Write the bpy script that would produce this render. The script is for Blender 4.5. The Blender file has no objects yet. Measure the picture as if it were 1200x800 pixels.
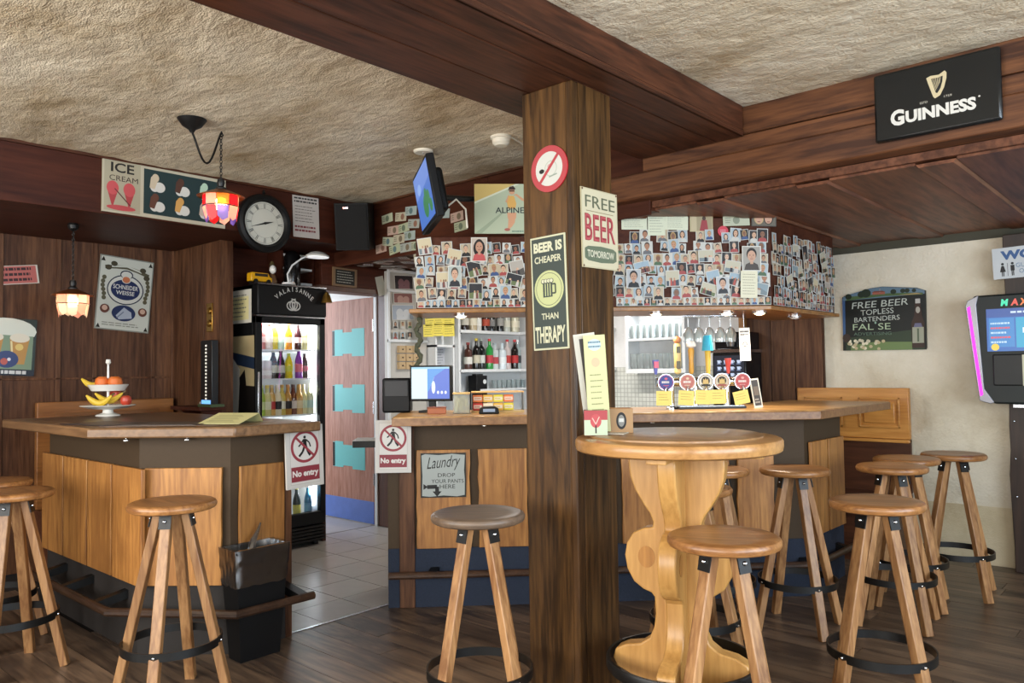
import bpy, math, random
from mathutils import Vector, Matrix, noise

sc = bpy.context.scene
COLL = sc.collection
rnd = random.Random(11)
R = math.radians

# ------------------------------------------------------------------ camera
F, H = 912.1, 1.38
YAW, PITCH, ROLL = -0.732956, 0.037769, -0.0136445
_cy, _sy, _cp, _sp = math.cos(YAW), math.sin(YAW), math.cos(PITCH), math.sin(PITCH)
FWD = Vector((_sy * _cp, _cy * _cp, _sp))
_r = Vector((_cy, -_sy, 0)); _u = _r.cross(FWD)
_cr, _sr = math.cos(ROLL), math.sin(ROLL)
RIGHT = _cr * _r + _sr * _u
UP = -_sr * _r + _cr * _u
CAM = Vector((0, 0, H))
cd = bpy.data.cameras.new('camera'); cd.sensor_width = 36; cd.lens = F / 1200 * 36
cd.clip_start = 0.05; cd.clip_end = 60
cam = bpy.data.objects.new('camera', cd); COLL.objects.link(cam)
cam.matrix_world = Matrix(((RIGHT.x, UP.x, -FWD.x, 0), (RIGHT.y, UP.y, -FWD.y, 0),
                           (RIGHT.z, UP.z, -FWD.z, H), (0, 0, 0, 1)))
sc.camera = cam
sc.view_settings.view_transform = 'Standard'
sc.view_settings.look = 'None'
sc.view_settings.gamma = 1
sc.view_settings.use_curve_mapping = False
sc.view_settings.exposure = 0.0
sc.cycles.use_denoising = True
sc.cycles.max_bounces = 10
sc.cycles.diffuse_bounces = 6
sc.cycles.transparent_max_bounces = 12
sc.cycles.sample_clamp_indirect = 6

# ------------------------------------------------------------------ world and daylight
w = bpy.data.worlds.new('sky'); sc.world = w; w.use_nodes = True
w.node_tree.nodes['Background'].inputs[0].default_value = (0.72, 0.84, 1, 1)
w.node_tree.nodes['Background'].inputs[1].default_value = 1.2

def area(name, loc, target, sx, sy, power, col):
    l = bpy.data.lights.new(name, 'AREA'); l.shape = 'RECTANGLE'; l.size = sx; l.size_y = sy
    l.energy = power; l.color = col
    o = bpy.data.objects.new(name, l); COLL.objects.link(o); o.location = loc
    d = Vector(target) - Vector(loc)
    o.rotation_euler = d.to_track_quat('-Z', 'Y').to_euler()
    return o
# daylight through the two rows of windows behind the camera
area('daylight_side', (2.5, 1.5, 1.6), (-4, 1.5, 1.5), 5.2, 1.5, 275, (0.74, 0.87, 1.0))
area('daylight_rear', (-1.8, -2.1, 1.6), (-1.8, 6, 1.5), 6.4, 1.5, 300, (1.0, 0.97, 0.92))

# ------------------------------------------------------------------ pixel helpers (1200x800)
def ray(x, y):
    return FWD + RIGHT * ((x - 600) / F) - UP * ((y - 400) / F)
def onz(x, y, z):
    d = ray(x, y); return CAM + d * ((z - H) / d.z)
def atd(x, y, dep):
    d = ray(x, y); return CAM + d * (dep / d.dot(FWD))

class Plane:                      # vertical plane through (ox, oy); local X runs along angle th, faces local -Y
    def __init__(s, ox, oy, th):
        s.o = Vector((ox, oy, 0)); s.th = R(th)
        s.x = Vector((math.cos(s.th), math.sin(s.th), 0)); s.n = Vector((math.sin(s.th), -math.cos(s.th), 0))
    def hit(s, px, py):
        d = ray(px, py); t = (s.o - CAM).dot(s.n) / d.dot(s.n); p = CAM + d * t
        return ((p - s.o).dot(s.x), p.z)
    def at(s, u, z, out=0):
        return s.o + s.x * u + s.n * out + Vector((0, 0, z))
def PX(c): return Plane(c, 0, 90)         # wall at x = c, facing +x ; u = y
def PY(c): return Plane(0, c, 0)          # wall at y = c, facing -y ; u = x
def PD(c): return Plane(0, c, 45)         # diagonal wall y - x = c ; u = x * sqrt 2
S2 = math.sqrt(2)

# ------------------------------------------------------------------ colours and materials
def lin(h):
    if not isinstance(h, str): return h
    h = h.lstrip('#'); o = []
    for i in (0, 2, 4):
        c = int(h[i:i + 2], 16) / 255
        o.append(c / 12.92 if c <= 0.04045 else ((c + 0.055) / 1.055) ** 2.4)
    return tuple(o)
def c4(h): return (*lin(h), 1)
def newmat(name):
    m = bpy.data.materials.new(name); m.use_nodes = True
    nt = m.node_tree; b = nt.nodes['Principled BSDF']
    return m, nt, b
def N(nt, t, **kw):
    n = nt.nodes.new(t)
    for k, v in kw.items(): setattr(n, k, v)
    return n
def plain(name, col, rough=0.5, metal=0.0, var=0.0, bump=0.0, bscale=60, spec=0.5):
    m, nt, b = newmat(name); L = nt.links.new
    b.inputs['Roughness'].default_value = rough; b.inputs['Metallic'].default_value = metal
    b.inputs['Specular IOR Level'].default_value = spec
    tc = N(nt, 'ShaderNodeTexCoord')
    no = N(nt, 'ShaderNodeTexNoise'); no.inputs['Scale'].default_value = bscale; no.inputs['Detail'].default_value = 4
    L(tc.outputs['Object'], no.inputs['Vector'])
    mx = N(nt, 'ShaderNodeMix', data_type='RGBA')
    c = lin(col); v = max(var, 0.04)
    mx.inputs[6].default_value = (*[x * (1 - v) for x in c], 1)
    mx.inputs[7].default_value = (*[min(1, x * (1 + v)) for x in c], 1)
    L(no.outputs['Fac'], mx.inputs[0]); L(mx.outputs[2], b.inputs['Base Color'])
    if bump:
        bp = N(nt, 'ShaderNodeBump'); bp.inputs['Strength'].default_value = bump; bp.inputs['Distance'].default_value = 0.01
        L(no.outputs['Fac'], bp.inputs['Height']); L(bp.outputs[0], b.inputs['Normal'])
    return m
def wood(name, dark, light, axis='Z', scale=1.0, rough=0.45, rand=0.25, bump=0.12, knots=0.0, spec=0.5, wear=None, con=0.16):
    m, nt, b = newmat(name); L = nt.links.new
    tc = N(nt, 'ShaderNodeTexCoord'); oi = N(nt, 'ShaderNodeObjectInfo')
    ml = N(nt, 'ShaderNodeMath', operation='MULTIPLY'); ml.inputs[1].default_value = 37
    L(oi.outputs['Random'], ml.inputs[0])
    ad = N(nt, 'ShaderNodeVectorMath', operation='ADD'); L(tc.outputs['Object'], ad.inputs[0]); L(ml.outputs[0], ad.inputs[1])
    mp = N(nt, 'ShaderNodeMapping')
    s = {'X': (1.2, 14, 14), 'Y': (14, 1.2, 14), 'Z': (14, 14, 1.2)}[axis]
    mp.inputs['Scale'].default_value = tuple(k * scale for k in s)
    L(ad.outputs[0], mp.inputs['Vector'])
    n1 = N(nt, 'ShaderNodeTexNoise'); n1.inputs['Scale'].default_value = 1.0; n1.inputs['Detail'].default_value = 5
    n1.inputs['Distortion'].default_value = 0.7 + knots; n1.inputs['Roughness'].default_value = 0.6
    n2 = N(nt, 'ShaderNodeTexNoise'); n2.inputs['Scale'].default_value = 5.0; n2.inputs['Detail'].default_value = 3
    L(mp.outputs[0], n1.inputs['Vector']); L(mp.outputs[0], n2.inputs['Vector'])
    mm = N(nt, 'ShaderNodeMix', data_type='FLOAT'); mm.inputs[0].default_value = 0.4
    L(n1.outputs['Fac'], mm.inputs[2]); L(n2.outputs['Fac'], mm.inputs[3])
    cr = N(nt, 'ShaderNodeValToRGB'); e = cr.color_ramp.elements
    e[0].position = 0.5 - con; e[0].color = c4(dark); e[1].position = 0.5 + con; e[1].color = c4(light)
    L(mm.outputs[0], cr.inputs['Fac'])
    src = cr.outputs['Color']
    if wear:
        nw = N(nt, 'ShaderNodeTexNoise'); nw.inputs['Scale'].default_value = 2.2; nw.inputs['Detail'].default_value = 6
        L(ad.outputs[0], nw.inputs['Vector'])
        rw = N(nt, 'ShaderNodeValToRGB'); rw.color_ramp.elements[0].position = 0.52; rw.color_ramp.elements[1].position = 0.75
        L(nw.outputs['Fac'], rw.inputs['Fac'])
        wx = N(nt, 'ShaderNodeMix', data_type='RGBA'); L(rw.outputs[0], wx.inputs[0]); L(src, wx.inputs[6])
        wx.inputs[7].default_value = c4(wear); src = wx.outputs[2]
    hs = N(nt, 'ShaderNodeHueSaturation')
    mr = N(nt, 'ShaderNodeMapRange'); mr.inputs['To Min'].default_value = 1 - rand; mr.inputs['To Max'].default_value = 1 + rand
    L(oi.outputs['Random'], mr.inputs['Value']); L(mr.outputs[0], hs.inputs['Value'])
    L(src, hs.inputs['Color']); L(hs.outputs[0], b.inputs['Base Color'])
    b.inputs['Roughness'].default_value = rough; b.inputs['Specular IOR Level'].default_value = spec
    bp = N(nt, 'ShaderNodeBump'); bp.inputs['Strength'].default_value = bump; bp.inputs['Distance'].default_value = 0.004
    L(mm.outputs[0], bp.inputs['Height']); L(bp.outputs[0], b.inputs['Normal'])
    return m
def plaster(name, a, bcol, stain, bscale=26, strength=0.5, stretch=(1, 1, 1), fine=120, dist=0.03, big=1.6):
    m, nt, b = newmat(name); L = nt.links.new
    tc = N(nt, 'ShaderNodeTexCoord'); mp = N(nt, 'ShaderNodeMapping'); mp.inputs['Scale'].default_value = stretch
    L(tc.outputs['Object'], mp.inputs['Vector'])
    n1 = N(nt, 'ShaderNodeTexNoise'); n1.inputs['Scale'].default_value = big; n1.inputs['Detail'].default_value = 6
    n1.inputs['Roughness'].default_value = 0.65
    n2 = N(nt, 'ShaderNodeTexNoise'); n2.inputs['Scale'].default_value = bscale; n2.inputs['Detail'].default_value = 5
    n2.inputs['Distortion'].default_value = 0.35
    n3 = N(nt, 'ShaderNodeTexNoise'); n3.inputs['Scale'].default_value = fine; n3.inputs['Detail'].default_value = 2
    for n in (n1, n2, n3): L(mp.outputs[0], n.inputs['Vector'])
    cr = N(nt, 'ShaderNodeValToRGB'); e = cr.color_ramp.elements
    e[0].position = 0.3; e[0].color = c4(stain); e[1].position = 0.62; e[1].color = c4(bcol)
    x = cr.color_ramp.elements.new(0.46); x.color = c4(a)
    L(n1.outputs['Fac'], cr.inputs['Fac']); L(cr.outputs[0], b.inputs['Base Color'])
    b.inputs['Roughness'].default_value = 0.85; b.inputs['Specular IOR Level'].default_value = 0.2
    ad = N(nt, 'ShaderNodeMath', operation='MULTIPLY_ADD'); ad.inputs[1].default_value = 0.4
    L(n3.outputs['Fac'], ad.inputs[0]); L(n2.outputs['Fac'], ad.inputs[2])
    bp = N(nt, 'ShaderNodeBump'); bp.inputs['Strength'].default_value = strength; bp.inputs['Distance'].default_value = dist
    L(ad.outputs[0], bp.inputs['Height']); L(bp.outputs[0], b.inputs['Normal'])
    return m
def attrmat(name, rough=0.5, emit=0.0, spec=0.4):
    m, nt, b = newmat(name); L = nt.links.new
    a = N(nt, 'ShaderNodeVertexColor'); a.layer_name = 'Col'
    hs = N(nt, 'ShaderNodeHueSaturation'); hs.inputs['Value'].default_value = 0.80; hs.inputs['Saturation'].default_value = 0.9
    L(a.outputs[0], hs.inputs['Color']); L(hs.outputs[0], b.inputs['Base Color']); b.inputs['Roughness'].default_value = rough
    b.inputs['Specular IOR Level'].default_value = spec
    if emit:
        L(a.outputs[0], b.inputs['Emission Color']); b.inputs['Emission Strength'].default_value = emit
        b.inputs['Base Color'].default_value = (0.02, 0.02, 0.02, 1)
        for l in list(nt.links):
            if l.to_socket == b.inputs['Base Color']: nt.links.remove(l)
    return m
def glow(name, col, s):
    m, nt, b = newmat(name)
    b.inputs['Base Color'].default_value = c4(col); b.inputs['Emission Color'].default_value = c4(col)
    b.inputs['Emission Strength'].default_value = s
    return m
def glassmat(name, col='#ffffff', refl=0.12, rough=0.02, clear=1.0):
    m, nt, b = newmat(name); L = nt.links.new
    out = nt.nodes['Material Output']
    t = N(nt, 'ShaderNodeBsdfTransparent'); t.inputs[0].default_value = c4(col)
    g = N(nt, 'ShaderNodeBsdfGlossy'); g.inputs['Roughness'].default_value = rough
    fr = N(nt, 'ShaderNodeFresnel'); fr.inputs[0].default_value = 1.45
    ad = N(nt, 'ShaderNodeMath', operation='ADD'); ad.inputs[1].default_value = refl; ad.use_clamp = True
    L(fr.outputs[0], ad.inputs[0])
    mx = N(nt, 'ShaderNodeMixShader'); L(ad.outputs[0], mx.inputs[0]); L(t.outputs[0], mx.inputs[1]); L(g.outputs[0], mx.inputs[2])
    last = mx.outputs[0]
    if clear < 1:
        d = N(nt, 'ShaderNodeBsdfTranslucent'); d.inputs[0].default_value = c4(col); d2 = N(nt, 'ShaderNodeBsdfDiffuse'); d2.inputs[0].default_value = c4(col)
        m1 = N(nt, 'ShaderNodeMixShader'); L(d.outputs[0], m1.inputs[1]); L(d2.outputs[0], m1.inputs[2])
        m2 = N(nt, 'ShaderNodeMixShader'); m2.inputs[0].default_value = 1 - clear; L(last, m2.inputs[1]); L(m1.outputs[0], m2.inputs[2]); last = m2.outputs[0]
    L(last, out.inputs['Surface'])
    return m

M = {}
M['ceil'] = plaster('ceiling_plaster', '#cbbba0', '#ddd0b8', '#a8916e', 14, 0.45, (1, 1.7, 1), 90, 0.05, 1.5)
M['wallp'] = plaster('wall_plaster', '#d2c8b2', '#ded6c4', '#b9a98e', 9, 0.45, (1, 1, 1), 60, 0.03, 1.2)
M['white_wall'] = plaster('white_wall_plaster', '#d8d8d8', '#e6e6e6', '#c4c4c6', 12, 0.2)
M['beamY'] = wood('beam_wood_along_y', '#321a0f', '#5a3320', 'Y', 0.7, 0.5, 0.14, 0.25, 0.6, 0.25, con=0.11)
M['beamX'] = wood('beam_wood_along_x', '#40261a', '#70472c', 'X', 0.7, 0.5, 0.14, 0.25, 0.8, 0.25, con=0.1)
M['postw'] = wood('post_wood', '#2f1e0d', '#604222', 'Z', 0.8, 0.4, 0.04, 0.25, 0.6, 0.35, wear='#3f2a1a', con=0.1)
M['panel'] = wood('wall_panel_wood', '#42281a', '#694730', 'Z', 0.8, 0.5, 0.18, 0.14, 0.4, 0.25, con=0.11)
M['panelred'] = wood('reddish_bulkhead_wood', '#33170f', '#50281a', 'Y', 0.6, 0.5, 0.12, 0.12, 0, 0.2)
M['panelredx'] = wood('reddish_bulkhead_wood_x', '#3a1b12', '#57301f', 'X', 0.6, 0.55, 0.12, 0.12, 0, 0.15)
M['boardceil'] = wood('ceiling_board_wood', '#4d2b1b', '#7a4c34', 'Y', 0.6, 0.46, 0.16, 0.2, 0.7, 0.25, con=0.11)
M['oak'] = wood('oak_board', '#865628', '#b57f42', 'Z', 0.9, 0.46, 0.18, 0.2, 1.0, wear='#8f5f30', con=0.11)
M['oakx'] = wood('oak_counter', '#5d432c', '#8f6c4a', 'X', 0.8, 0.35, 0.1, 0.12, 0.3)
M['oakedge'] = wood('oak_counter_edge', '#6b482c', '#99714a', 'X', 0.8, 0.4, 0.1, 0.12)
M['oakD'] = wood('oak_counter_top', '#8a6238', '#c79b62', 'X', 0.6, 0.3, 0.08, 0.1)
M['bench'] = wood('honey_bench_wood', '#a86a2c', '#d0954c', 'X', 0.8, 0.35, 0.06, 0.08)
M['seat'] = wood('stool_seat_wood', '#7a4f2b', '#a87645', 'X', 1.2, 0.32, 0.14, 0.1, 0.3, con=0.11)
M['seatdark'] = wood('worn_dark_seat_wood', '#54463a', '#7a6450', 'X', 1.2, 0.4, 0.08, 0.1)
M['leg'] = wood('stool_leg_wood', '#7c5432', '#ab8054', 'Z', 1.2, 0.4, 0.16, 0.12, 0.3, con=0.11)
M['table'] = wood('table_honey_wood', '#a4753b', '#cb9c5a', 'Z', 0.9, 0.36, 0.04, 0.06)
M['tabletop'] = wood('table_top_wood', '#7d5a38', '#ab8458', 'X', 0.8, 0.28, 0.04, 0.06)
M['plank'] = wood('floor_plank_wood', '#40342c', '#77624f', 'X', 0.7, 0.36, 0.3, 0.15, 0.5, wear='#382e28', con=0.11)
M['joint'] = plain('floor_joint', '#17110e', 0.8)
M['tile'] = plain('floor_tile', '#a19a92', 0.3, 0, 0.16, 0.06, 9)
M['grout'] = plain('tile_grout', '#4c4844', 0.8)
M['apron'] = plain('dark_brown_apron', '#463829', 0.6, 0, 0.1, spec=0.2)
M['bluekick'] = plain('blue_felt_kick', '#212a3b', 0.9, 0, 0.25, 0.3, 90)
M['shadedkick'] = plain('shaded_grey_kick', '#231e1b', 0.8, 0, 0.2)  # grey darkened to carry the shade under the foot rail
M['black'] = plain('black_metal', '#121212', 0.42, 0.2)
M['blackplastic'] = plain('black_plastic', '#0e0e0f', 0.5, spec=0.25)
M['steel'] = plain('brushed_steel', '#b9bcc0', 0.25, 1.0)
M['chrome'] = plain('chrome', '#d8dadd', 0.12, 1.0)
M['brass'] = plain('brass', '#a8803c', 0.3, 0.9)
M['white'] = plain('white_paint', '#d9dbdb', 0.45)
M['whitegloss'] = plain('white_porcelain', '#e3e1da', 0.2)
M['cream'] = plain('cream_plastic', '#e6dfcd', 0.4)
M['laminate'] = wood('pink_laminate', '#8e5f4c', '#bd8c7a', 'Z', 1.4, 0.5, 0.02, 0.05, 0, 0.2)
M['teal'] = plain('teal_glass', '#6fb9b6', 0.5, spec=0.2)
M['bluekp'] = plain('blue_kickplate', '#5470b8', 0.4, 0, 0.15, 0, 14)
M['print'] = attrmat('printed_ink', 0.5)
M['printg'] = attrmat('printed_ink_gloss', 0.25)
M['screen'] = attrmat('screen_light', 0.3, 1.1)
M['glass'] = glassmat('clear_glass', '#ffffff', 0.02)
M['glassware'] = glassmat('drinking_glass', '#eef4f4', 0.10, 0.05, 0.7)
M['bulb'] = glow('warm_bulb', '#ffd9a0', 14)
M['led'] = glow('white_led', '#f4f8ff', 8)
M['spotlamp'] = glow('spotlight_lens', '#ffe8bc', 7)
M['magenta'] = glow('magenta_led_strip', '#f02ad0', 1.6)
M['copper'] = plain('copper_rim', '#b06a3a', 0.3, 0.8)
M['bagplastic'] = glassmat('bin_bag_plastic', '#6a6a6c', 0.3, 0.25)
M['fabric'] = plain('speaker_cloth', '#101010', 0.9, 0, 0.2, 0.3, 300)
M['orange'] = plain('orange_peel', '#d8702c', 0.5, 0, 0.1, 0.2, 120)
M['apple'] = plain('apple_skin', '#b5402c', 0.35, 0, 0.3, 0, 12)
M['banana'] = plain('banana_skin', '#d9b83a', 0.5, 0, 0.15)
M['yellowcar'] = plain('yellow_toy_paint', '#d8a018', 0.3)
M['garland'] = plain('dark_garland', '#4d4f3c', 0.8, 0, 0.4)
M['clay'] = plain('terracotta_box', '#a05a35', 0.5)
_mc = {}
def flat(col, rough=0.45, metal=0.0):
    k = (col, rough, metal)
    if k not in _mc: _mc[k] = plain('paint_' + col.lstrip('#'), col, rough, metal)
    return _mc[k]

# ------------------------------------------------------------------ mesh builder
class MB:
    def __init__(s):
        s.v = []; s.f = []; s.m = []; s.c = []; s.mi = 0; s.col = (1, 1, 1); s.X = None
    def add(s, vs, fs, col=None):
        o = len(s.v)
        s.v += [tuple(s.X @ Vector(p)) if s.X else tuple(p) for p in vs]
        for f in fs:
            s.f.append([i + o for i in f]); s.m.append(s.mi); s.c.append(col or s.col)
        return s
    def box(s, x0, x1, y0, y1, z0, z1):
        vs = [(x, y, z) for z in (z0, z1) for y in (y0, y1) for x in (x0, x1)]
        return s.add(vs, [(0, 2, 3, 1), (4, 5, 7, 6), (0, 1, 5, 4), (2, 6, 7, 3), (0, 4, 6, 2), (1, 3, 7, 5)])
    def cb(s, c, d):
        return s.box(c[0] - d[0] / 2, c[0] + d[0] / 2, c[1] - d[1] / 2, c[1] + d[1] / 2, c[2] - d[2] / 2, c[2] + d[2] / 2)
    def prism(s, poly, a, b, axis='z'):
        n = len(poly)
        P = {'z': lambda p, t: (p[0], p[1], t), 'y': lambda p, t: (p[0], t, p[1]), 'x': lambda p, t: (t, p[0], p[1])}[axis]
        vs = [P(p, a) for p in poly] + [P(p, b) for p in poly]
        area2 = sum(poly[i][0] * poly[(i + 1) % n][1] - poly[(i + 1) % n][0] * poly[i][1] for i in range(n))
        flip = (area2 > 0) != (axis != 'y')
        fs = [list(range(n))[::-1], list(range(n, 2 * n))] + [(i, (i + 1) % n, n + (i + 1) % n, n + i) for i in range(n)]
        if flip: fs = [list(f)[::-1] for f in fs]
        return s.add(vs, fs)
    def lathe(s, prof, seg=20, c=(0, 0, 0), a0=0, a1=2 * math.pi):
        full = abs(a1 - a0 - 2 * math.pi) < 1e-6
        k = seg if full else seg + 1
        vs = []
        for r, z in prof:
            for i in range(k):
                a = a0 + (a1 - a0) * i / seg
                vs.append((c[0] + r * math.cos(a), c[1] + r * math.sin(a), c[2] + z))
        fs = []
        for j in range(len(prof) - 1):
            for i in range(seg if not full else k):
                i2 = (i + 1) % k if full else i + 1
                fs.append((j * k + i, j * k + i2, (j + 1) * k + i2, (j + 1) * k + i))
        if full:
            if prof[0][0] > 1e-5: fs.append(list(range(k))[::-1])
            if prof[-1][0] > 1e-5: fs.append([(len(prof) - 1) * k + i for i in range(k)])
        return s.add(vs, fs)
    def tube(s, pts, r, seg=8, closed=False):
        pts = [Vector(p) for p in pts]; n = len(pts); vs = []; rr = r if hasattr(r, '__len__') else [r] * n
        prev = None
        for i, p in enumerate(pts):
            if closed: t = pts[(i + 1) % n] - pts[i - 1]
            else: t = pts[min(i + 1, n - 1)] - pts[max(i - 1, 0)]
            t.normalize()
            a = prev if prev is not None else (Vector((0, 0, 1)) if abs(t.z) < 0.9 else Vector((1, 0, 0)))
            u = (a - t * a.dot(t)).normalized(); q = t.cross(u); prev = u
            for k in range(seg):
                an = 2 * math.pi * k / seg
                vs.append(p + (u * math.cos(an) + q * math.sin(an)) * rr[i])
        fs = []
        for i in range(n if closed else n - 1):
            j = (i + 1) % n
            for k in range(seg):
                l = (k + 1) % seg
                fs.append((i * seg + k, i * seg + l, j * seg + l, j * seg + k))
        if not closed:
            fs.append(list(range(seg))[::-1]); fs.append([(n - 1) * seg + k for k in range(seg)])
        return s.add(vs, fs)
    def bar(s, p, q, w, h, up=(0, 0, 1)):
        p, q = Vector(p), Vector(q); t = (q - p).normalized(); u = Vector(up)
        u = (u - t * u.dot(t))
        u = u.normalized() if u.length > 1e-4 else Vector((1, 0, 0))
        v = t.cross(u); vs = []
        for e in (p, q):
            for a, b in ((-1, -1), (1, -1), (1, 1), (-1, 1)):
                vs.append(e + v * (a * w / 2) + u * (b * h / 2))
        return s.add(vs, [(0, 3, 2, 1), (4, 5, 6, 7), (0, 1, 5, 4), (1, 2, 6, 5), (2, 3, 7, 6), (3, 0, 4, 7)])
    def ball(s, c, r, seg=12, rings=8):
        r = r if hasattr(r, '__len__') else (r, r, r); vs = [(c[0], c[1], c[2] - r[2])]
        for j in range(1, rings):
            a = math.pi * j / rings
            for i in range(seg):
                b = 2 * math.pi * i / seg
                vs.append((c[0] + r[0] * math.sin(a) * math.cos(b), c[1] + r[1] * math.sin(a) * math.sin(b), c[2] - r[2] * math.cos(a)))
        vs.append((c[0], c[1], c[2] + r[2])); fs = []
        for i in range(seg):
            k = (i + 1) % seg
            fs.append((0, 1 + k, 1 + i))
            for j in range(rings - 2):
                a = 1 + j * seg; fs.append((a + i, a + k, a + seg + k, a + seg + i))
            a = 1 + (rings - 2) * seg; fs.append((a + i, a + k, len(vs) - 1))
        return s.add(vs, fs)
    def mesh(s, name, mats, smooth=True):
        me = bpy.data.meshes.new(name); me.from_pydata(s.v, [], s.f)
        for m in (mats if isinstance(mats, (list, tuple)) else [mats]): me.materials.append(m)
        me.polygons.foreach_set('material_index', s.m)
        ca = me.color_attributes.new('Col', 'FLOAT_COLOR', 'CORNER'); buf = []
        for f, c in zip(s.f, s.c): buf += [c[0], c[1], c[2], 1.0] * len(f)
        ca.data.foreach_set('color', buf)
        if smooth:
            me.polygons.foreach_set('use_smooth', [True] * len(s.f)); me.set_sharp_from_angle(angle=R(32))
        me.update(); return me
    def build(s, name, mats, parent=None, loc=(0, 0, 0), rot=(0, 0, 0), smooth=True, bevel=0):
        o = bpy.data.objects.new(name, s.mesh(name, mats, smooth)); COLL.objects.link(o)
        o.location = loc; o.rotation_euler = rot; o.parent = parent
        if bevel:
            b = o.modifiers.new('edge', 'BEVEL'); b.width = bevel; b.segments = 2; b.limit_method = 'ANGLE'; b.angle_limit = R(40)
        return o
def tag(o, label, cat, group=None):
    o['label'] = label; o['category'] = cat
    if group: o['group'] = group
    return o
def struct(o): o['kind'] = 'structure'; return o
def thing(name, label, cat, loc=(0, 0, 0), rot=(0, 0, 0), group=None):
    o = bpy.data.objects.new(name, None); COLL.objects.link(o); o.empty_display_size = 0.1
    o.location = loc; o.rotation_euler = rot if hasattr(rot, '__len__') else (0, 0, rot)
    return tag(o, label, cat, group)
def inst(name, me, parent=None, loc=(0, 0, 0), rot=(0, 0, 0), scale=(1, 1, 1)):
    o = bpy.data.objects.new(name, me); COLL.objects.link(o); o.parent = parent
    o.location = loc; o.rotation_euler = rot; o.scale = scale; return o
def copy_tree(o, parent=None):
    c = o.copy(); COLL.objects.link(c); c.parent = parent
    for ch in list(o.children): copy_tree(ch, c)
    return c

# ------------------------------------------------------------------ flat print (lettering, posters, screens)
_tx = {}
def text_geo(t, bold=0.0, shear=0.0):
    k = (t, bold, shear)
    if k in _tx: return _tx[k]
    cu = bpy.data.curves.new('t', 'FONT'); cu.body = t; cu.resolution_u = 3; cu.offset = bold; cu.shear = shear
    ob = bpy.data.objects.new('t', cu); COLL.objects.link(ob)
    dg = bpy.context.evaluated_depsgraph_get()
    me = bpy.data.meshes.new_from_object(ob.evaluated_get(dg))
    vs = [(v.co.x, v.co.y) for v in me.vertices]; fs = [list(p.vertices) for p in me.polygons]
    bpy.data.objects.remove(ob); bpy.data.curves.remove(cu); bpy.data.meshes.remove(me)
    x0 = min(v[0] for v in vs); x1 = max(v[0] for v in vs); y0 = min(v[1] for v in vs); y1 = max(v[1] for v in vs)
    vs = [((x - x0) / (x1 - x0), (y - y0) / (y1 - y0)) for x, y in vs]
    _tx[k] = (vs, fs, (x1 - x0) / (y1 - y0)); return _tx[k]
class Print:
    """draws in u (0..1 right) and v (0..1 up) on a W x H sheet centred on the origin, facing -Y"""
    def __init__(s, W, Hh, y0=0.0):
        s.W, s.H, s.b, s.y, s.k = W, Hh, MB(), y0, 0
    def P(s, u, v): return ((u - 0.5) * s.W, -s.y - 0.0003 - 0.00012 * s.k, (v - 0.5) * s.H)
    def poly(s, pts, col, same=False):
        if not same: s.k += 1
        a = sum(pts[i][0] * pts[(i + 1) % len(pts)][1] - pts[(i + 1) % len(pts)][0] * pts[i][1] for i in range(len(pts)))
        f = list(range(len(pts)))
        s.b.add([s.P(*p) for p in pts], [f if a > 0 else f[::-1]], lin(col)); return s
    def rect(s, u0, v0, u1, v1, col): return s.poly([(u0, v0), (u1, v0), (u1, v1), (u0, v1)], col)
    def ell(s, u, v, ru, rv=None, col='#000000', n=18, a0=0, a1=360):
        rv = ru * s.W / s.H if rv is None else rv
        return s.poly([(u + ru * math.cos(R(a0 + (a1 - a0) * i / n)), v + rv * math.sin(R(a0 + (a1 - a0) * i / n))) for i in range(n if a1 - a0 >= 360 else n + 1)], col)
    def ring(s, u, v, ru, t, col, n=28):
        s.k += 1; q = s.W / s.H
        for i in range(n):
            a, b = 2 * math.pi * i / n, 2 * math.pi * (i + 1) / n
            s.poly([(u + r * math.cos(x), v + r * q * math.sin(x)) for r, x in ((ru - t, a), (ru, a), (ru, b), (ru - t, b))], col, True)
        return s
    def line(s, pts, wd, col):
        s.k += 1; q = s.W / s.H
        for (a, b), (c, d) in zip(pts, pts[1:]):
            dx, dy = (c - a), (d - b) / q; l = math.hypot(dx, dy) or 1
            nx, ny = -dy / l * wd / 2, dx / l * wd / 2 * q
            s.poly([(a - nx, b - ny), (c - nx, d - ny), (c + nx, d + ny), (a + nx, b + ny)], col, True)
        return s
    def text(s, t, u0, v0, u1, v1, col, bold=0.0, shear=0.0, rise=0.0, fit=False):
        vs, fs, asp = text_geo(t, bold, shear); s.k += 1
        if fit:
            wu = (v1 - v0) * s.H * asp / s.W
            if wu < u1 - u0: m = (u0 + u1) / 2; u0, u1 = m - wu / 2, m + wu / 2
        s.b.add([s.P(u0 + x * (u1 - u0), v0 + y * (v1 - v0) + x * rise) for x, y in vs], fs, lin(col)); return s
    def scribble(s, u0, v0, u1, v1, rows, col, fill=0.55, seed=0):
        g = random.Random(seed); s.k += 1
        for i in range(rows):
            h = (v1 - v0) / rows; v = v1 - h * (i + 0.5); u = u0
            end = u1 - (u1 - u0) * g.random() * 0.25
            while u < end:
                wd = min((u1 - u0) * g.uniform(0.05, 0.16), end - u)
                s.poly([(u, v - h * fill / 2), (u + wd, v - h * fill / 2), (u + wd, v + h * fill / 2), (u, v + h * fill / 2)], col, True)
                u += wd + (u1 - u0) * 0.025
        return s
    def build(s, name, parent, mat='print'):
        return s.b.build(name, M[mat], parent, smooth=False)

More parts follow.
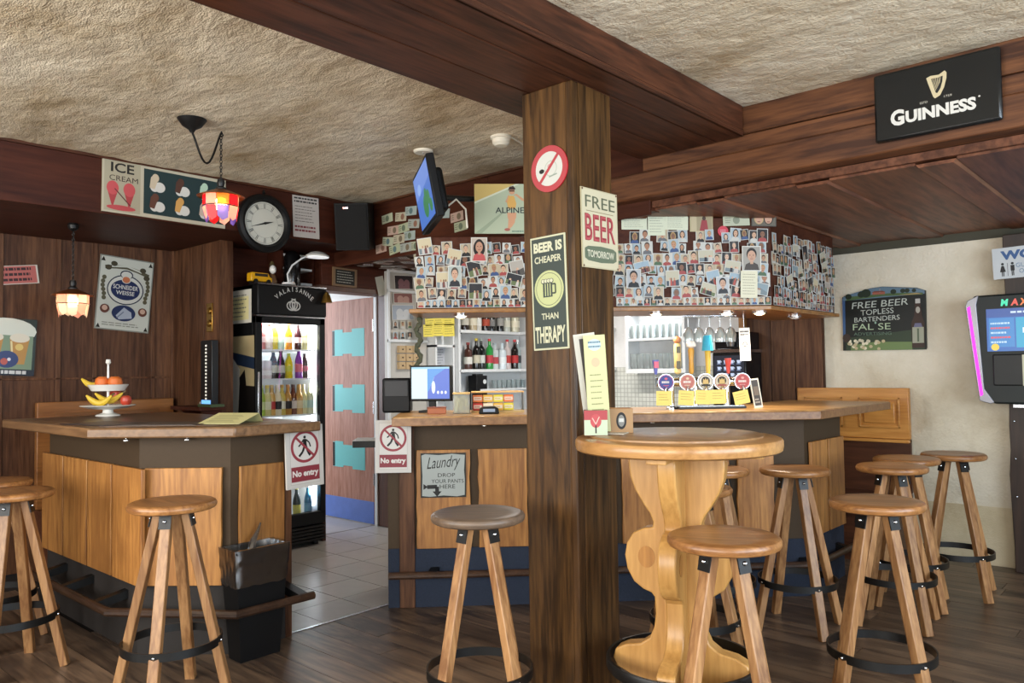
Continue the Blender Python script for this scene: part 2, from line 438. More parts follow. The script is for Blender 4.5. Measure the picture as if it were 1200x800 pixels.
def place(pl, TL, TR, BR, BL, out=0.0):
    """sheet spanned by four photo pixels on a plane -> centre, width, height, rotation"""
    a, b, c, d = (pl.hit(*p) for p in (TL, TR, BR, BL))
    W = (math.hypot(b[0] - a[0], b[1] - a[1]) + math.hypot(c[0] - d[0], c[1] - d[1])) / 2
    Hh = (math.hypot(a[0] - d[0], a[1] - d[1]) + math.hypot(b[0] - c[0], b[1] - c[1])) / 2
    ang = math.atan2((b[1] - a[1]) + (c[1] - d[1]), (b[0] - a[0]) + (c[0] - d[0]))
    cu = (a[0] + b[0] + c[0] + d[0]) / 4; cz = (a[1] + b[1] + c[1] + d[1]) / 4
    return pl.at(cu, cz, out), W, Hh, (0, -ang, pl.th)
def sign(name, label, cat, pl, corners, thick, base, draw, group=None, mat='print', out=0.001, bevel=0, slab=None):
    loc, W, Hh, rot = place(pl, *corners, out=out)
    if slab: o = MB().prism([(a * W, b * Hh) for a, b in slab], -thick, 0, 'y')
    else: o = MB().box(-W / 2, W / 2, -thick, 0, -Hh / 2, Hh / 2)
    o = o.build(name, flat(base) if isinstance(base, str) else base, None, loc, rot, bevel=bevel)
    tag(o, label, cat, group)
    if draw:
        p = Print(W, Hh, thick); draw(p); p.build('print', o, mat)
    return o

# ================================================================== THE SETTING
ZC, ZL, ZS = 2.741, 2.307, 2.40       # plaster ceiling, low board ceiling, left soffit
XN, XB, YR = -6.33, -5.5, 6.22        # nook wall, wall behind the bar, right wall
# ---- floor: dark planks in front of the bar, grey tiles behind it
fl = struct(MB().box(-8.4, 2.6, -2.2, 6.4, -0.12, -0.012).build('floor', M['joint']))
g = random.Random(3)
plank_me = [MB().box(0, L, 0, 0.156, -0.011, 0).mesh('plank', M['plank']) for L in (0.9, 1.25, 1.6)]
y = 0.36
while y < 6.15:
    x = -6.3 - g.random() * 0.8
    lim = 0.7
    while x < lim:
        k = g.randrange(3); L = (0.9, 1.25, 1.6)[k]
        hidden = (x + L < -3.72 and y > 1.62) or (x + L < -5.4)
        if not hidden:
            o = inst('plank', plank_me[k], fl, (x, y, g.uniform(-0.0012, 0)))
            if x < -3.705 and y > 2.16:       # cut back at the tile threshold
                o.scale.x = (x + L + 3.705) / L; o.location.x = -3.705
        x += L + 0.003
    y += 0.159
struct(MB().box(0.7, 2.6, -2.2, 6.2, -0.011, -0.002).box(-8.2, 0.7, -2.2, 0.35, -0.011, -0.002).build('floor_rest', M['plank'], fl))
tile_me = MB().box(0.003, 0.332, 0.003, 0.332, -0.011, -0.001).mesh('tile', M['tile'])
for i in range(6):
    for j in range(9):
        X, Y = -4.03 - 0.335 * i, 2.205 + 0.335 * j
        o = inst('tile', tile_me, fl, (X, Y, 0))
        if i == 0: o.scale.x = 0.94; o.location.x = X
        if j == 0: o.scale.y = 0.7; o.location.y = 2.305
inst('tile_bed', MB().box(-8.3, -3.71, 2.3, 6.2, -0.012, -0.006).mesh('tile_bed', M['grout']), fl)
inst('far_tiles', MB().box(-8.3, -5.72, 3.0, 6.2, -0.006, -0.001).mesh('far_tiles', M['tile']), fl)
t = struct(MB().box(-3.712, -3.692, 2.29, 3.0, -0.002, 0.003).build('trim_1', M['steel']))

# ---- plaster ceiling with a hand-thrown relief
def relief(x0, x1, y0, y1, z, n, m, name):
    b = MB(); vs = []
    for j in range(m + 1):
        for i in range(n + 1):
            X = x0 + (x1 - x0) * i / n; Y = y0 + (y1 - y0) * j / m
            d = noise.noise((X * 5, Y * 8, 0)) * 0.007 + noise.noise((X * 14, Y * 20, 2)) * 0.0025 + noise.noise((X * 1.3, Y * 1.3, 4)) * 0.005
            if i in (0, n) or j in (0, m): d = 0
            vs.append((X, Y, z + d))
    fs = [(j * (n + 1) + i, (j + 1) * (n + 1) + i, (j + 1) * (n + 1) + i + 1, j * (n + 1) + i + 1) for j in range(m) for i in range(n)]
    return b.add(vs, fs).build(name, M['ceil'])
struct(relief(-5.07, 2.6, -2.2, 3.95, ZC, 420, 340, 'ceiling'))
struct(MB().box(-8.3, 2.6, -2.2, 6.4, ZC + 0.02, ZC + 0.1).build('ceiling_slab', M['white_wall']))

# ---- low board ceiling behind the beam
lc = struct(MB().box(-5.6, 2.6, 3.9, YR, ZL + 0.012, ZL + 0.05).build('ceiling_low', M['boardceil']))
bm = [MB().box(0, wd, 0, YR - 3.93, 0, 0.014).mesh('board', M['boardceil']) for wd in (0.392, 0.30)]
bt = MB().prism([(0, 0.004), (0.012, -0.012), (0.158, -0.012), (0.17, 0.004)], 0, YR - 3.93, 'y').mesh('batten', M['boardceil'])
x = -4.96
while x < 2.2:
    inst('board', bm[0], lc, (x + 0.172, 3.93, ZL)); inst('batten', bt, lc, (x, 3.93, ZL)); x += 0.566

# ---- main beam along y (boards with grooves between) and the cross beam along x
mb = thing('ceiling_beam', 'wide dark brown timber beam resting on the square post', 'beam', (-2.085, 0.8, 2.58))
for a, b in ((-2.40, -2.165), (-2.160, -1.93), (-1.925, -1.77)):
    MB().box(a + 2.085, b + 2.085, -3.0, 2.985, 0, 0.03).build('board', M['beamY'], mb, bevel=0.004)
MB().box(-0.31, -0.29, -3.0, 2.985, 0.03, 0.16).build('side_board', M['beamY'], mb)
MB().box(0.293, 0.313, -3.0, 2.985, 0.03, 0.16).build('side_board', M['beamY'], mb, bevel=0.003)
MB().box(0.300, 0.3165, -3.0, 2.985, 0.0, 0.02).build('edge_bead', M['beamY'], mb, bevel=0.005)
cbm = thing('ceiling_beam', 'long brown cross beam carrying the black beer sign', 'beam', (0, 3.79, 2.36))
MB().box(-2.75, 2.6, 0, 0.19, 0.0, 0.15).build('lower_timber', M['beamX'], cbm, bevel=0.01)
MB().box(-2.40, 2.6, 0.02, 0.18, 0.152, 0.235).build('middle_timber', M['beamX'], cbm, bevel=0.004)
MB().box(-2.40, 2.6, 0.012, 0.18, 0.237, 0.381).build('upper_timber', M['beamX'], cbm, bevel=0.004)

# ---- post
post = thing('wooden_post', 'square dark timber post hung with beer signs beside the round table', 'post', (-2.065, 2.67, 0))
MB().box(-0.135, 0.118, -0.14, 0.14, 0, 2.58).build('shaft', M['postw'], post, bevel=0.004)
MB().box(0.10, 0.137, -0.142, -0.095, 0, 2.58).build('corner_bead', M['postw'], post, bevel=0.008)
MB().box(0.118, 0.135, -0.092, 0.139, 0, 2.58).build('face_board', M['postw'], post, bevel=0.004)

# ---- left side: nook, soffit, bulkhead
wl = struct(MB().box(XN - 0.1, XN - 0.02, -2.2, 3.0, 0, ZC).build('wall_left', M['panelred']))
edges = [PX(XN).hit(p, 380)[0] for p in (0, 68, 111, 179, 206)]
ys = [-1.6, -0.9, -0.2, 0.45, 1.05, edges[0]] + edges[1:4] + [2.88]
for a, b in zip(ys, ys[1:]):
    MB().box(0, 0.02, a + 0.004, b - 0.004, 0, ZS).build('panel', M['panel'], wl, (XN - 0.02, 0, 0))
    MB().box(0, 0.012, b - 0.016, b + 0.016, 0, ZS).build('batten', M['panel'], wl, (XN, 0, 0), bevel=0.003)
MB().box(0, 0.012, 1.0, 2.84, 1.36, 1.375).build('chair_rail', M['panel'], wl, (XN, 0, 0), bevel=0.003)
wr = struct(MB().box(XN, -5.57, 2.90, 2.97, 0, ZS).build('wall_nook_end', M['panelred']))
xs = [XN, PY(2.88).hit(239, 380)[0], -5.56]
for a, b in zip(xs, xs[1:]):
    MB().box(a + 0.003, b - 0.004, 0, 0.02, 0, ZS).build('panel', M['panel'], wr, (0, 2.88, 0), bevel=0.003)
MB().box(-0.02, 0.0, 2.88, 2.985, 0, ZS).build('panel', M['panel'], wr, (-5.55, 0, 0))
sf = struct(MB().box(XN, -5.09, -2.2, 3.88, ZS, ZS + 0.04).build('ceiling_soffit', M['panelred']))
bk = struct(MB().box(-5.11, -5.09, -2.2, 3.9, ZS, ZC).build('wall_bulkhead', M['panelred']))
for a, b in ((-2.2, 1.0), (1.003, 3.88)):
    MB().box(0, 0.02, a, b, ZS - 0.012, ZC - 0.012).build('fascia_board', M['panelred'], bk, (-5.09, 0, 0), bevel=0.003)
bb = struct(MB().box(-5.66, -2.4, 3.90, 3.98, ZL - 0.005, ZC).build('wall_back_bulkhead', M['panelredx']))
for a, b in ((-5.64, -3.7), (-3.697, -2.402)):
    MB().box(a, b, 0, 0.02, ZL - 0.03, ZC - 0.012).build('fascia_board', M['panelredx'], bb, (0, 3.88, 0), bevel=0.003)
# cove strips where plaster meets wood
struct(MB().box(-5.07, -5.05, -2.2, 3.88, ZC - 0.014, ZC + 0.004).build('trim_2', M['beamY']))
struct(MB().box(-5.05, -2.4, 3.86, 3.88, ZC - 0.014, ZC + 0.004).build('trim_3', M['beamX']))
# wall behind the fridge and the door wall
struct(MB().box(-6.3, -6.2, 2.97, 3.78, 0, ZS).build('wall_behind_fridge', M['panelred']))
struct(MB().box(-6.2, -5.51, 3.755, 3.785, 0, ZS).build('wall_fridge_side', M['panelred']))
dw = struct(MB().box(-5.66, XB - 0.01, 3.78, 4.44, 2.10, ZS).box(-5.66, XB - 0.01, 4.47, 6.4, 0, ZL + 0.1).box(-5.86, -5.82, 2.98, 3.76, 2.08, ZS).build('wall_bar_back', M['panelred']))
fr = struct(MB().box(-0.2, 0.0, 4.44, 4.56, 0, 2.12).box(-0.2, 0, 3.72, 4.56, 2.075, 2.12).build('trim_4', wood('door_frame_wood', '#3d2115', '#57321f', 'Z', 0.8, 0.4), None, (XB, 0, 0), bevel=0.004))
MB().box(-0.02, 0.012, 3.74, 4.6, 2.12, 2.30).build('lintel_board', M['panelred'], fr, (0, 0, 0), bevel=0.003)
MB().box(-0.185, -0.15, 4.428, 4.441, 0.0, 2.07).build('white_seal', M['white'], fr)
# next room
nr = struct(MB().box(-8.3, -8.2, 3.0, 6.4, 0, 2.6).box(-8.2, -5.66, 6.3, 6.4, 0, 2.6).box(-8.2, -6.2, 3.0, 3.1, 0, 2.6).box(-8.3, -5.66, 3.0, 6.4, 2.55, 2.6).build('wall_next_room', M['white_wall']))
area('next_room_window', (-7.6, 3.25, 1.6), (-5.9, 4.4, 0.9), 1.2, 1.5, 80, (0.80, 0.89, 1.0))
area('next_room_fill', (-7.1, 5.3, 2.5), (-7.1, 5.3, 0), 0.6, 0.6, 45, (0.93, 0.97, 1.0))  # added fill with an unseen ceiling panel, brightens the walls beyond the door
nl = thing('next_room_fill_panel', 'added square white fill light in the room beyond the door', 'lamp', (-7.1, 5.3, 2.55)); MB().box(-0.32, 0.32, -0.32, 0.32, -0.03, 0).build('frame', M['white'], nl); MB().box(-0.3, 0.3, -0.3, 0.3, -0.035, -0.03).build('diffuser', M['led'], nl)
# door leaf, standing open into the next room
d1 = struct(MB().box(-0.77, 0, -0.02, 0.02, 0.0, 2.065).build('door_1', M['laminate'], None, (-5.70, 4.455, 0.008), bevel=0.003))
MB().box(-0.768, -0.002, -0.0225, -0.02, 0.0, 0.2).build('kick_plate', M['bluekp'], d1)
P = [(0.0, 0.03), (0.0, 0.97), (0.08, 0.97), (0.08, 1.0), (0.33, 1.0), (0.33, 0.88), (0.62, 0.88), (0.62, 1.0), (1, 1.0), (1, 0.0), (0.62, 0.0), (0.62, 0.1), (0.33, 0.1), (0.33, 0.03)]
for z0, z1 in ((1.53, 1.79), (1.0, 1.265), (0.475, 0.725)):
    a = MB().prism([(-0.63 + u * 0.50, z0 + v * (z1 - z0)) for u, v in P], -0.0225, 0.0225, 'y').build('window_pane', M['teal'], d1)
    MB().box(-0.63, -0.595, -0.0235, -0.0228, z0 + 0.012, z1 - 0.012).build('rebate', M['blackplastic'], a)
for z in (0.35, 1.0, 1.75): MB().lathe([(0.009, 0), (0.009, 0.11)], 10, (0.008, -0.024, z)).build('hinge', M['steel'], d1)

# ---- right wall: plaster, wood panel towards the bar, dark coving, low joint
wrt = struct(MB().box(-5.6, 2.6, YR, YR + 0.12, 0, ZC).build('wall_right', M['wallp']))
struct(MB().box(-2.27, 2.6, YR - 0.006, YR, 0, 0.40).build('trim_5', plaster('low_wall_plaster', '#c4b595', '#d2c4a6', '#a6906c', 9, 0.3)))
struct(MB().prism([(YR - 0.05, ZL), (YR - 0.004, ZL - 0.055), (YR, ZL - 0.055), (YR, ZL)], -2.2, 2.6, 'x').build('trim_6', plain('grey_green_coving', '#4b4a40', 0.5)))
wp = struct(MB().box(-2.90, -2.275, YR - 0.03, YR - 0.002, 0, ZL).build('wall_right_panelling', M['panel']))
for a, b in ((-2.90, -2.70), (-2.695, -2.50), (-2.495, -2.28)):
    MB().box(a, b, -0.02, 0, 0.0, ZL).build('panel', M['panel'], wp, (0, YR - 0.03, 0), bevel=0.003)
struct(MB().box(-2.94, -2.90, YR - 0.12, YR, 0, ZL).build('trim_7', M['oak']))
# rear walls behind the camera with their window openings
def windowed(name, axis, c, spans, lo, hi, z0, z1):
    b = MB()
    def bx(a, e, za, zb):
        if axis == 'x': b.box(c, c + 0.1, a, e, za, zb)
        else: b.box(a, e, c - 0.1, c, za, zb)
    bx(lo, hi, 0, z0); bx(lo, hi, z1, ZC)
    p = lo
    for a, e in spans: bx(p, a, z0, z1); p = e
    bx(p, hi, z0, z1)
    return struct(b.build(name, M['wallp']))
_wn = [0]
def window(axis, c, a, e, z0=0.85, z1=2.35):
    _wn[0] += 1; f = MB(); m = (a + e) / 2; t = 0.05
    def bx(p, q, za, zb, d0, d1, b):
        if axis == 'x': b.box(c + d0, c + d1, p, q, za, zb)
        else: b.box(p, q, c - d1, c - d0, za, zb)
    for p, q, za, zb in ((a, a + t, z0, z1), (e - t, e, z0, z1), (a + t, e - t, z0, z0 + t), (a + t, e - t, z1 - t, z1), (m - t / 2, m + t / 2, z0 + t, z1 - t)): bx(p, q, za, zb, 0.03, 0.08, f)
    o = struct(f.build('window_%d' % _wn[0], M['white']))
    for p, q in ((a + t, m - t / 2), (m + t / 2, e - t)):
        g_ = MB(); bx(p, q, z0 + t, z1 - t, 0.05, 0.056, g_); g_.build('pane', M['glass'], o)
for a_, e_ in ((-1.1, 0.6), (0.8, 2.4), (2.6, 4.1)): window('x', 2.6, a_, e_)
for a_, e_ in ((-5.0, -3.1), (-2.8, -0.9), (-0.6, 1.4)): window('y', -2.2, a_, e_)
windowed('wall_side', 'x', 2.6, [(-1.1, 0.6), (0.8, 2.4), (2.6, 4.1)], -2.2, 6.3, 0.85, 2.35)
windowed('wall_front', 'y', -2.2, [(-5.0, -3.1), (-2.8, -0.9), (-0.6, 1.4)], -6.4, 2.6, 0.85, 2.35)

# ================================================================== BARS
def strip_boards(parent, pl, spans, z0, z1, wavy=0.006, seed=1):
    g = random.Random(seed)
    for u0, u1 in spans:
        n = 7; L = [(u0 + g.uniform(0, wavy), z0 + (z1 - z0) * i / n) for i in range(n + 1)]
        Rr = [(u1 - g.uniform(0, wavy), z0 + (z1 - z0) * i / n) for i in range(n + 1)]
        poly = L[:1] + Rr + L[:0:-1]
        o = MB().prism(poly, -0.02, 0, 'y').build('front_board', M['oak'], parent, pl.at(0, 0, 0.002), (0, 0, pl.th), bevel=0.003)
        o.matrix_parent_inverse.identity()
CT = 1.13
# --- left bar
lb = thing('bar_counter', 'short bar counter with a fruit stand on it, beside the drinks fridge', 'bar counter')
body = [(-5.32, 1.66), (-4.02, 1.66), (-3.67, 1.96), (-3.67, 2.29), (-5.32, 2.29)]
MB().prism(body, 0.0, 1.08).build('carcass', M['apron'], lb)
MB().prism([(-5.32, 1.652), (-4.017, 1.652), (-3.662, 1.957), (-3.662, 2.285), (-5.3, 2.28), (-5.3, 2.2)], 0.0, 0.34).build('kick_board', M['shadedkick'], lb)
strip_boards(lb, PY(1.655), [tuple(PY(1.655).hit(p, 600)[0] for p in q) for q in ((53.5, 78), (79, 106), (107, 135), (136, 171))], 0.343, 0.92, seed=2)
_d = Plane(-4.017, 1.655, math.degrees(math.atan2(0.30, 0.35)))
strip_boards(lb, _d, [(0.035, 0.43)], 0.34, 0.92, seed=3)
strip_boards(lb, PX(-3.665), [(1.995, 2.25)], 0.34, 0.92, seed=4)
MB().box(-0.02, 0.012, 2.262, 2.30, 0, 1.08).build('end_stile', M['panel'], lb, (-3.67, 0, 0), bevel=0.003)
top = [(-5.42, 1.43), (-4.06, 1.43), (-3.49, 1.885), (-3.49, 2.37), (-5.42, 2.42)]
o = MB().prism(top, 1.08, CT).build('worktop', M['oakx'], lb, bevel=0.008)
MB().prism([(-5.3, 1.52), (-4.15, 1.52), (-3.68, 1.9), (-3.68, 2.22), (-5.3, 2.3)], CT, CT + 0.0015).build('top_inlay', wood('worn_top_inlay', '#4c3a2c', '#75593f', 'X', 0.8, 0.3, 0.0), o)
def hooks(parent, pts):
    for x, y in pts:
        b = MB().lathe([(0.004, 0), (0.016, 0.003), (0.016, 0.009), (0.006, 0.014), (0.006, 0.02)], 10, (x, y, 1.055))
        b.build('coat_knob', M['chrome'], parent)
hooks(lb, [(-4.5, 1.60), (-4.03, 1.60), (-3.80, 1.80), (-4.9, 1.6)])
def rail(parent, pts, z, r=0.021):
    MB().tube([(x, y, z) for x, y in pts], r, 10).build('foot_rail', wood('dark_rail_wood', '#2a1b12', '#4a3426', 'X', 1, 0.35), parent)
rail(lb, [(-5.2, 1.50), (-3.985, 1.50), (-3.46, 1.88), (-3.46, 2.30)], 0.25)
for p, q in (((-5.0, 1.5), (-5.0, 1.66)), ((-4.15, 1.5), (-4.15, 1.66)), ((-3.46, 2.24), (-3.67, 2.24)), ((-4.6, 1.5), (-4.6, 1.66))):
    MB().bar((*p, 0.25), (*q, 0.28), 0.05, 0.04).build('rail_bracket', M['black'], lb)

# --- right bar: long diagonal front, then a short return
rb = thing('bar_counter', 'long angled bar counter with beer taps under the photo canopy', 'bar counter')
MB().prism([(-3.65, 2.94), (-1.87, 4.72), (-1.87, 5.34), (-2.37, 5.34), (-2.37, 4.92), (-4.0, 3.29)], 0, 1.08).build('carcass', M['apron'], rb)
MB().prism([(-3.645, 2.935), (-1.862, 4.718), (-1.862, 5.335), (-2.3, 5.33), (-2.3, 4.9), (-3.9, 3.25)], 0, 0.343).build('kick_board', M['bluekick'], rb)
_d = PD(6.585)
def du(px, py=600): return _d.hit(px, py)[0]
strip_boards(rb, _d, [(du(488), du(552)), (du(560), du(619)), (du(624), du(668)), (du(676), du(722)), (du(728), du(771)), (du(778), du(812)), (du(818), du(856)), (du(863), du(907))], 0.343, 0.92, 0.009, seed=7)
_x = PX(-1.865)
strip_boards(rb, _x, [(4.76, 5.03), (5.05, 5.33)], 0.343, 0.92, 0.009, seed=8)
_s = PD(6.58)
MB().box(_s.hit(468, 600)[0], _s.hit(486, 600)[0], -0.01, 0.3, 0, 1.08).build('end_stile', M['panel'], rb, _s.at(0, 0), (0, 0, _s.th), bevel=0.003)
o = MB().prism([(-3.44, 2.81), (-1.70, 4.55), (-1.70, 5.84), (-2.42, 5.84), (-2.42, 4.80), (-3.93, 3.29)], 1.08, CT).build('worktop', M['oakD'], rb, bevel=0.006)
MB().prism([(-3.445, 2.805), (-1.695, 4.548), (-1.695, 5.845), (-1.72, 5.845), (-1.72, 4.56), (-3.46, 2.825)], 1.076, CT - 0.006).build('front_lip', M['oakedge'], o, bevel=0.004)
rail(rb, [(-3.60, 2.90), (-1.80, 4.70), (-1.80, 5.34)], 0.2)
for k in (0.1, 0.4, 0.7, 0.97):
    x = -3.60 + 1.8 * k; MB().bar((x, x + 6.50, 0.2), (x - 0.05, x + 6.58, 0.22), 0.05, 0.04).build('rail_bracket', M['black'], rb)
MB().bar((-1.80, 5.2, 0.2), (-1.87, 5.2, 0.22), 0.05, 0.04).build('rail_bracket', M['black'], rb)
hooks(rb, [(-2.5, 4.02), (-1.82, 5.0), (-3.2, 3.3)])

# --- canopy above the bar
cn = thing('bar_canopy', 'dark wooden canopy over the bar covered with photographs', 'canopy')
q = 0.32
def off(x, c): return (x, x + c)
MB().prism([off(-3.53, 6.6), off(-2.75, 6.6), (-2.75 - q, -2.75 + 6.6 + q), (-3.53 - q, -3.53 + 6.6 + q)], 1.757, 2.19).build('fascia_box', M['panelredx'], cn, bevel=0.003)
MB().prism([off(-2.75, 6.6), off(-1.996, 6.6), (-1.996, 5.66), (-2.45, 5.66), (-2.45, 4.79), (-2.75 - q, -2.75 + 6.6 + q)], 1.757, 2.3).build('fascia_box', M['panelredx'], cn, bevel=0.003)
MB().prism([off(-3.545, 6.57), off(-1.99, 6.57), (-1.972, 5.69), (-2.47, 5.69), (-2.47, 4.76), (-3.55 - q, -3.55 + 6.6 + q)], 1.732, 1.757).build('bottom_ledge', wood('ledge_wood', '#7a5128', '#a87840', 'X', 0.8, 0.35, 0.02), cn, bevel=0.004)
_c = PD(6.66)
spots = [_c.hit(*p)[0] for p in ((540, 365), (772, 368), (856, 367), (895, 369))]
sp_pos = [(u / S2 - 0.05, u / S2 + 6.66 + 0.05) for u in spots] + [(-2.12, 5.25)]
for i, (x, y) in enumerate(sp_pos):
    o = MB().lathe([(0.046, 0), (0.046, -0.012), (0.036, -0.014), (0.036, -0.006)], 18, (x, y, 1.732)).build('spotlight_ring', M['chrome'], cn)
    MB().lathe([(0.0, -0.026), (0.015, -0.0245), (0.027, -0.019), (0.034, -0.011), (0.036, -0.008)], 18, (x, y, 1.732)).build('lens', M['spotlamp'] if i < 4 else M['white'], o)
    if i < 4:
        l = bpy.data.lights.new('canopy_spot', 'SPOT'); l.energy = 22; l.spot_size = R(120); l.spot_blend = 0.6; l.color = (1, 0.86, 0.66); l.shadow_soft_size = 0.035
        lo = bpy.data.objects.new('canopy_spot', l); COLL.objects.link(lo); lo.location = (x, y, 1.70)

# ================================================================== STOOLS AND ROUND TABLE
def make_stool(seatmat):
    t = thing('bar_stool', '', 'bar stool', group='round-topped wooden bar stools')
    MB().lathe([(0.0, 0.805), (0.165, 0.805), (0.176, 0.81), (0.181, 0.82), (0.181, 0.828), (0.176, 0.837), (0.165, 0.842), (0.12, 0.839), (0.0, 0.837)], 36).build('seat', seatmat, t)
    for k in range(4):
        a = math.pi / 2 * k + math.pi / 4; ca, sa = math.cos(a), math.sin(a)
        g = MB().bar((0.055 * ca, 0.055 * sa, 0.803), (0.238 * ca, 0.238 * sa, 0), 0.044, 0.036, (ca, sa, 0)).build('leg', M['leg'], t, bevel=0.004)
        b = MB().bar((0.075 * ca, 0.075 * sa, 0.806), (0.091 * ca, 0.091 * sa, 0.737), 0.05, 0.005, (ca, sa, 0)).build('bracket', M['black'], g)
        MB().ball((0.089 * ca, 0.089 * sa, 0.768), 0.0075, 8, 6).build('bolt', M['chrome'], g)
        MB().ball((0.205 * ca, 0.205 * sa, 0.245), 0.006, 8, 6).build('ring_bolt', M['chrome'], g)
    b = MB(); n = 40; r0, r1, z0, z1 = 0.197, 0.203, 0.228, 0.262
    b.lathe([(r0, z0), (r1, z0), (r1, z1), (r0, z1), (r0, z0)], n)
    b.f = [f for f in b.f if len(f) == 4]; b.m = b.m[:len(b.f)]; b.c = b.c[:len(b.f)]
    b.build('foot_ring', M['black'], t)
    return t
stool_h = make_stool(M['seat']); stool_d = make_stool(M['seatdark'])
def stool(px, py, rot, label, src=None, first=False, pos=None):
    p = onz(px, py, 0.84) if pos is None else Vector(pos)
    s = src or stool_h
    o = s if first else copy_tree(s)
    o.location = (p.x, p.y, 0); o.rotation_euler = (0, 0, R(rot)); o['label'] = label
stool(560, 600, 44, 'bar stool with a worn dark grey-brown seat beside the timber post', stool_d, True)
stool(848, 627, 27, 'honey wood bar stool pushed up against the round pedestal table', None, True)
stool(1027, 586, 19, 'wooden bar stool standing alone between the round table and the right wall')
stool(931, 548, 7, 'wooden bar stool under the corner of the long bar counter')
stool(1045, 545, 8, 'bar stool in front of the pair of stools by the panelled bench')
stool(1062, 536, 12, 'bar stool of the pair by the bench, on the bar side')
stool(1117, 531, 8, 'bar stool closest to the plaster wall below the jukebox')
stool(828, 548, 20, 'bar stool half hidden behind the round table, close to the bar front', None, False, (-2.02, 3.86, 0))
stool(815, 571, 50, 'bar stool tucked behind the pedestal of the round table', None, False, (-1.80, 3.22, 0))
stool(202, 587, 1, 'bar stool in front of the short bar counter, beside the waste bin')
stool(14, 575, 9, 'bar stool by the side of the short bar, seat clear of the oak boards')
stool(3, 558, 30, 'bar stool furthest along the short bar, behind another stool', None, False, (-4.80, 1.23, 0))

TZ = 1.13
tb = thing('pedestal_table', 'round high table with carved honey wood pedestal and black foot ring', 'table', (-1.487, 2.557, 0))
MB().lathe([(0, TZ - 0.05), (0.362, TZ - 0.05), (0.372, TZ - 0.044), (0.375, TZ - 0.03), (0.375, TZ - 0.012), (0.37, TZ - 0.004), (0.36, TZ), (0, TZ)], 56).build('table_top', wood('table_rim_wood', '#94683a', '#c2925a', 'X', 0.9, 0.28, 0), tb)
MB().lathe([(0, TZ), (0.318, TZ), (0.318, TZ + 0.006), (0.31, TZ + 0.009), (0, TZ + 0.009)], 56, (-0.02, 0.02, 0)).build('inset_disc', M['tabletop'], tb)
prof = [(0.175, 1.06), (0.178, 1.03), (0.172, 0.98), (0.155, 0.93), (0.125, 0.88), (0.10, 0.845), (0.088, 0.815), (0.09, 0.795), (0.125, 0.79), (0.165, 0.77), (0.19, 0.73), (0.198, 0.685), (0.19, 0.635), (0.165, 0.59), (0.13, 0.565), (0.10, 0.555),
        (0.088, 0.54), (0.085, 0.48), (0.092, 0.43), (0.11, 0.39), (0.145, 0.365), (0.2, 0.355), (0.24, 0.335), (0.252, 0.30), (0.235, 0.27), (0.19, 0.25), (0.165, 0.2), (0.165, 0.12), (0.2, 0.07), (0.275, 0.045), (0.28, 0.0)]
for k in range(4):
    a = R(17 + 90 * k)
    poly = [(0.0, 1.06)] + prof + [(0.0, 0.0)]
    w_ = MB().prism([(r, z) for r, z in poly], -0.033, 0.033, 'y').build('pedestal_wing', M['table'], tb, (0, 0, 0), (0, 0, a), bevel=0.006)
    e = MB().lathe([(0.032, -0.0345), (0.032, 0.0345)], 20)
    e.v = [(x * 1.0 + 0.115, z, y * 1.25 + 0.685) for x, y, z in e.v]
    e.build('oval_plug', wood('plug_wood_%d' % k, '#8a5c2e', '#b98546', 'Z', 1, 0.3, 0), w_)
for k in range(2):
    MB().cb((0, 0, 1.07), (0.62, 0.07, 0.022)).build('batten', M['table'], tb, (0, 0, 0), (0, 0, R(17 + 90 * k)), bevel=0.003)
b = MB(); n = 56
b.lathe([(0.262, 0.288), (0.272, 0.288), (0.275, 0.295), (0.275, 0.322), (0.272, 0.328), (0.262, 0.328), (0.262, 0.288)], n)
b.f = [f for f in b.f if len(f) == 4]; b.m = b.m[:len(b.f)]; b.c = b.c[:len(b.f)]
b.build('foot_ring', M['black'], tb)

# ================================================================== FRIDGE
FX, FY0, FY1 = -5.42, 3.10, 3.72
fg = thing('drinks_fridge', 'tall black glass-door drinks fridge beside the open door', 'fridge', (FX, (FY0 + FY1) / 2, 0))
hw = (FY1 - FY0) / 2                                   # local: +x is the front, y along the width
fb = MB(); fb.box(-0.62, -0.05, -hw, -hw + 0.03, 0.03, 2.07).box(-0.62, -0.05, hw - 0.03, hw, 0.03, 2.07).box(-0.62, -0.59, -hw, hw, 0.03, 2.07)
fb.box(-0.62, -0.05, -hw, hw, 2.04, 2.07).box(-0.62, -0.05, -hw, hw, 0.03, 0.17)
fb.build('cabinet', M['blackplastic'], fg, bevel=0.004)
ln = MB(); ln.box(-0.588, -0.585, -hw + 0.03, hw - 0.03, 0.17, 1.82).box(-0.585, -0.05, -hw + 0.03, -hw + 0.034, 0.17, 1.82).box(-0.585, -0.05, hw - 0.034, hw - 0.03, 0.17, 1.82)
ln.box(-0.585, -0.05, -hw + 0.03, hw - 0.03, 0.17, 0.176).box(-0.585, -0.05, -hw + 0.03, hw - 0.03, 1.815, 1.82)
ln.build('white_lining', M['white'], fg)
df = MB(); df.box(-0.05, 0, -hw, -hw + 0.055, 0.25, 1.83).box(-0.05, 0, hw - 0.045, hw, 0.25, 1.83).box(-0.05, 0, -hw, hw, 1.775, 1.83).box(-0.05, 0, -hw, hw, 0.17, 0.27)
dr = df.build('glass_door', M['blackplastic'], fg, bevel=0.004)
MB().box(-0.03, -0.024, -hw + 0.05, hw - 0.04, 0.26, 1.78).build('pane', M['glass'], dr)
MB().box(0, 0.012, -hw + 0.012, -hw + 0.03, 0.8, 1.4).build('handle', M['steel'], dr, bevel=0.003)
hd = MB().box(-0.1, 0.03, -hw, hw, 1.84, 2.07).build('header', M['blackplastic'], fg, bevel=0.01)
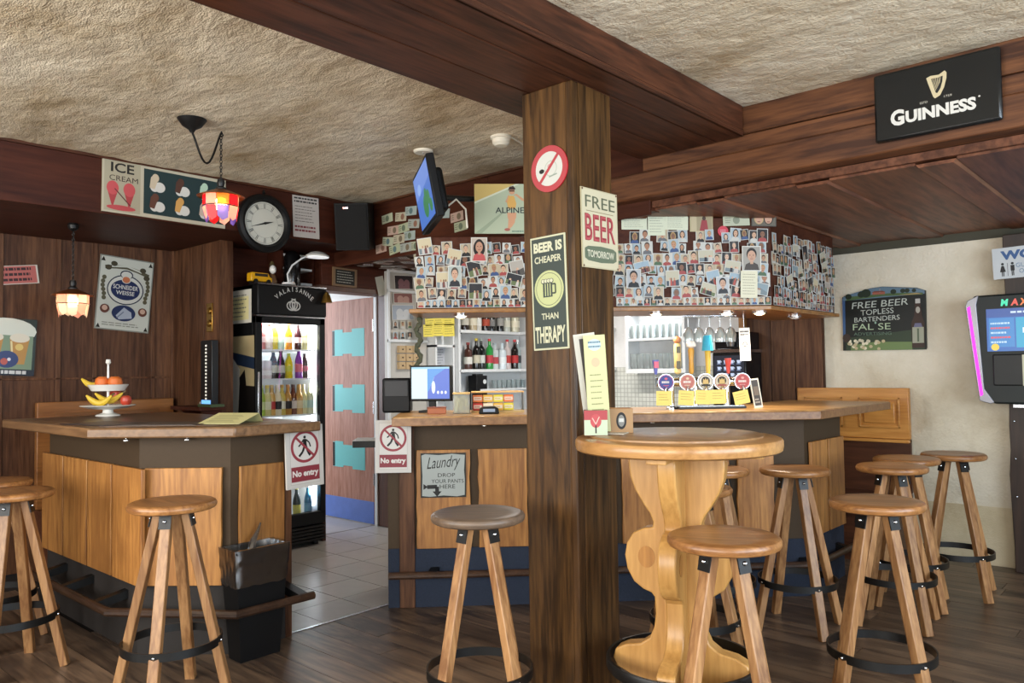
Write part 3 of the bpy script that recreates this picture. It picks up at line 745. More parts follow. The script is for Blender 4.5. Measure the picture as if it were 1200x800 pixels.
MB().box(-0.06, 0.012, -hw, hw, 1.826, 1.838).build('silver_strip', M['steel'], hd)
MB().box(-0.1, 0.034, -hw, hw, 2.07, 2.082).build('silver_top', M['steel'], hd)
kg = MB()
for i in range(5): kg.box(-0.02, 0.012, -hw + 0.01, hw - 0.01, 0.04 + 0.026 * i, 0.058 + 0.026 * i)
kg.build('kick_grille', M['black'], fg)
for s_ in (-1, 1): MB().lathe([(0.025, 0), (0.025, 0.035)], 12, (-0.06, s_ * (hw - 0.06), 0)).build('foot', M['black'], fg)
SHZ = (0.205, 0.60, 1.055, 1.345, 1.575)
for z in SHZ: MB().box(-0.57, -0.07, -hw + 0.04, hw - 0.045, z - 0.012, z).build('shelf', M['white'], fg)
MB().box(-0.12, -0.105, hw - 0.055, hw - 0.035, 0.3, 1.75).build('light_strip', M['led'], fg)
MB().box(-0.5, -0.1, -hw + 0.1, hw - 0.1, 1.80, 1.812).build('light_panel', M['led'], fg)
area('fridge_light', (FX - 0.09, (FY0 + FY1) / 2, 1.80), (FX - 0.3, (FY0 + FY1) / 2, 0), 0.5, 0.05, 12, (0.95, 1, 1))
area('fridge_light_side', (FX - 0.09, FY1 - 0.07, 1.05), (FX - 0.5, FY0 + 0.1, 1.05), 0.03, 1.3, 12, (0.95, 1, 1))
# header lettering along an arc and the ram emblem
p = Print(2 * hw, 0.23, 0.031)
for i, ch in enumerate('VALAISANNE'):
    vs, fs, asp = text_geo(ch, 0.012); a = R(130 - 80 * i / 9); p.k = 1
    wd, ht = 0.034 * min(asp, 0.85), 0.036
    cx, cz = 0.26 * math.cos(a) * 0.88 + 0.01, 0.26 * math.sin(a) - 0.185; t = a - math.pi / 2
    pts = []
    for u, v in vs:
        X, Z = (u - 0.5) * wd, v * ht; pts.append((cx + X * math.cos(t) - Z * math.sin(t), -0.0316, cz + X * math.sin(t) + Z * math.cos(t)))
    p.b.add(pts, fs, lin('#d8d8d4'))
for s_ in (-1, 1):
    p.line([(0.5 + s_ * (0.03 + 0.075 * math.sin(R(x)) * (1 - x / 620)), 0.30 - 0.17 * math.cos(R(x)) * (1 - x / 620) + 0.05) for x in range(180, -200, -30)], 0.016, '#cfcfca')
p.poly([(0.47, 0.48), (0.53, 0.48), (0.525, 0.3), (0.51, 0.18), (0.49, 0.18), (0.475, 0.3)], '#cfcfca')
p.poly([(0.488, 0.42), (0.512, 0.42), (0.5, 0.25)], '#151515')
o = p.build('lettering', hd); o['kind'] = 'stuff'; o.rotation_euler = (0, 0, R(90)); o.location = (0, 0, 1.955)
# side decal: beer-pour picture and price sheet
p = Print(0.56, 1.30, 0.0)
p.rect(0, 0, 1, 1, '#1b1512').poly([(0, 0.72), (1, 0.70), (1, 1), (0, 1)], '#c9b37e').poly([(0, 0.86), (1, 0.80), (1, 0.87), (0, 0.93)], '#20344f')
p.poly([(0.05, 0.9), (0.42, 0.87), (0.62, 0.8), (0.55, 0.42), (0.4, 0.36), (0.3, 0.46), (0.2, 0.4), (0.05, 0.5)], '#d9d3c4')
p.poly([(0.6, 0.75), (0.75, 0.8), (0.9, 0.4), (0.7, 0.35)], '#16110f').poly([(0.1, 0.5), (0.3, 0.32), (0.4, 0.42), (0.55, 0.3), (0.75, 0.46), (0.98, 0.4), (1, 0.05), (0.1, 0.0)], '#c41f1f')
p.ell(0.78, 0.13, 0.26, 0.14, '#e6c3ad').line([(0.6, 0.2), (0.8, 0.1), (0.95, 0.12)], 0.03, '#a04a3c')
o = p.build('side_picture', fg); o.location = (-0.30, -hw - 0.001, 1.03)
p = Print(0.4, 0.26, 0.0); p.rect(0, 0, 1, 1, '#e9e4d3').rect(0.1, 0.1, 0.9, 0.8, '#f4e7a0').scribble(0.15, 0.15, 0.85, 0.9, 6, '#8a8878', 0.3, 3)
o = p.build('price_sheet', fg); o.location = (-0.26, -hw - 0.001, 1.91)

# ================================================================== BOTTLES
BP = {'wine': [(0.0, 0), (0.037, 0), (0.038, 0.01), (0.038, 0.19), (0.034, 0.205), (0.015, 0.235), (0.0135, 0.29), (0.0155, 0.292), (0.0155, 0.302), (0, 0.302)],
      'spirit': [(0.0, 0), (0.041, 0), (0.042, 0.008), (0.042, 0.17), (0.036, 0.19), (0.016, 0.205), (0.014, 0.25), (0.017, 0.252), (0.017, 0.262), (0, 0.262)],
      'beer': [(0.0, 0), (0.030, 0), (0.031, 0.008), (0.031, 0.12), (0.027, 0.145), (0.0145, 0.18), (0.0125, 0.215), (0.0145, 0.218), (0.0145, 0.228), (0, 0.228)],
      'soda': [(0.0, 0), (0.028, 0), (0.031, 0.01), (0.028, 0.06), (0.031, 0.11), (0.027, 0.14), (0.013, 0.175), (0.0135, 0.20), (0, 0.2)],
      'can': [(0.0, 0), (0.024, 0), (0.029, 0.008), (0.029, 0.13), (0.025, 0.14), (0, 0.14)]}
_proto = {}
def bottle(kind, body, lab, cap, loc, label, group, h=1.0, glassy=False):
    k = (kind, body, lab, cap)
    if k not in _proto:
        pr = BP[kind]; hh = pr[-1][1]
        me1 = MB().lathe(pr, 14).mesh('bottle_body', flat(body, 0.12))
        r = pr[2][0] + 0.0006; z0, z1 = hh * 0.2, hh * 0.46
        if kind == 'soda': z0, z1 = 0.055, 0.1
        me2 = MB().lathe([(r, z0), (r, z1)], 14).mesh('label', flat(lab, 0.6)); me2 = me2
        cr = pr[-2][0] + 0.0006
        me3 = MB().lathe([(cr, hh - 0.022), (cr, hh + 0.001), (0, hh + 0.001)], 12).mesh('cap', flat(cap, 0.35))
        _proto[k] = (me1, me2, me3)
    a, b_, c = _proto[k]
    o = inst('bottle', a, None, loc, (0, 0, rnd.random() * 6), (1, 1, h)); tag(o, label, 'can' if kind == 'can' else 'bottle', group)
    if kind == 'can': o.name = 'drink_can'
    inst('paper_label', b_, o); inst('lid' if kind == 'can' else 'cap', c, o)
    return o
def fy(px): return PX(-5.56).hit(px, 450)[0]
rows = [
 (4, [(304, 'soda', '#d98a86', '#f2d6d2', '#c05050', 'pink soda bottle'), (312, 'soda', '#e2d2c8', '#efe9e2', '#b03a30', 'pale rose soda bottle'), (319, 'soda', '#d9c33a', '#f0e48a', '#d8d8d0', 'lemon yellow soda bottle'), (326, 'soda', '#bcd6c4', '#dcece0', '#e8e8e8', 'clear green water bottle'), (336, 'soda', '#e08a1c', '#eac9b0', '#e09020', 'bright orange juice bottle'), (346, 'soda', '#35181c', '#d8b8b4', '#26130f', 'dark cherry juice bottle'), (355, 'soda', '#c9c18a', '#ece6c2', '#d8d0a0', 'pale yellow lemonade bottle')]),
 (3, [(304, 'can', '#ecdcdc', '#f6efee', '#c8c8c8', 'pale pink drink can'), (311, 'can', '#ecdcdc', '#f6efee', '#c8c8c8', 'pale pink drink can'), (318, 'beer', '#3b2b22', '#cfc9b8', '#d8d2c0', 'brown beer bottle with cream label'), (326, 'beer', '#1c1512', '#c8c2b4', '#3a2a20', 'black beer bottle with pale label'), (336, 'soda', '#e3c81e', '#d2cc3a', '#c7cf50', 'yellow mixed-drink bottle'), (347, 'beer', '#7c2a9a', '#d0607a', '#b050c8', 'bright purple mixed-drink bottle'), (355, 'soda', '#2c1422', '#a04a60', '#1c1018', 'dark berry juice bottle')]),
 (2, [(304, 'beer', '#b8cf5a', '#e0e6a0', '#d8d890', 'lime green beer bottle'), (310, 'beer', '#dcd28a', '#efe8c0', '#e8c850', 'pale gold beer bottle'), (316, 'beer', '#e0b060', '#c43a34', '#e0c080', 'amber bottle with red label'), (322, 'beer', '#e9dcb8', '#2a2a2c', '#e8e0c8', 'cream bottle with black label'), (328, 'beer', '#e2c868', '#f1ead0', '#d09a30', 'gold beer bottle with white label'), (334, 'beer', '#c08a40', '#241c1a', '#c07a28', 'amber beer bottle with dark label'), (341, 'beer', '#6a2f20', '#e0cfc0', '#50281c', 'red-brown beer bottle'), (347, 'beer', '#cf9a4c', '#e3c896', '#d8a040', 'honey coloured beer bottle'), (353, 'beer', '#d4c88e', '#b8c6a0', '#d8d0a0', 'straw coloured cider bottle'), (360, 'beer', '#cfd0a8', '#a9c8bc', '#e0e0d0', 'pale green cider bottle')]),
 (0, [(331, 'beer', '#22302c', '#3a4a50', '#d8d8d0', 'dark green bottle'), (344, 'beer', '#2a3a3a', '#d6cc52', '#e0d860', 'dark bottle with yellow label'), (358, 'beer', '#2f78a0', '#3f8ab8', '#e4eaee', 'blue water bottle')]),
]
names = {4: 'on the top fridge shelf', 3: 'on the second fridge shelf', 2: 'on the crowded third fridge shelf', 0: 'on the bottom fridge shelf'}
for si, items in rows:
    for i, (px, kind, body, lab, cap, nm) in enumerate(items):
        h = 1.0 if si != 2 else 1.05
        if si == 0: h = 1.2
        if 'purple' in nm: h = 1.1
        bottle(kind, body, lab, cap, (-5.53 + 0.01 * (i % 2), fy(px), SHZ[si]), nm + ' ' + names[si], 'bottles in the drinks fridge', h)
    if si == 2:           # second rank, behind
        for i, (px, kind, body, lab, cap, nm) in enumerate(items[::2]):
            bottle(kind, body, lab, cap, (-5.64, fy(px + 3), SHZ[si]), nm + ' in the rear rank of the third fridge shelf', 'bottles in the drinks fridge', 1.0)

# ================================================================== THINGS ON AND BY THE FRIDGE
FT = 2.083
v = thing('toy_van', 'small yellow toy van standing on the fridge', 'toy', (-5.50, 3.06 + 0.12, FT), R(90))
MB().prism([(-0.09, 0.018), (0.09, 0.018), (0.09, 0.05), (0.07, 0.055), (0.055, 0.085), (-0.085, 0.085), (-0.09, 0.07)], -0.035, 0.035, 'y').build('van_body', M['yellowcar'], v, bevel=0.004)
for sx in (-0.055, 0.055):
    for sy in (-0.036, 0.036):
        w_ = MB().lathe([(0.0, -0.006), (0.018, -0.006), (0.018, 0.006), (0, 0.006)], 12); w_.v = [(x + sx, z + sy, y + 0.018) for x, y, z in w_.v]; w_.build('wheel', M['black'], v)
MB().box(-0.06, 0.05, -0.0362, -0.0352, 0.056, 0.078).build('window', flat('#33302c', 0.2), v)
v = thing('figurine', 'white bird-headed figurine with brown body on the fridge', 'figurine', (-5.52, 3.30, FT))
MB().lathe([(0, 0), (0.035, 0), (0.04, 0.03), (0.03, 0.07), (0.018, 0.09), (0, 0.09)], 14).build('body', flat('#6b4a2c'), v)
MB().ball((0.01, 0, 0.125), (0.03, 0.026, 0.036), 12, 8).build('head', M['whitegloss'], v)
MB().lathe([(0.008, 0.155), (0.022, 0.16), (0.01, 0.19), (0.0, 0.195)], 10).build('cap', flat('#4d4326'), v)
v = thing('beer_can_display', 'tall black beer tap cylinder with white emblem on the fridge', 'display', (-5.50, 3.47, FT))
MB().lathe([(0, 0), (0.062, 0), (0.066, 0.02), (0.066, 0.24), (0.05, 0.27), (0.02, 0.29), (0, 0.29)], 20).build('cylinder', flat('#0d0d0e', 0.2), v)
p = Print(0.08, 0.1, 0.067); p.ell(0.5, 0.6, 0.28, None, '#d8d4c6').ell(0.5, 0.6, 0.2, None, '#15120f').rect(0.3, 0.15, 0.7, 0.25, '#d8d4c6')
o = p.build('emblem', v); o.rotation_euler = (0, 0, R(60))
v = thing('desk_lamp', 'white gooseneck desk lamp leaning over the fridge top', 'lamp', (-5.36, 3.36, FT))
lp = [(-0.02, 0.0, 0.01), (-0.02, -0.01, 0.08), (0.0, 0.02, 0.15), (0.03, 0.09, 0.21), (0.05, 0.14, 0.235)]
MB().lathe([(0, 0), (0.05, 0), (0.05, 0.012), (0.01, 0.02), (0, 0.02)], 16, (-0.02, 0, 0)).build('base', M['white'], v)
MB().tube(lp, 0.007, 8).build('gooseneck', M['white'], v)
o = MB().lathe([(0.09, 0), (0.088, 0.012), (0.06, 0.035), (0.02, 0.045), (0, 0.046)], 20).build('shade', M['whitegloss'], v, (0.05, 0.22, 0.23)); o.scale = (0.9, 1.1, 1)
o = MB().lathe([(0.0, 0.0), (0.085, 0.0), (0.0851, 0.003)], 20).build('diffuser', glow('lamp_diffuser', '#f2f4f6', 0.7), v, (0.05, 0.22, 0.226)); o.scale = (0.9, 1.1, 1)
v = thing('brass_bell', 'small brass bell hanging at the fridge header', 'bell', (-5.36, 3.70, 1.955))
MB().lathe([(0.045, 0), (0.04, 0.02), (0.028, 0.06), (0.012, 0.085), (0, 0.088)], 16).build('bell_cup', M['brass'], v)
MB().bar((0, 0, 0.085), (-0.04, 0, 0.10), 0.012, 0.012).build('bell_bracket', M['black'], v)
v = thing('wall_rack', 'narrow dark rack with white shelves above the fridge', 'shelf', (-5.80, 3.58, FT + 0.002))
for y0 in (-0.15, 0.14): MB().box(0, 0.2, y0, y0 + 0.02, 0, 0.30).build('upright', M['panelred'], v)
for z in (0.03, 0.15, 0.26): MB().box(0, 0.2, -0.13, 0.14, z, z + 0.018).build('rack_shelf', M['white'], v)

# clock
ck = thing('wall_clock', 'large round black wall clock with Roman hour marks', 'clock', (-5.055, 2.945, 2.462), (0, 0, R(90)))
b = MB(); b.X = Matrix.Rotation(R(90), 4, 'X')
b.lathe([(0.0, 0.0), (0.20, 0.0), (0.212, 0.02), (0.205, 0.05), (0.185, 0.062), (0.168, 0.058), (0.158, 0.035), (0.152, 0.03)], 48); b.build('case', M['blackplastic'], ck)
p = Print(0.31, 0.31, 0.031); p.ell(0.5, 0.5, 0.5, 0.5, '#dfe0d2', 48)
p.ring(0.5, 0.5, 0.47, 0.006, '#6a6a60').ring(0.5, 0.5, 0.34, 0.005, '#8a8a80')
for i in range(12):
    a = R(90 - 30 * i); r0, r1 = 0.345, 0.455
    for o_ in ((-0.02, 0, 0.02) if i % 3 == 2 else (-0.012, 0.012)):
        p.line([(0.5 + r0 * math.cos(a) - o_ * math.sin(a), 0.5 + r0 * math.sin(a) + o_ * math.cos(a)), (0.5 + r1 * math.cos(a) - o_ * 1.4 * math.sin(a), 0.5 + r1 * math.sin(a) + o_ * 1.4 * math.cos(a))], 0.011, '#23231f')
p.build('dial', ck)
p = Print(0.31, 0.31, 0.036)
for ang, L, wd in ((75 + 0, 0.24, 0.03), (252, 0.40, 0.02)):
    a = R(90 - ang); p.poly([(0.5 - 0.07 * math.cos(a), 0.5 - 0.07 * math.sin(a)), (0.5 + wd * math.sin(a), 0.5 - wd * math.cos(a)), (0.5 + L * math.cos(a), 0.5 + L * math.sin(a)), (0.5 - wd * math.sin(a), 0.5 + wd * math.cos(a))], '#151515')
p.ell(0.5, 0.5, 0.03, None, '#151515'); p.build('hands', ck)
MB().lathe([(0.006, 0), (0.014, 0.01), (0.004, 0.03), (0, 0.032)], 10, (0, -0.02, 0.212)).build('hanger', M['black'], ck)

# loudspeaker at the bulkhead corner
sp = thing('loudspeaker', 'black bookshelf loudspeaker tilted down in the ceiling corner', 'loudspeaker', (-4.93, 3.66, 2.53), (R(0), R(12), R(-48)))
MB().box(-0.15, 0.10, -0.13, 0.13, -0.19, 0.17).build('cabinet', M['blackplastic'], sp, bevel=0.006)
MB().box(0.10, 0.112, -0.12, 0.12, -0.18, 0.16).build('grille', M['fabric'], sp, bevel=0.004)
MB().box(0.112, 0.114, -0.06, -0.02, 0.125, 0.14).build('badge', M['chrome'], sp)
MB().bar((-0.1, 0, 0.05), (-0.17, 0, 0.09), 0.04, 0.04).build('wall_bracket', M['black'], sp)

# pendant lamps with a broken skirt of coloured glass
def pendant(loc, rim, label, cols, swag):
    t = thing('pendant_lamp', label, 'lamp', loc, group='stained glass pendant lamps')
    if swag:      # canopy sits aside and the cord loops to a hook
        c = Vector(swag) - Vector(loc)
        MB().lathe([(0.075, -0.004), (0.05, -0.04), (0.018, -0.06), (0.01, -0.075), (0, -0.076)], 20, (c.x, c.y, c.z)).build('ceiling_rose', M['black'], t)
        pts = []
        for i in range(13):
            k = i / 12; q_ = c * (1 - k); pts.append((q_.x, q_.y, c.z - 0.07 * (1 - k) - 0.17 * math.sin(math.pi * k) ** 1.2 - 0.01 * k))
        MB().tube(pts, 0.006, 6).build('swag_cord', M['black'], t)
        z = c.z; MB().tube([(0, 0, z), (0, 0.012, z - 0.02), (0, 0, z - 0.03)], 0.005, 6).build('ceiling_hook', M['black'], t)
    else:
        z = 0.5; MB().lathe([(0.032, 0), (0.036, -0.012), (0.03, -0.035), (0.012, -0.05), (0, -0.05)], 16, (0, 0, z)).build('ceiling_rose', M['black'], t)
    b = MB(); n = int((z - 0.12) / 0.018)
    for i in range(n):
        zz = 0.12 + (z - 0.14) * i / n
        b.tube([(0.007 * math.cos(a) * (1 if i % 2 else 0), 0.007 * math.cos(a) * (0 if i % 2 else 1), zz + 0.011 * math.sin(a)) for a in [k * math.pi / 3 for k in range(6)]], 0.0025, 5, True)
    b.build('chain', M['black'], t)
    MB().lathe([(0.018, 0.12), (0.022, 0.10), (0.016, 0.08), (0.03, 0.07), (0.03, 0.062), (0, 0.062)], 14).build('socket_cap', M['black'], t)
    MB().lathe([(0.03, 0.062), (0.06, 0.05), (0.105, 0.032), (0.128, 0.022), (0.124, 0.018), (0.10, 0.027), (0.055, 0.044), (0.03, 0.055)], 28).build('shade_rim', M['copper'], t)
    MB().ball((0, 0, -0.02), (0.032, 0.032, 0.042), 12, 8).build('bulb', M['bulb'], t)
    gl = random.Random(5 + len(cols)); n = 9
    for i in range(n):
        a0, a1 = 2 * math.pi * i / n, 2 * math.pi * (i + 0.94) / n; r = 0.097
        b = MB(); z0, z1, z2 = 0.026, -0.035, -0.095 - gl.random() * 0.02
        P_ = lambda a, z, rr=r: (rr * math.cos(a), rr * math.sin(a), z)
        am = (a0 + a1) / 2
        b.add([P_(a0, z0), P_(a1, z0), P_(a1, z1), P_(a0, z1)], [(0, 1, 2, 3)]); o = b.build('glass_pane', cols[i % len(cols)], t)
        b = MB(); b.add([P_(a0, z1 - 0.004), P_(a1, z1 - 0.004), P_(a1, z2, 0.085), P_(am, z2 - 0.016, 0.082), P_(a0, z2 + 0.01, 0.085)], [(0, 1, 2, 3, 4)]); b.build('glass_pane', cols[(i * 2 + 1) % len(cols)], t)
    MB().tube([(0.098 * math.cos(k * math.pi / 12), 0.098 * math.sin(k * math.pi / 12), -0.036) for k in range(24)], 0.003, 5, True).build('lead_ring', M['black'], t)
    l = bpy.data.lights.new('pendant_bulb', 'POINT'); l.energy = 7; l.color = (1, 0.75, 0.45); l.shadow_soft_size = 0.04
    lo = bpy.data.objects.new('pendant_bulb', l); COLL.objects.link(lo); lo.parent = t; lo.location = (0, 0, -0.02)
def tint(name, col, s=0.35):
    m, nt, b = newmat(name); L = nt.links.new; out = nt.nodes['Material Output']
    t = N(nt, 'ShaderNodeBsdfTranslucent'); t.inputs[0].default_value = c4(col)
    tr = N(nt, 'ShaderNodeBsdfTransparent'); tr.inputs[0].default_value = c4(col)
    mx = N(nt, 'ShaderNodeMixShader'); mx.inputs[0].default_value = s
    b.inputs['Base Color'].default_value = c4(col); b.inputs['Roughness'].default_value = 0.15
    m2 = N(nt, 'ShaderNodeMixShader'); m2.inputs[0].default_value = 0.35
    L(t.outputs[0], mx.inputs[1]); L(tr.outputs[0], mx.inputs[2]); L(mx.outputs[0], m2.inputs[1]); L(b.outputs[0], m2.inputs[2]); L(m2.outputs[0], out.inputs['Surface'])
    return m
red, pink, amb, pale, vio = tint('red_glass', '#c8202c'), tint('pink_glass', '#f0a8a0'), tint('amber_glass', '#e08a3a'), tint('pale_glass', '#ecd6cc'), tint('violet_glass', '#6a5ac0')
hk = onz(259, 154, ZC)
lz = atd(261, 240, (hk - CAM).dot(FWD)).z
pendant((hk.x, hk.y, lz + 0.02), 0, 'red and pink glass pendant lamp swagged from the plaster ceiling', [red, pink, amb, red, pale, vio], tuple(onz(225, 139, ZC)))
l2 = onz(86, 262, ZS)
pendant((l2.x, l2.y, ZS - 0.5), 0, 'pale pink glass pendant lamp hanging below the dark soffit', [pale, pink, pale], None)

# smoke detector and ceiling plate
q_ = onz(587, 160, ZC)
o = thing('smoke_detector', 'white round smoke detector on the plaster ceiling', 'smoke detector', (q_.x, q_.y, ZC))
MB().lathe([(0.062, 0), (0.062, -0.012), (0.055, -0.016), (0, -0.016)], 24).build('base_plate', M['cream'], o)
MB().lathe([(0.052, -0.016), (0.05, -0.04), (0.035, -0.055), (0, -0.056)], 24).build('sensor_dome', M['cream'], o)
q_ = onz(496, 176, ZC)
o = thing('ceiling_cover', 'flat white round cover plate on the ceiling above the television', 'cover plate', (q_.x, q_.y, ZC))
MB().lathe([(0.06, 0.004), (0.06, -0.012), (0.052, -0.018), (0, -0.018)], 24).build('disc', M['cream'], o)
MB().lathe([(0.006, -0.018), (0.006, -0.021), (0, -0.021)], 8).build('screw', M['steel'], o)
MB().tube([onz(600, 160, ZC) + Vector((0, 0, -0.006)), onz(616, 170, ZC) + Vector((0, 0, -0.006)), onz(640, 182, ZC) + Vector((0, 0, -0.006))], 0.006, 6).build('ceiling_cable', M['cream'])
tag(bpy.data.objects['ceiling_cable'], 'thin cream cable running from the smoke detector to the post', 'cable')

# ================================================================== SIGNS AND POSTERS
def d_ice(p):
    p.rect(0, 0, 1, 1, '#cfc6ac').rect(0.012, 0.03, 0.285, 0.97, '#b9b094')
    p.text('ICE', 0.06, 0.76, 0.235, 0.94, '#1d1a18', 0.02).text('CREAM', 0.05, 0.60, 0.265, 0.70, '#3a2420', 0.0)
    for x0 in (0.075, 0.20):
        p.poly([(x0 - 0.04, 0.42), (x0 + 0.04, 0.42), (x0 + 0.004, 0.12), (x0 - 0.004, 0.12)], '#b8242c').ell(x0, 0.46, 0.045, 0.13, '#d43a40')
    p.line([(0.09, 0.45), (0.21, 0.16)], 0.008, '#6a2a28').ell(0.14, 0.1, 0.11, 0.05, '#c8343a')
    p.rect(0.31, 0.07, 0.985, 0.93, '#1f3a3c')
    cs = ['#d9c7a8', '#5a3626', '#bfe0c4', '#6b3d28', '#e3a63c', '#d8c0ae']
    for i in range(6):
        x = 0.40 + 0.205 * (i % 3); y = 0.68 - 0.38 * (i // 3)
        p.ell(x + 0.035, y - 0.07, 0.045, 0.10, '#e6e4dc').ell(x - 0.005, y - 0.08, 0.035, 0.09, '#e6e4dc')
        p.poly([(x - 0.045, y - 0.1), (x - 0.005, y - 0.12), (x + 0.03, y + 0.12), (x - 0.005, y + 0.18), (x - 0.035, y + 0.1)], cs[i]).ell(x + 0.002, y + 0.1, 0.028, 0.08, cs[i])
sign('ice_cream_board', 'long ice cream menu board on the bulkhead beside the clock', 'sign', PX(-5.068), ((121, 184), (263, 212), (263, 268), (117, 247)), 0.012, '#b9b094', d_ice)
def d_notice(p):
    p.rect(0, 0, 1, 1, '#d8d2cc').scribble(0.06, 0.82, 0.96, 0.98, 2, '#3a3a3a', 0.5, 1).scribble(0.08, 0.35, 0.95, 0.78, 6, '#6a6460', 0.22, 2).scribble(0.06, 0.12, 0.9, 0.3, 2, '#8a2a34', 0.5, 3)
sign('paper_notice', 'white paper notice with printed lines between clock and loudspeaker', 'notice', PX(-5.068), ((343, 228), (374, 233), (373, 280), (343, 277)), 0.002, '#d8d2cc', d_notice)
def d_schn(p):
    p.rect(0, 0, 1, 1, '#8f9288').rect(0.02, 0.015, 0.98, 0.985, '#cfd2c6')
    for u in (0.06, 0.94):
        for v in (0.05, 0.95): p.poly([(u - 0.04, v - 0.03), (u + 0.04, v - 0.03), (u, v + 0.03)], '#2a2a24')
    p.line([(0.1, 0.84), (0.3, 0.86), (0.5, 0.87), (0.7, 0.84), (0.92, 0.79)], 0.07, '#5a5640').line([(0.22, 0.86), (0.5, 0.885), (0.78, 0.83)], 0.035, '#cfd2c6')
    for u, v in ((0.16, 0.84), (0.26, 0.9), (0.8, 0.86), (0.88, 0.76)): p.ell(u, v, 0.06, 0.035, '#4b4634')
    for s_ in (-1, 1):
        for i in range(6): p.ell(0.5 + s_ * (0.40 + 0.02 * math.sin(i)), 0.70 - 0.055 * i, 0.04, 0.03, '#5f5a42')
    p.ell(0.5, 0.56, 0.34, 0.205, '#1c2340', 30).ell(0.5, 0.56, 0.32, 0.19, '#d8d9cf', 30).ell(0.5, 0.77, 0.12, 0.06, '#1c2340').ell(0.5, 0.765, 0.1, 0.05, '#d8d9cf')
    p.ell(0.5, 0.56, 0.27, 0.14, '#1c2a58', 30).ell(0.5, 0.70, 0.085, 0.052, '#d8d9cf').ell(0.5, 0.70, 0.07, 0.043, '#c86a30')
    p.text('SCHNEIDER', 0.27, 0.565, 0.73, 0.625, '#e8e8e0', 0.008).text('WEISSE', 0.33, 0.49, 0.67, 0.545, '#e8e8e0', 0.008)
    p.ell(0.5, 0.24, 0.22, 0.11, '#20305c', 26).poly([(0.36, 0.2), (0.5, 0.32), (0.64, 0.26), (0.66, 0.18), (0.42, 0.15)], '#aab4c4').line([(0.38, 0.17), (0.5, 0.26)], 0.02, '#707a90')
    for u in (0.15, 0.85): p.ell(u, 0.28, 0.085, 0.06, '#6a3a2a').ell(u, 0.29, 0.05, 0.035, '#d0a890')
    p.scribble(0.12, 0.05, 0.88, 0.11, 2, '#8a8a80', 0.4, 5)
sign('wheat_beer_sign', 'cream tin sign with a blue oval beer emblem, hung tilted on panelling', 'sign', PX(XN + 0.002), ((118, 298), (180, 308), (172, 391), (108, 384)), 0.006, '#9a9a90', d_schn, mat='printg', out=0.012)
def d_red(p):
    p.rect(0, 0, 1, 1, '#d9d2c4').rect(0.0, 0.04, 0.97, 0.96, '#c25a50').ell(0.18, 0.5, 0.14, 0.4, '#a0332c').ell(0.18, 0.55, 0.06, 0.2, '#e0b0a0')
    p.scribble(0.42, 0.1, 0.95, 0.95, 3, '#3a2020', 0.5, 9)
sign('red_sticker', 'small red sticker plate with three dark lines on the nook wall', 'sign', PX(XN + 0.002), ((-30, 312), (44, 311), (45, 331), (-30, 336)), 0.003, '#d9d2c4', d_red, out=0.004)
def d_erd(p):
    p.rect(0, 0, 1, 1, '#2a3a34').ell(0.5, 0.78, 0.5, 0.22, '#dfe6d8').rect(0.05, 0.1, 0.95, 0.7, '#7f9a7a')
    for u in (0.28, 0.72):
        p.poly([(u - 0.12, 0.2), (u + 0.1, 0.2), (u + 0.17, 0.66), (u - 0.17, 0.66)], '#c08a28').ell(u, 0.66, 0.17, 0.08, '#e9e2cc').ell(u, 0.5, 0.07, 0.06, '#e8c860').line([(u - 0.1, 0.25), (u - 0.14, 0.6)], 0.03, '#f0e0a0')
    p.ell(0.52, 0.28, 0.2, 0.15, '#223a78').ell(0.48, 0.24, 0.06, 0.06, '#c04a3a').ell(0.56, 0.28, 0.03, 0.03, '#e8e8f0').rect(0, 0, 1, 0.11, '#1a2230').scribble(0.25, 0.015, 0.9, 0.1, 1, '#d8d8d8', 0.7, 4)
sl = [(-0.5, -0.46), (-0.46, -0.5), (0.46, -0.5), (0.5, -0.46), (0.5, 0.36), (0.42, 0.47), (0.2, 0.5), (-0.2, 0.5), (-0.42, 0.47), (-0.5, 0.36)]
def d_erd2(p):
    d_erd(p)
sign('beer_glass_sign', 'glossy tin sign with two wheat beer glasses on the nook wall', 'sign', PX(XN + 0.002), ((-28, 371), (45, 374), (36, 442), (-32, 437)), 0.008, '#20302c', d_erd2, mat='printg', out=0.012)
# post signs
def d_round(p):
    p.ell(0.5, 0.5, 0.5, 0.5, '#c02430', 40).ell(0.5, 0.5, 0.37, 0.37, '#dcdcd2', 40).ell(0.55, 0.5, 0.17, 0.17, '#b9c4b4', 24).ell(0.55, 0.5, 0.15, 0.15, '#dcdcd2', 24)
    p.ell(0.30, 0.47, 0.07, 0.05, '#23231f').ell(0.52, 0.55, 0.06, 0.05, '#d8a0a0').line([(0.5, 0.32), (0.72, 0.36)], 0.03, '#9aa89a').line([(0.25, 0.22), (0.75, 0.78)], 0.07, '#c02430')
l_, W_, H_, r_ = place(PY(2.53), (628, 176), (662, 176), (662, 220), (628, 220), out=0.002)
b = MB(); b.X = Matrix.Rotation(R(90), 4, 'X'); b.lathe([(0, 0), (0.098, 0), (0.098, 0.006), (0, 0.006)], 40)
o = b.build('prohibition_sign', flat('#c02430'), None, l_, (0, 0, 0)); tag(o, 'round red and white prohibition sign at the top of the post', 'sign')
p = Print(0.196, 0.196, 0.006); d_round(p); p.build('print', o)
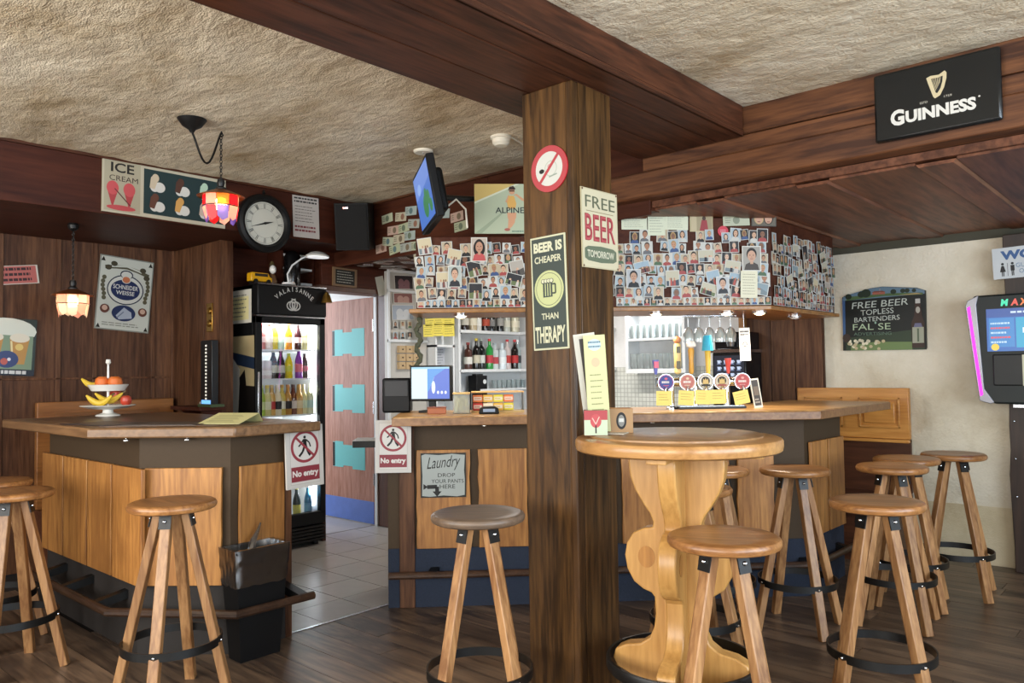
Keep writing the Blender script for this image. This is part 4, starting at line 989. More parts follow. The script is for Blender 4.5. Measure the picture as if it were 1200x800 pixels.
def d_therapy(p):
    p.rect(0, 0, 1, 1, '#d6d6b0').rect(0.035, 0.015, 0.965, 0.985, '#3d4a44').ring(0.5, 0.5, 0.47, 0.0, '#3d4a44')
    p.text('BEER IS', 0.09, 0.86, 0.91, 0.95, '#dcdcb8', 0.045).text('CHEAPER', 0.11, 0.765, 0.88, 0.825, '#dcdcb8', 0.02)
    p.ell(0.5, 0.53, 0.42, None, '#c8cf8e', 36).ring(0.5, 0.53, 0.37, 0.012, '#4c5a4a')
    p.rect(0.33, 0.46, 0.60, 0.59, '#3d4a44').rect(0.385, 0.47, 0.41, 0.58, '#c8cf8e').rect(0.455, 0.47, 0.48, 0.58, '#c8cf8e').rect(0.525, 0.47, 0.55, 0.58, '#c8cf8e')
    for u in (0.34, 0.42, 0.5, 0.58): p.ell(u, 0.60, 0.06, 0.022, '#3d4a44').ell(u, 0.602, 0.045, 0.016, '#dcdcb8')
    p.line([(0.6, 0.57), (0.69, 0.57), (0.69, 0.49), (0.6, 0.49)], 0.035, '#3d4a44')
    p.text('THAN', 0.27, 0.265, 0.75, 0.32, '#dcdcb8', 0.02).text('THERAPY', 0.07, 0.06, 0.93, 0.205, '#dcdcb8', 0.03)
sign('therapy_sign', 'tall dark green tin sign saying beer is cheaper than therapy, on the post', 'sign', PY(2.53), ((624, 280), (665, 272), (666, 408), (626, 411)), 0.005, '#d6d6b0', d_therapy, out=0.002)
def d_free(p):
    p.rect(0, 0, 1, 1, '#cfc39c').rect(0.02, 0.015, 0.98, 0.985, '#dcd2ae')
    p.text('FREE', 0.10, 0.76, 0.92, 0.91, '#4d5442', 0.0).text('FREE', 0.115, 0.765, 0.93, 0.905, '#6d7258', -0.012)
    p.line([(0.12, 0.715), (0.88, 0.715)], 0.012, '#9a8a6a')
    p.text('BEER', 0.08, 0.34, 0.92, 0.68, '#a02430', 0.02).text('BEER', 0.10, 0.35, 0.91, 0.67, '#c4444c', -0.022)
    p.poly([(0.06, 0.12), (0.15, 0.09), (0.5, 0.075), (0.85, 0.09), (0.94, 0.12), (0.94, 0.24), (0.85, 0.27), (0.5, 0.285), (0.15, 0.27), (0.06, 0.24)], '#6d7a62').text('TOMORROW', 0.13, 0.135, 0.87, 0.225, '#e2dcc0', 0.02)
    for u in (0.03, 0.97):
        for v in (0.02, 0.98): p.ell(u, v, 0.018, None, '#6a3a20')
sign('free_beer_sign', 'weathered cream tin sign saying free beer tomorrow, on the post', 'sign', PX(-1.93), ((680, 219), (722, 229), (722, 318), (680, 312)), 0.005, '#cfc39c', d_free, out=0.003)
# beer company sign on the cross beam
def d_guin(p):
    p.rect(0.0, 0.0, 1, 1, '#131516')
    g = '#d8c79a'
    p.poly([(0.44, 0.78), (0.475, 0.80), (0.54, 0.79), (0.585, 0.82), (0.60, 0.80), (0.598, 0.72), (0.578, 0.60), (0.545, 0.50), (0.505, 0.47), (0.49, 0.50), (0.475, 0.58), (0.455, 0.69)], g)
    p.poly([(0.478, 0.755), (0.535, 0.752), (0.57, 0.765), (0.566, 0.69), (0.55, 0.60), (0.525, 0.54), (0.512, 0.545), (0.50, 0.62)], '#131516')
    for k in range(6): p.line([(0.488 + 0.013 * k, 0.75), (0.513 + 0.006 * k, 0.58 + 0.018 * k)], 0.004, g)
    p.text('GUINNESS', 0.225, 0.215, 0.80, 0.395, '#e4e2da', 0.045).rect(0.19, 0.2, 0.195, 0.205, '#131516')
    p.text('G', 0.185, 0.205, 0.275, 0.435, '#e4e2da', 0.045)
    p.text('ESTD', 0.395, 0.43, 0.455, 0.455, '#cfc9b8').text('1759', 0.565, 0.455, 0.625, 0.48, '#cfc9b8').ell(0.825, 0.40, 0.008, None, '#d8d4c8')
def d_guin2(p):
    g = '#d8c79a'
    p.poly([(0.44, 0.78), (0.475, 0.80), (0.54, 0.79), (0.585, 0.83), (0.60, 0.80), (0.598, 0.72), (0.578, 0.60), (0.545, 0.50), (0.505, 0.47), (0.49, 0.50), (0.475, 0.58), (0.455, 0.69)], g)
    p.poly([(0.478, 0.755), (0.535, 0.752), (0.57, 0.765), (0.566, 0.69), (0.55, 0.60), (0.525, 0.54), (0.512, 0.545), (0.50, 0.62)], '#131516')
    for k in range(6): p.line([(0.488 + 0.013 * k, 0.75), (0.513 + 0.006 * k, 0.58 + 0.018 * k)], 0.004, g)
    p.text('G', 0.14, 0.195, 0.255, 0.425, '#e4e2da', 0.045).text('UINNESS', 0.265, 0.205, 0.815, 0.38, '#e4e2da', 0.045)
    p.text('ESTD', 0.385, 0.43, 0.445, 0.46, '#cfc9b8').text('1759', 0.575, 0.455, 0.635, 0.485, '#cfc9b8').ell(0.84, 0.37, 0.008, None, '#d8d4c8')
sign('stout_sign', 'black padded beer sign with harp emblem on the cross beam', 'sign', PY(3.79), ((1025, 91), (1173, 55), (1177, 141), (1028, 170)), 0.03, plain('padded_black', '#141617', 0.22), d_guin2, out=0.0, bevel=0.012)
# poster on top of the canopy
def d_alp(p):
    p.rect(0, 0, 1, 1, '#b8c4a4').poly([(0, 0.62), (0.7, 1), (0, 1)], '#d9b85a').poly([(0, 0.60), (0, 0.64), (0.72, 1), (0.78, 1)], '#dfe4c8').poly([(0, 0.0), (0.12, 0), (0.5, 0.42), (0.48, 0.44)], '#9fae90')
    sk = '#d99a6c'
    p.poly([(0.58, 0.30), (0.66, 0.30), (0.64, 0.16), (0.60, 0.08), (0.57, 0.10)], sk).poly([(0.62, 0.32), (0.70, 0.32), (0.69, 0.22), (0.63, 0.12), (0.61, 0.2)], sk)
    p.poly([(0.56, 0.42), (0.72, 0.42), (0.71, 0.30), (0.57, 0.30)], sk).poly([(0.58, 0.76), (0.68, 0.76), (0.72, 0.6), (0.70, 0.5), (0.58, 0.5), (0.56, 0.62)], '#e0a838')
    p.poly([(0.66, 0.78), (0.72, 0.76), (0.82, 0.66), (0.98, 0.62), (0.98, 0.65), (0.84, 0.70), (0.73, 0.80)], sk).poly([(0.58, 0.77), (0.60, 0.79), (0.56, 0.62), (0.53, 0.64)], sk)
    p.ell(0.645, 0.85, 0.05, 0.065, sk).poly([(0.58, 0.86), (0.60, 0.94), (0.67, 0.96), (0.71, 0.9), (0.69, 0.88), (0.6, 0.88)], '#3a2218').rect(0.60, 0.845, 0.69, 0.87, '#2a1a14')
    p.text('ALPINESS', 0.36, 0.41, 0.99, 0.53, '#23333a', 0.01).ell(0.56, 0.08, 0.05, 0.03, '#b05a4a').scribble(0.64, 0.02, 0.9, 0.07, 1, '#6a8a7a', 0.5, 2)
sign('alpine_poster', 'pale green poster of a swimsuit figure standing on the canopy', 'poster', PD(6.68), ((556, 216), (624, 216), (624, 274), (556, 274)), 0.01, '#c9cdb2', d_alp)
# no-entry boards
def d_noentry(p):
    p.rect(0, 0, 1, 1, '#d6d2cc').rect(0.1, 0.06, 0.90, 0.955, '#c4c0ba').rect(0.115, 0.07, 0.885, 0.945, '#dedad4')
    p.ell(0.5, 0.66, 0.375, None, '#9c1c30', 40).ell(0.5, 0.66, 0.31, None, '#e2dfd9', 40)
    k = '#141414'
    p.ell(0.5, 0.815, 0.035, None, k).poly([(0.45, 0.785), (0.54, 0.785), (0.56, 0.66), (0.46, 0.66)], k)
    p.line([(0.49, 0.67), (0.44, 0.58), (0.34, 0.51)], 0.055, k).line([(0.53, 0.67), (0.58, 0.57), (0.64, 0.51)], 0.055, k).line([(0.46, 0.77), (0.38, 0.70), (0.33, 0.67)], 0.035, k).line([(0.54, 0.77), (0.62, 0.72), (0.65, 0.65)], 0.035, k)
    p.line([(0.275, 0.81), (0.725, 0.51)], 0.055, '#9c1c30')
    p.rect(0.12, 0.105, 0.88, 0.345, '#8e1a2e').text('No entry', 0.15, 0.155, 0.85, 0.285, '#e8e4de', 0.04)
o = sign('no_entry_sign', 'white no entry board on the end of the short bar, by the fridge', 'sign', PX(-3.60), ((333.5, 501), (377, 496), (377, 567), (334, 574)), 0.012, '#cfcbc4', d_noentry, 'no entry boards')
o = sign('no_entry_sign', 'white no entry board on the end of the long bar counter', 'sign', PD(6.50), ((440, 492), (482, 492), (482, 553), (440, 554)), 0.012, '#cfcbc4', d_noentry, 'no entry boards')
def d_laundry(p):
    p.rect(0, 0, 1, 1, '#23241f').poly([(0.03, 0.04), (0.2, 0.02), (0.5, 0.045), (0.8, 0.02), (0.97, 0.05), (0.975, 0.4), (0.96, 0.6), (0.98, 0.95), (0.7, 0.98), (0.4, 0.955), (0.1, 0.98), (0.02, 0.95), (0.04, 0.5)], '#aab2ae')
    p.text('Laundry', 0.14, 0.56, 0.88, 0.90, '#1c1c1a', 0.0, 0.35, 0.06).text('DROP', 0.38, 0.46, 0.76, 0.545, '#1c1c1a', 0.0)
    p.text('YOUR PANTS', 0.24, 0.325, 0.95, 0.41, '#1c1c1a', 0.0).text('HERE', 0.42, 0.20, 0.76, 0.29, '#1c1c1a', 0.0)
    p.line([(0.14, 0.24), (0.36, 0.245), (0.36, 0.13)], 0.085, '#1c1c1a').poly([(0.26, 0.14), (0.46, 0.14), (0.36, 0.02)], '#1c1c1a').poly([(0.06, 0.18), (0.16, 0.24), (0.06, 0.31)], '#1c1c1a')
sign('laundry_sign', 'pale blue enamel laundry sign on the oak bar front', 'sign', PD(6.55), ((493, 531), (546, 530), (546, 582), (493, 583)), 0.004, '#23241f', d_laundry)
# right wall
def d_black(p):
    p.rect(0.0, 0.0, 1, 0.86, '#0d1512').rect(0.0, 0.15, 0.035, 0.84, '#2a5a90').poly([(0.01, 0.8), (0.99, 0.84), (0.99, 0.89), (0.9, 0.93), (0.5, 0.985), (0.35, 0.97), (0.1, 0.9), (0.01, 0.86)], '#5f7f96').poly([(0.05, 0.80), (0.5, 0.84), (0.97, 0.83), (0.97, 0.86), (0.6, 0.88), (0.05, 0.86)], '#4d6a38').poly([(0.68, 0.84), (0.96, 0.84), (0.9, 0.86)], '#b89a5c')
    for u, v, r in ((0.3, 0.90, 0.06), (0.24, 0.885, 0.045), (0.63, 0.90, 0.035), (0.74, 0.905, 0.03), (0.79, 0.905, 0.03), (0.87, 0.9, 0.025), (0.08, 0.86, 0.04)): p.ell(u, v, r, r * 1.1, '#1f3020')
    p.rect(0.38, 0.87, 0.53, 0.905, '#a8553c').rect(0.46, 0.9, 0.48, 0.96, '#8a8a98').poly([(0.37, 0.905), (0.54, 0.905), (0.5, 0.925), (0.4, 0.925)], '#7a3a2c')
    p.poly([(0.04, 0.0), (0.98, 0), (0.98, 0.32), (0.5, 0.26), (0.04, 0.2)], '#2c4028').poly([(0.1, 0.0), (0.84, 0), (0.84, 0.12), (0.4, 0.13), (0.1, 0.08)], '#6f8a4a')
    c = '#c9d2c8'
    p.text('FREE BEER', 0.12, 0.66, 0.80, 0.76, c, 0.0, 0.1, 0.03).text('TOPLESS', 0.23, 0.55, 0.63, 0.635, c, 0.0, 0.0, 0.02).text('BARTENDERS', 0.15, 0.445, 0.70, 0.52, c, 0.0, 0.0, 0.02)
    p.text('FAL SE', 0.13, 0.32, 0.59, 0.42, '#b8cfa8', 0.0).ell(0.41, 0.43, 0.012, 0.02, '#8fb8a0').text('ADVERTISING', 0.14, 0.235, 0.60, 0.285, '#5f7f6a', 0.0)
    g_ = random.Random(4)
    for i in range(26): p.ell(g_.uniform(0.06, 0.52), g_.uniform(0.02, 0.16), 0.022, 0.026, g_.choice(['#d8cfae', '#c9b78a', '#efe6c6']), 8)
    p.ell(0.05, 0.2, 0.05, 0.07, '#39261c')
    p.poly([(0.84, 0.03), (0.98, 0.03), (0.985, 0.4), (0.955, 0.52), (0.94, 0.76), (0.885, 0.76), (0.87, 0.52), (0.835, 0.4)], '#3a2013').ell(0.912, 0.6, 0.025, 0.05, '#b9b4a8').poly([(0.845, 0.1), (0.975, 0.1), (0.975, 0.34), (0.845, 0.34)], '#a9ac96').poly([(0.86, 0.34), (0.96, 0.34), (0.945, 0.4), (0.875, 0.4)], '#6a6a90').rect(0.885, 0.70, 0.94, 0.77, '#c8c6c0').rect(0.9, 0.12, 0.92, 0.32, '#5a6a50')
sign('chalkboard', 'chalkboard with a beer bottle, promising free beer, on the plaster wall', 'chalkboard', PY(YR - 0.002), ((988, 337), (1086, 333), (1086, 408), (989, 412)), 0.018, '#15201c', d_black, slab=[(-0.5, -0.5), (0.49, -0.5), (0.5, -0.47), (0.5, 0.39), (0.4, 0.44), (0.0, 0.49), (-0.15, 0.475), (-0.4, 0.40), (-0.48, 0.37), (-0.5, 0.34)])
def d_wc(p):
    p.rect(0, 0, 1, 1, '#d3dade').text('WC', 0.17, 0.60, 0.80, 0.90, '#1e5a9a', 0.05)
    for u, skirt in ((0.20, True), (0.40, False)):
        p.ell(u, 0.475, 0.03, None, '#1c1c1e')
        if skirt: p.poly([(u - 0.06, 0.22), (u + 0.06, 0.22), (u + 0.025, 0.42), (u - 0.025, 0.42)], '#1c1c1e')
        else: p.rect(u - 0.04, 0.24, u + 0.04, 0.42, '#1c1c1e')
        p.rect(u - 0.025, 0.08, u - 0.005, 0.25, '#1c1c1e').rect(u + 0.005, 0.08, u + 0.025, 0.25, '#1c1c1e')
    p.rect(0.295, 0.08, 0.305, 0.5, '#5a5a5e').text('GUESTS', 0.47, 0.33, 0.93, 0.47, '#5f87b0').text('ONLY', 0.53, 0.14, 0.87, 0.28, '#5f87b0')
sign('restroom_sign', 'white restroom sign for guests on the dark wall post', 'sign', PY(6.09), ((1163, 292), (1222, 285), (1222, 322), (1164, 328)), 0.004, '#d3dade', d_wc)
# little chalkboard, slanted card, brass switch plate near the door
def d_menu(p):
    p.rect(0.0, 0, 1, 1, '#8a6a48').rect(0.1, 0.1, 0.9, 0.9, '#15150f').scribble(0.16, 0.16, 0.86, 0.86, 5, '#b8b8b0', 0.3, 6)
sign('small_chalkboard', 'small wooden framed chalkboard over the doorway', 'chalkboard', PX(XB + 0.012), ((389, 313), (417, 316), (417, 338), (389, 334)), 0.015, '#8a6a48', d_menu)
sign('paper_card', 'pale card hanging askew beside the door frame', 'card', PX(XB + 0.012), ((439, 325), (447.5, 323), (453.5, 345), (444, 347)), 0.002, '#a9a89c', lambda p: p.rect(0.15, 0.1, 0.85, 0.9, '#b9b8aa'))
sw = thing('switch_plate', 'brass switch plate with two round knobs on the nook pillar', 'switch', PY(2.88).at(PY(2.88).hit(246.5, 372)[0], PY(2.88).hit(246, 372)[1], 0.001))
MB().box(-0.045, 0.045, -0.008, 0, -0.11, 0.11).build('plate', M['brass'], sw, bevel=0.003)
for z in (-0.045, 0.05):
    b = MB(); b.X = Matrix.Rotation(R(90), 4, 'X'); b.lathe([(0.028, 0.008), (0.026, 0.018), (0.01, 0.024), (0, 0.024)], 16)
    b.build('knob', M['brass'], sw, (0, 0, z))

# jukebox and wall post on the right
jp = thing('wall_post', 'rough dark wooden post against the plaster wall behind the jukebox', 'post', (-0.93, 6.15, 0))
g_ = random.Random(6); n = 14
poly = [(-0.10 + g_.uniform(-0.008, 0.008), 2.25 * i / n) for i in range(n + 1)] + [(0.10 + g_.uniform(-0.008, 0.008), 2.25 * (n - i) / n) for i in range(n + 1)]
MB().prism(poly, -0.05, 0.065, 'y').build('plank', wood('dark_post_wood', '#1c120d', '#3a281e', 'Z', 0.8, 0.5, 0), jp, bevel=0.004)
for z in (0.5, 0.75, 1.0): MB().ball((-0.07, -0.052, z), 0.008, 8, 6).build('nail', M['steel'], jp)
jb = thing('jukebox', 'wall jukebox with lit touchscreen and magenta side light', 'jukebox', (-0.88, 6.06, 1.48))
fr_ = [(-0.27, -0.30), (-0.20, -0.36), (0.20, -0.36), (0.27, -0.30), (0.33, 0.28), (0.30, 0.36), (-0.30, 0.36), (-0.33, 0.28)]
MB().prism(fr_, -0.12, 0.03, 'y').build('housing', flat('#141c1b', 0.55), jb, bevel=0.012)
MB().prism([(-0.285, 0.30), (-0.27, 0.36), (-0.335, 0.33), (-0.35, 0.29), (-0.285, -0.34), (-0.22, -0.36), (-0.20, -0.35), (-0.255, -0.26)], -0.13, -0.0, 'y').build('side_trim', flat('#8a8a90', 0.3, 0.4), jb, bevel=0.004)
MB().prism([(-0.322, 0.29), (-0.338, 0.28), (-0.278, -0.31), (-0.262, -0.30)], -0.136, -0.13, 'y').build('light_strip', M['magenta'], jb)
MB().prism([(0.322, 0.29), (0.338, 0.28), (0.278, -0.31), (0.262, -0.30)], -0.136, -0.12, 'y').build('light_strip', M['magenta'], jb)
p = Print(0.46, 0.28, 0.0)
p.rect(0, 0, 1, 1, '#1560b0').rect(0, 0.8, 1, 1, '#1a4a98').rect(0.03, 0.1, 0.34, 0.78, '#2a80c4').rect(0.36, 0.08, 0.98, 0.78, '#1aa0c8').text('MP3', 0.46, 0.14, 0.72, 0.28, '#8ad4ea').scribble(0.3, 0.86, 0.9, 0.95, 1, '#c8dcf0', 0.5, 3)
p.poly([(0.44, 0.42), (0.49, 0.42), (0.55, 0.33), (0.55, 0.63), (0.49, 0.54), (0.44, 0.54)], '#e8f6fa')
for r_0 in (0.09, 0.13, 0.17): p.line([(0.55 + r_0 * math.cos(R(a)), 0.48 + r_0 * 1.64 * math.sin(R(a))) for a in range(-40, 41, 10)], 0.014, '#e8f6fa')
for k in range(5): p.scribble(0.05, 0.18 + 0.11 * k, 0.3, 0.25 + 0.11 * k, 1, '#d84a60' if k in (1, 3) else '#b8d8f0', 0.6, k)
p.ell(0.1, 0.1, 0.05, None, '#e8c83a')
o = p.build('touchscreen', jb, 'screen'); o.location = (0, -0.121, 0.125)
p = Print(0.46, 0.06, 0.0)
for ch, c_, u in (('M', '#3ae0b0', 0.14), ('A', '#e04a3a', 0.26), ('X', '#f07a30', 0.37), ('F', '#f04ac0', 0.53)): p.text(ch, u, 0.1, u + 0.095, 0.85, c_, 0.05, 0.15)
o = p.build('lit_name', jb, 'screen'); o.location = (0.02, -0.1215, 0.305)
MB().box(-0.20, 0.2, -0.135, -0.12, -0.24, -0.035).build('lower_panel', flat('#0d1111', 0.5), jb, bevel=0.02)
p = Print(0.13, 0.2, 0.0); p.rect(0, 0, 1, 1, '#ddd8b8').rect(0.2, 0.7, 0.45, 0.9, '#1c1c1c').rect(0.3, 0.62, 0.36, 0.9, '#1c1c1c').rect(0.2, 0.42, 0.85, 0.54, '#5a2420').rect(0.3, 0.1, 0.36, 0.32, '#1c1c1c').ell(0.33, 0.12, 0.08, None, '#1c1c1c')
o = p.build('coin_panel', jb); o.location = (0.03, -0.1355, -0.14)
MB().box(-0.10, 0.16, -0.11, -0.04, -0.385, -0.36).build('coin_tray', M['steel'], jb, bevel=0.003)

# benches
def bench(name, label, loc, rotz, W, panels, dark):
    t = thing('panelled_bench', label, 'bench', loc, rotz)
    MB().box(0, W, -0.46, 0.0, 0.40, 0.45).build('seat', dark, t, bevel=0.01)
    MB().box(0.01, W - 0.01, -0.42, 0.0, 0, 0.40).build('seat_box', dark, t)
    MB().box(0, W, -0.03, 0, 0.45, 0.84).build('lower_back', dark, t)
    MB().box(0, W, -0.05, 0.0, 0.84, 1.215).build('backrest', M['bench'], t, bevel=0.006)
    MB().box(0, W, -0.07, 0.0, 0.815, 0.838).build('back_rail', M['bench'], t, bevel=0.004)
    w1 = W / panels
    for k in range(panels):
        a, b_ = k * w1 + 0.06, (k + 1) * w1 - 0.06
        f = MB()
        f.box(a, b_, -0.062, -0.048, 0.92, 0.935).box(a, b_, -0.062, -0.048, 1.13, 1.145).box(a, a + 0.015, -0.062, -0.048, 0.92, 1.145).box(b_ - 0.015, b_, -0.062, -0.048, 0.92, 1.145)
        f.build('panel_moulding', M['bench'], t, bevel=0.004)
        MB().prism([(a + 0.035, 0.955), (b_ - 0.035, 0.955), (b_ - 0.035, 1.11), (a + 0.035, 1.11)], -0.06, -0.045, 'y').build('raised_panel', M['bench'], t, bevel=0.008)
dkb = wood('shaded_bench_wood', '#3a1f12', '#5a3420', 'X', 0.8, 0.4)  # darkened wood, paints in the shade below the backrest
bench('b', 'honey wood panelled bench against the plaster wall past the bar end', (-2.48, 6.2, 0), 0, 0.82, 2, dkb)
bn = thing('panelled_bench', 'low honey wood bench back in the dark nook behind the fruit stand', 'bench', (-6.28, 1.86, 0), R(90))
MB().box(0, 0.98, -0.42, 0, 0, 0.44).build('seat_box', dkb, bn)
MB().box(0, 0.98, -0.05, 0, 0.44, 1.20).build('backrest', wood('nook_bench_wood', '#6e4320', '#966435', 'X', 0.8, 0.4), bn, bevel=0.006)
MB().box(0.12, 0.86, -0.056, -0.05, 0.9, 1.12).build('raised_panel', wood('nook_bench_wood2', '#6e4320', '#966435', 'X', 0.8, 0.4), bn, bevel=0.004)

# ================================================================== BEHIND THE BAR
bc = thing('back_counter', 'white back bar counter running along the rear walls', 'counter')
MB().prism([(-5.49, 4.62), (-5.05, 4.62), (-5.05, 5.70), (-2.96, 5.70), (-2.96, 6.2), (-5.49, 6.2)], 0, 0.88).build('carcass', M['white'], bc)
MB().prism([(-5.49, 4.60), (-5.02, 4.60), (-5.02, 5.67), (-2.95, 5.67), (-2.95, 6.2), (-5.49, 6.2)], 0.88, 0.92).build('worktop', M['steel'], bc, bevel=0.004)
splash, nt, b_ = newmat('small_white_tiles'); br = N(nt, 'ShaderNodeTexBrick'); tcn = N(nt, 'ShaderNodeTexCoord'); mpn = N(nt, 'ShaderNodeMapping')
mpn.inputs['Rotation'].default_value = (R(90), 0, 0); br.offset = 0; br.inputs['Scale'].default_value = 9
br.inputs['Color1'].default_value = c4('#d2d3cb'); br.inputs['Color2'].default_value = c4('#a8aaa4'); br.inputs['Mortar'].default_value = c4('#a2a39a')
br.inputs['Brick Width'].default_value = 0.36; br.inputs['Row Height'].default_value = 0.36; br.inputs['Mortar Size'].default_value = 0.025; br.inputs['Bias'].default_value = -0.7
nt.links.new(tcn.outputs['Object'], mpn.inputs[0]); nt.links.new(mpn.outputs[0], br.inputs[0]); nt.links.new(br.outputs[0], b_.inputs['Base Color']); b_.inputs['Roughness'].default_value = 0.25
bs = struct(MB().box(-4.4, -2.95, -0.016, 0, 0.92, 1.40).build('wall_splashback', splash, None, (0, YR - 0.002, 0)))
struct(MB().box(-5.5, -2.95, -0.012, 0, 0.0, ZL).build('wall_bar_lining', M['white_wall'], None, (0, YR - 0.002, 0)))

# shelf unit in the corner
SF = -5.30
zs_ = [PX(SF).hit(560, y)[1] for y in (387, 432.5)] + [PX(SF).hit(585, 455)[1]]
su = thing('bottle_shelf', 'white corner shelving packed with spirit bottles behind the bar', 'shelf', (XB + 0.01, 0, 0))
y0 = PX(SF).hit(538, 420)[0]
MB().box(0.0, 0.012, 4.8, 6.2, 0.92, ZL - 0.02).build('back_panel', M['white'], su)
MB().box(0.0, 0.2, y0 - 0.014, y0 + 0.012, 0.92, ZL - 0.02).build('upright', M['white'], su)
for z in zs_[:2] + [2.03]:
    MB().prism([(0.012, y0), (0.2, y0), (0.2, 5.99), (1.25, 5.99), (1.25, 6.205), (0.012, 6.205)], z - 0.028, z).build('shelf', M['white'], su, bevel=0.002)
MB().prism([(0.012, y0 + 0.28), (0.2, y0 + 0.28), (0.2, 6.03), (1.2, 6.03), (1.2, 6.205), (0.012, 6.205)], zs_[2] - 0.02, zs_[2]).build('glass_shelf', M['white'], su)
for y_ in (y0 + 0.06, ): 
    for z in zs_[:2]: MB().bar((0.01, y_, z - 0.03), (0.16, y_, z - 0.03), 0.012, 0.012).build('bracket', M['black'], su)
def sy(px): return PX(-5.40).hit(px, 420)[0]
r1 = [(545, 'spirit', '#2a1c16', '#cfcabb', '#c8c8c8', 'round dark bottle'), (553, 'spirit', '#b8a888', '#ddd6c0', '#6a5a3a', 'cream bottle'), (560, 'spirit', '#d0cec8', '#e6e6e0', '#1a1a1a', 'white bottle with black cap'), (568, 'spirit', '#1d1412', '#a8442c', '#b88a30', 'dark bottle with orange-red label'), (576, 'spirit', '#141210', '#8a8a88', '#181818', 'black bottle with grey label'), (585, 'wine', '#131311', '#a2a09a', '#101010', 'broad black bottle with pale label'), (594, 'spirit', '#c9ccc0', '#e4e2d0', '#b8b090', 'clear bottle with cream label'), (602, 'spirit', '#d6d2b8', '#efe8d0', '#a89058', 'pale gold bottle'), (610, 'spirit', '#b9b29c', '#f0ecd8', '#7a7264', 'beige bottle with white label')]
r2 = [(548.5, 'spirit', '#4a2a22', '#d8d6cc', '#8a2a28', 'brown bottle with white label'), (556.5, 'wine', '#15120f', '#bdb7a2', '#c8b23a', 'black wine bottle with gold cap'), (564, 'wine', '#101512', '#ccd0c8', '#a8b0a8', 'dark bottle with silver cap'), (572, 'wine', '#2c8a3c', '#b43440', '#c42430', 'green bottle with red cap'), (579.5, 'spirit', '#c4cccc', '#b04048', '#9aa4a8', 'clear bottle with red base'), (587, 'spirit', '#cdd8dc', '#dfe6e6', '#b8c8d0', 'clear vodka bottle'), (594.5, 'wine', '#c9bcb8', '#b8342c', '#c8262c', 'clear bottle with red label and cap'), (601.5, 'wine', '#1c1512', '#b02a2c', '#c8262c', 'dark bottle with red cap'), (608.5, 'spirit', '#b8c4b0', '#d86060', '#c02c34', 'pale bottle with pink label'), (616, 'wine', '#9aa8a8', '#2a2c30', '#e8e8e8', 'grey bottle with white cap')]
for items, z, hh, nm in ((r1, zs_[0], 1.0, 'on the upper back bar shelf'), (r2, zs_[1], 1.0, 'on the lower back bar shelf')):
    for i, (px, kd, bo, la, ca, n_) in enumerate(items):
        bottle(kd, bo, la, ca, (-5.40 + 0.02 * (i % 2), min(sy(px), 6.06), z), n_ + ' ' + nm, 'bottles on the back bar shelves', hh)
# drinking glasses
tum = MB().lathe([(0, 0.006), (0.026, 0.004), (0.030, 0.0), (0.036, 0.11), (0.0345, 0.11), (0.028, 0.012), (0, 0.012)], 14).mesh('tumbler', M['glassware'])
def glass(loc, label, group, s=1.0):
    o = inst('drinking_glass', tum, None, loc, (0, 0, 0), (s, s, s)); tag(o, label, 'glass', group)
for i in range(7): glass((-5.40, sy(579 + 5.5 * i), zs_[2]), 'small clear tumbler on the low glass shelf under the spirit bottles', 'tumblers under the spirit bottles', 0.75)
gc = thing('glass_cabinet', 'white framed glass rack on the wall behind the beer taps', 'cabinet', (0, YR - 0.016, 0))
GP = PY(6.02)
xa, xb_ = GP.hit(733, 400)[0], GP.hit(803, 400)[0]; za, zb_, zm = GP.hit(765, 432)[1], GP.hit(765, 368)[1], GP.hit(765, 397)[1]
for a, b in ((xa, xa + 0.03), (xb_ - 0.03, xb_)): MB().box(a, b, -0.19, 0, za, zb_ + 0.08).build('side', M['white'], gc, bevel=0.002)
MB().box(xa, xb_, -0.19, 0, za - 0.04, za).build('bottom', M['white'], gc, bevel=0.002)
MB().box(xa + 0.03, xb_ - 0.03, -0.18, 0, zm - 0.012, zm + 0.01).build('middle_shelf', M['white'], gc)
MB().box(xa, xb_, -0.19, 0, zb_ + 0.08, zb_ + 0.1).build('top', M['white'], gc)
o = MB().tube([(xa + 0.06, -0.17, zb_ + 0.02), (xb_ - 0.06, -0.17, zb_ + 0.02)], 0.013, 10).build('tube_lamp', glow('tube_glow', '#f4f7ff', 3), gc)
area('tube_light', ((xa + xb_) / 2, YR - 0.2, zb_), ((xa + xb_) / 2, YR - 0.25, 0), 0.6, 0.05, 2.2, (0.95, 0.98, 1))
for r_, z in ((0, za), (1, zm + 0.01)):
    for i in range(8):
        for k in range(2):
            glass((xa + 0.075 + (xb_ - xa - 0.15) * i / 7, YR - 0.10 - 0.085 * k + 0.03, z), 'clear beer glass on the %s level of the wall glass rack' % ('upper' if r_ else 'lower'), 'glasses in the wall rack', 1.25 if r_ == 0 else 1.1)
# unseen strip light, added to brighten the back bar
lf = thing('back_bar_fill_strip', 'added white fill strip on the bar ceiling, hidden behind the canopy', 'lamp', (-4.0, 5.1, ZL))
MB().box(-0.6, 0.6, -0.06, 0.06, -0.045, -0.0).build('housing', M['white'], lf, bevel=0.004)
MB().box(-0.58, 0.58, -0.045, 0.045, -0.055, -0.045).build('diffuser', glow('fill_strip_glow', '#fff6e8', 5), lf)
area('back_bar_fill_beam', (-4.0, 5.1, ZL - 0.06), (-4.0, 5.1, 0), 1.1, 0.09, 30, (1, 0.96, 0.9))

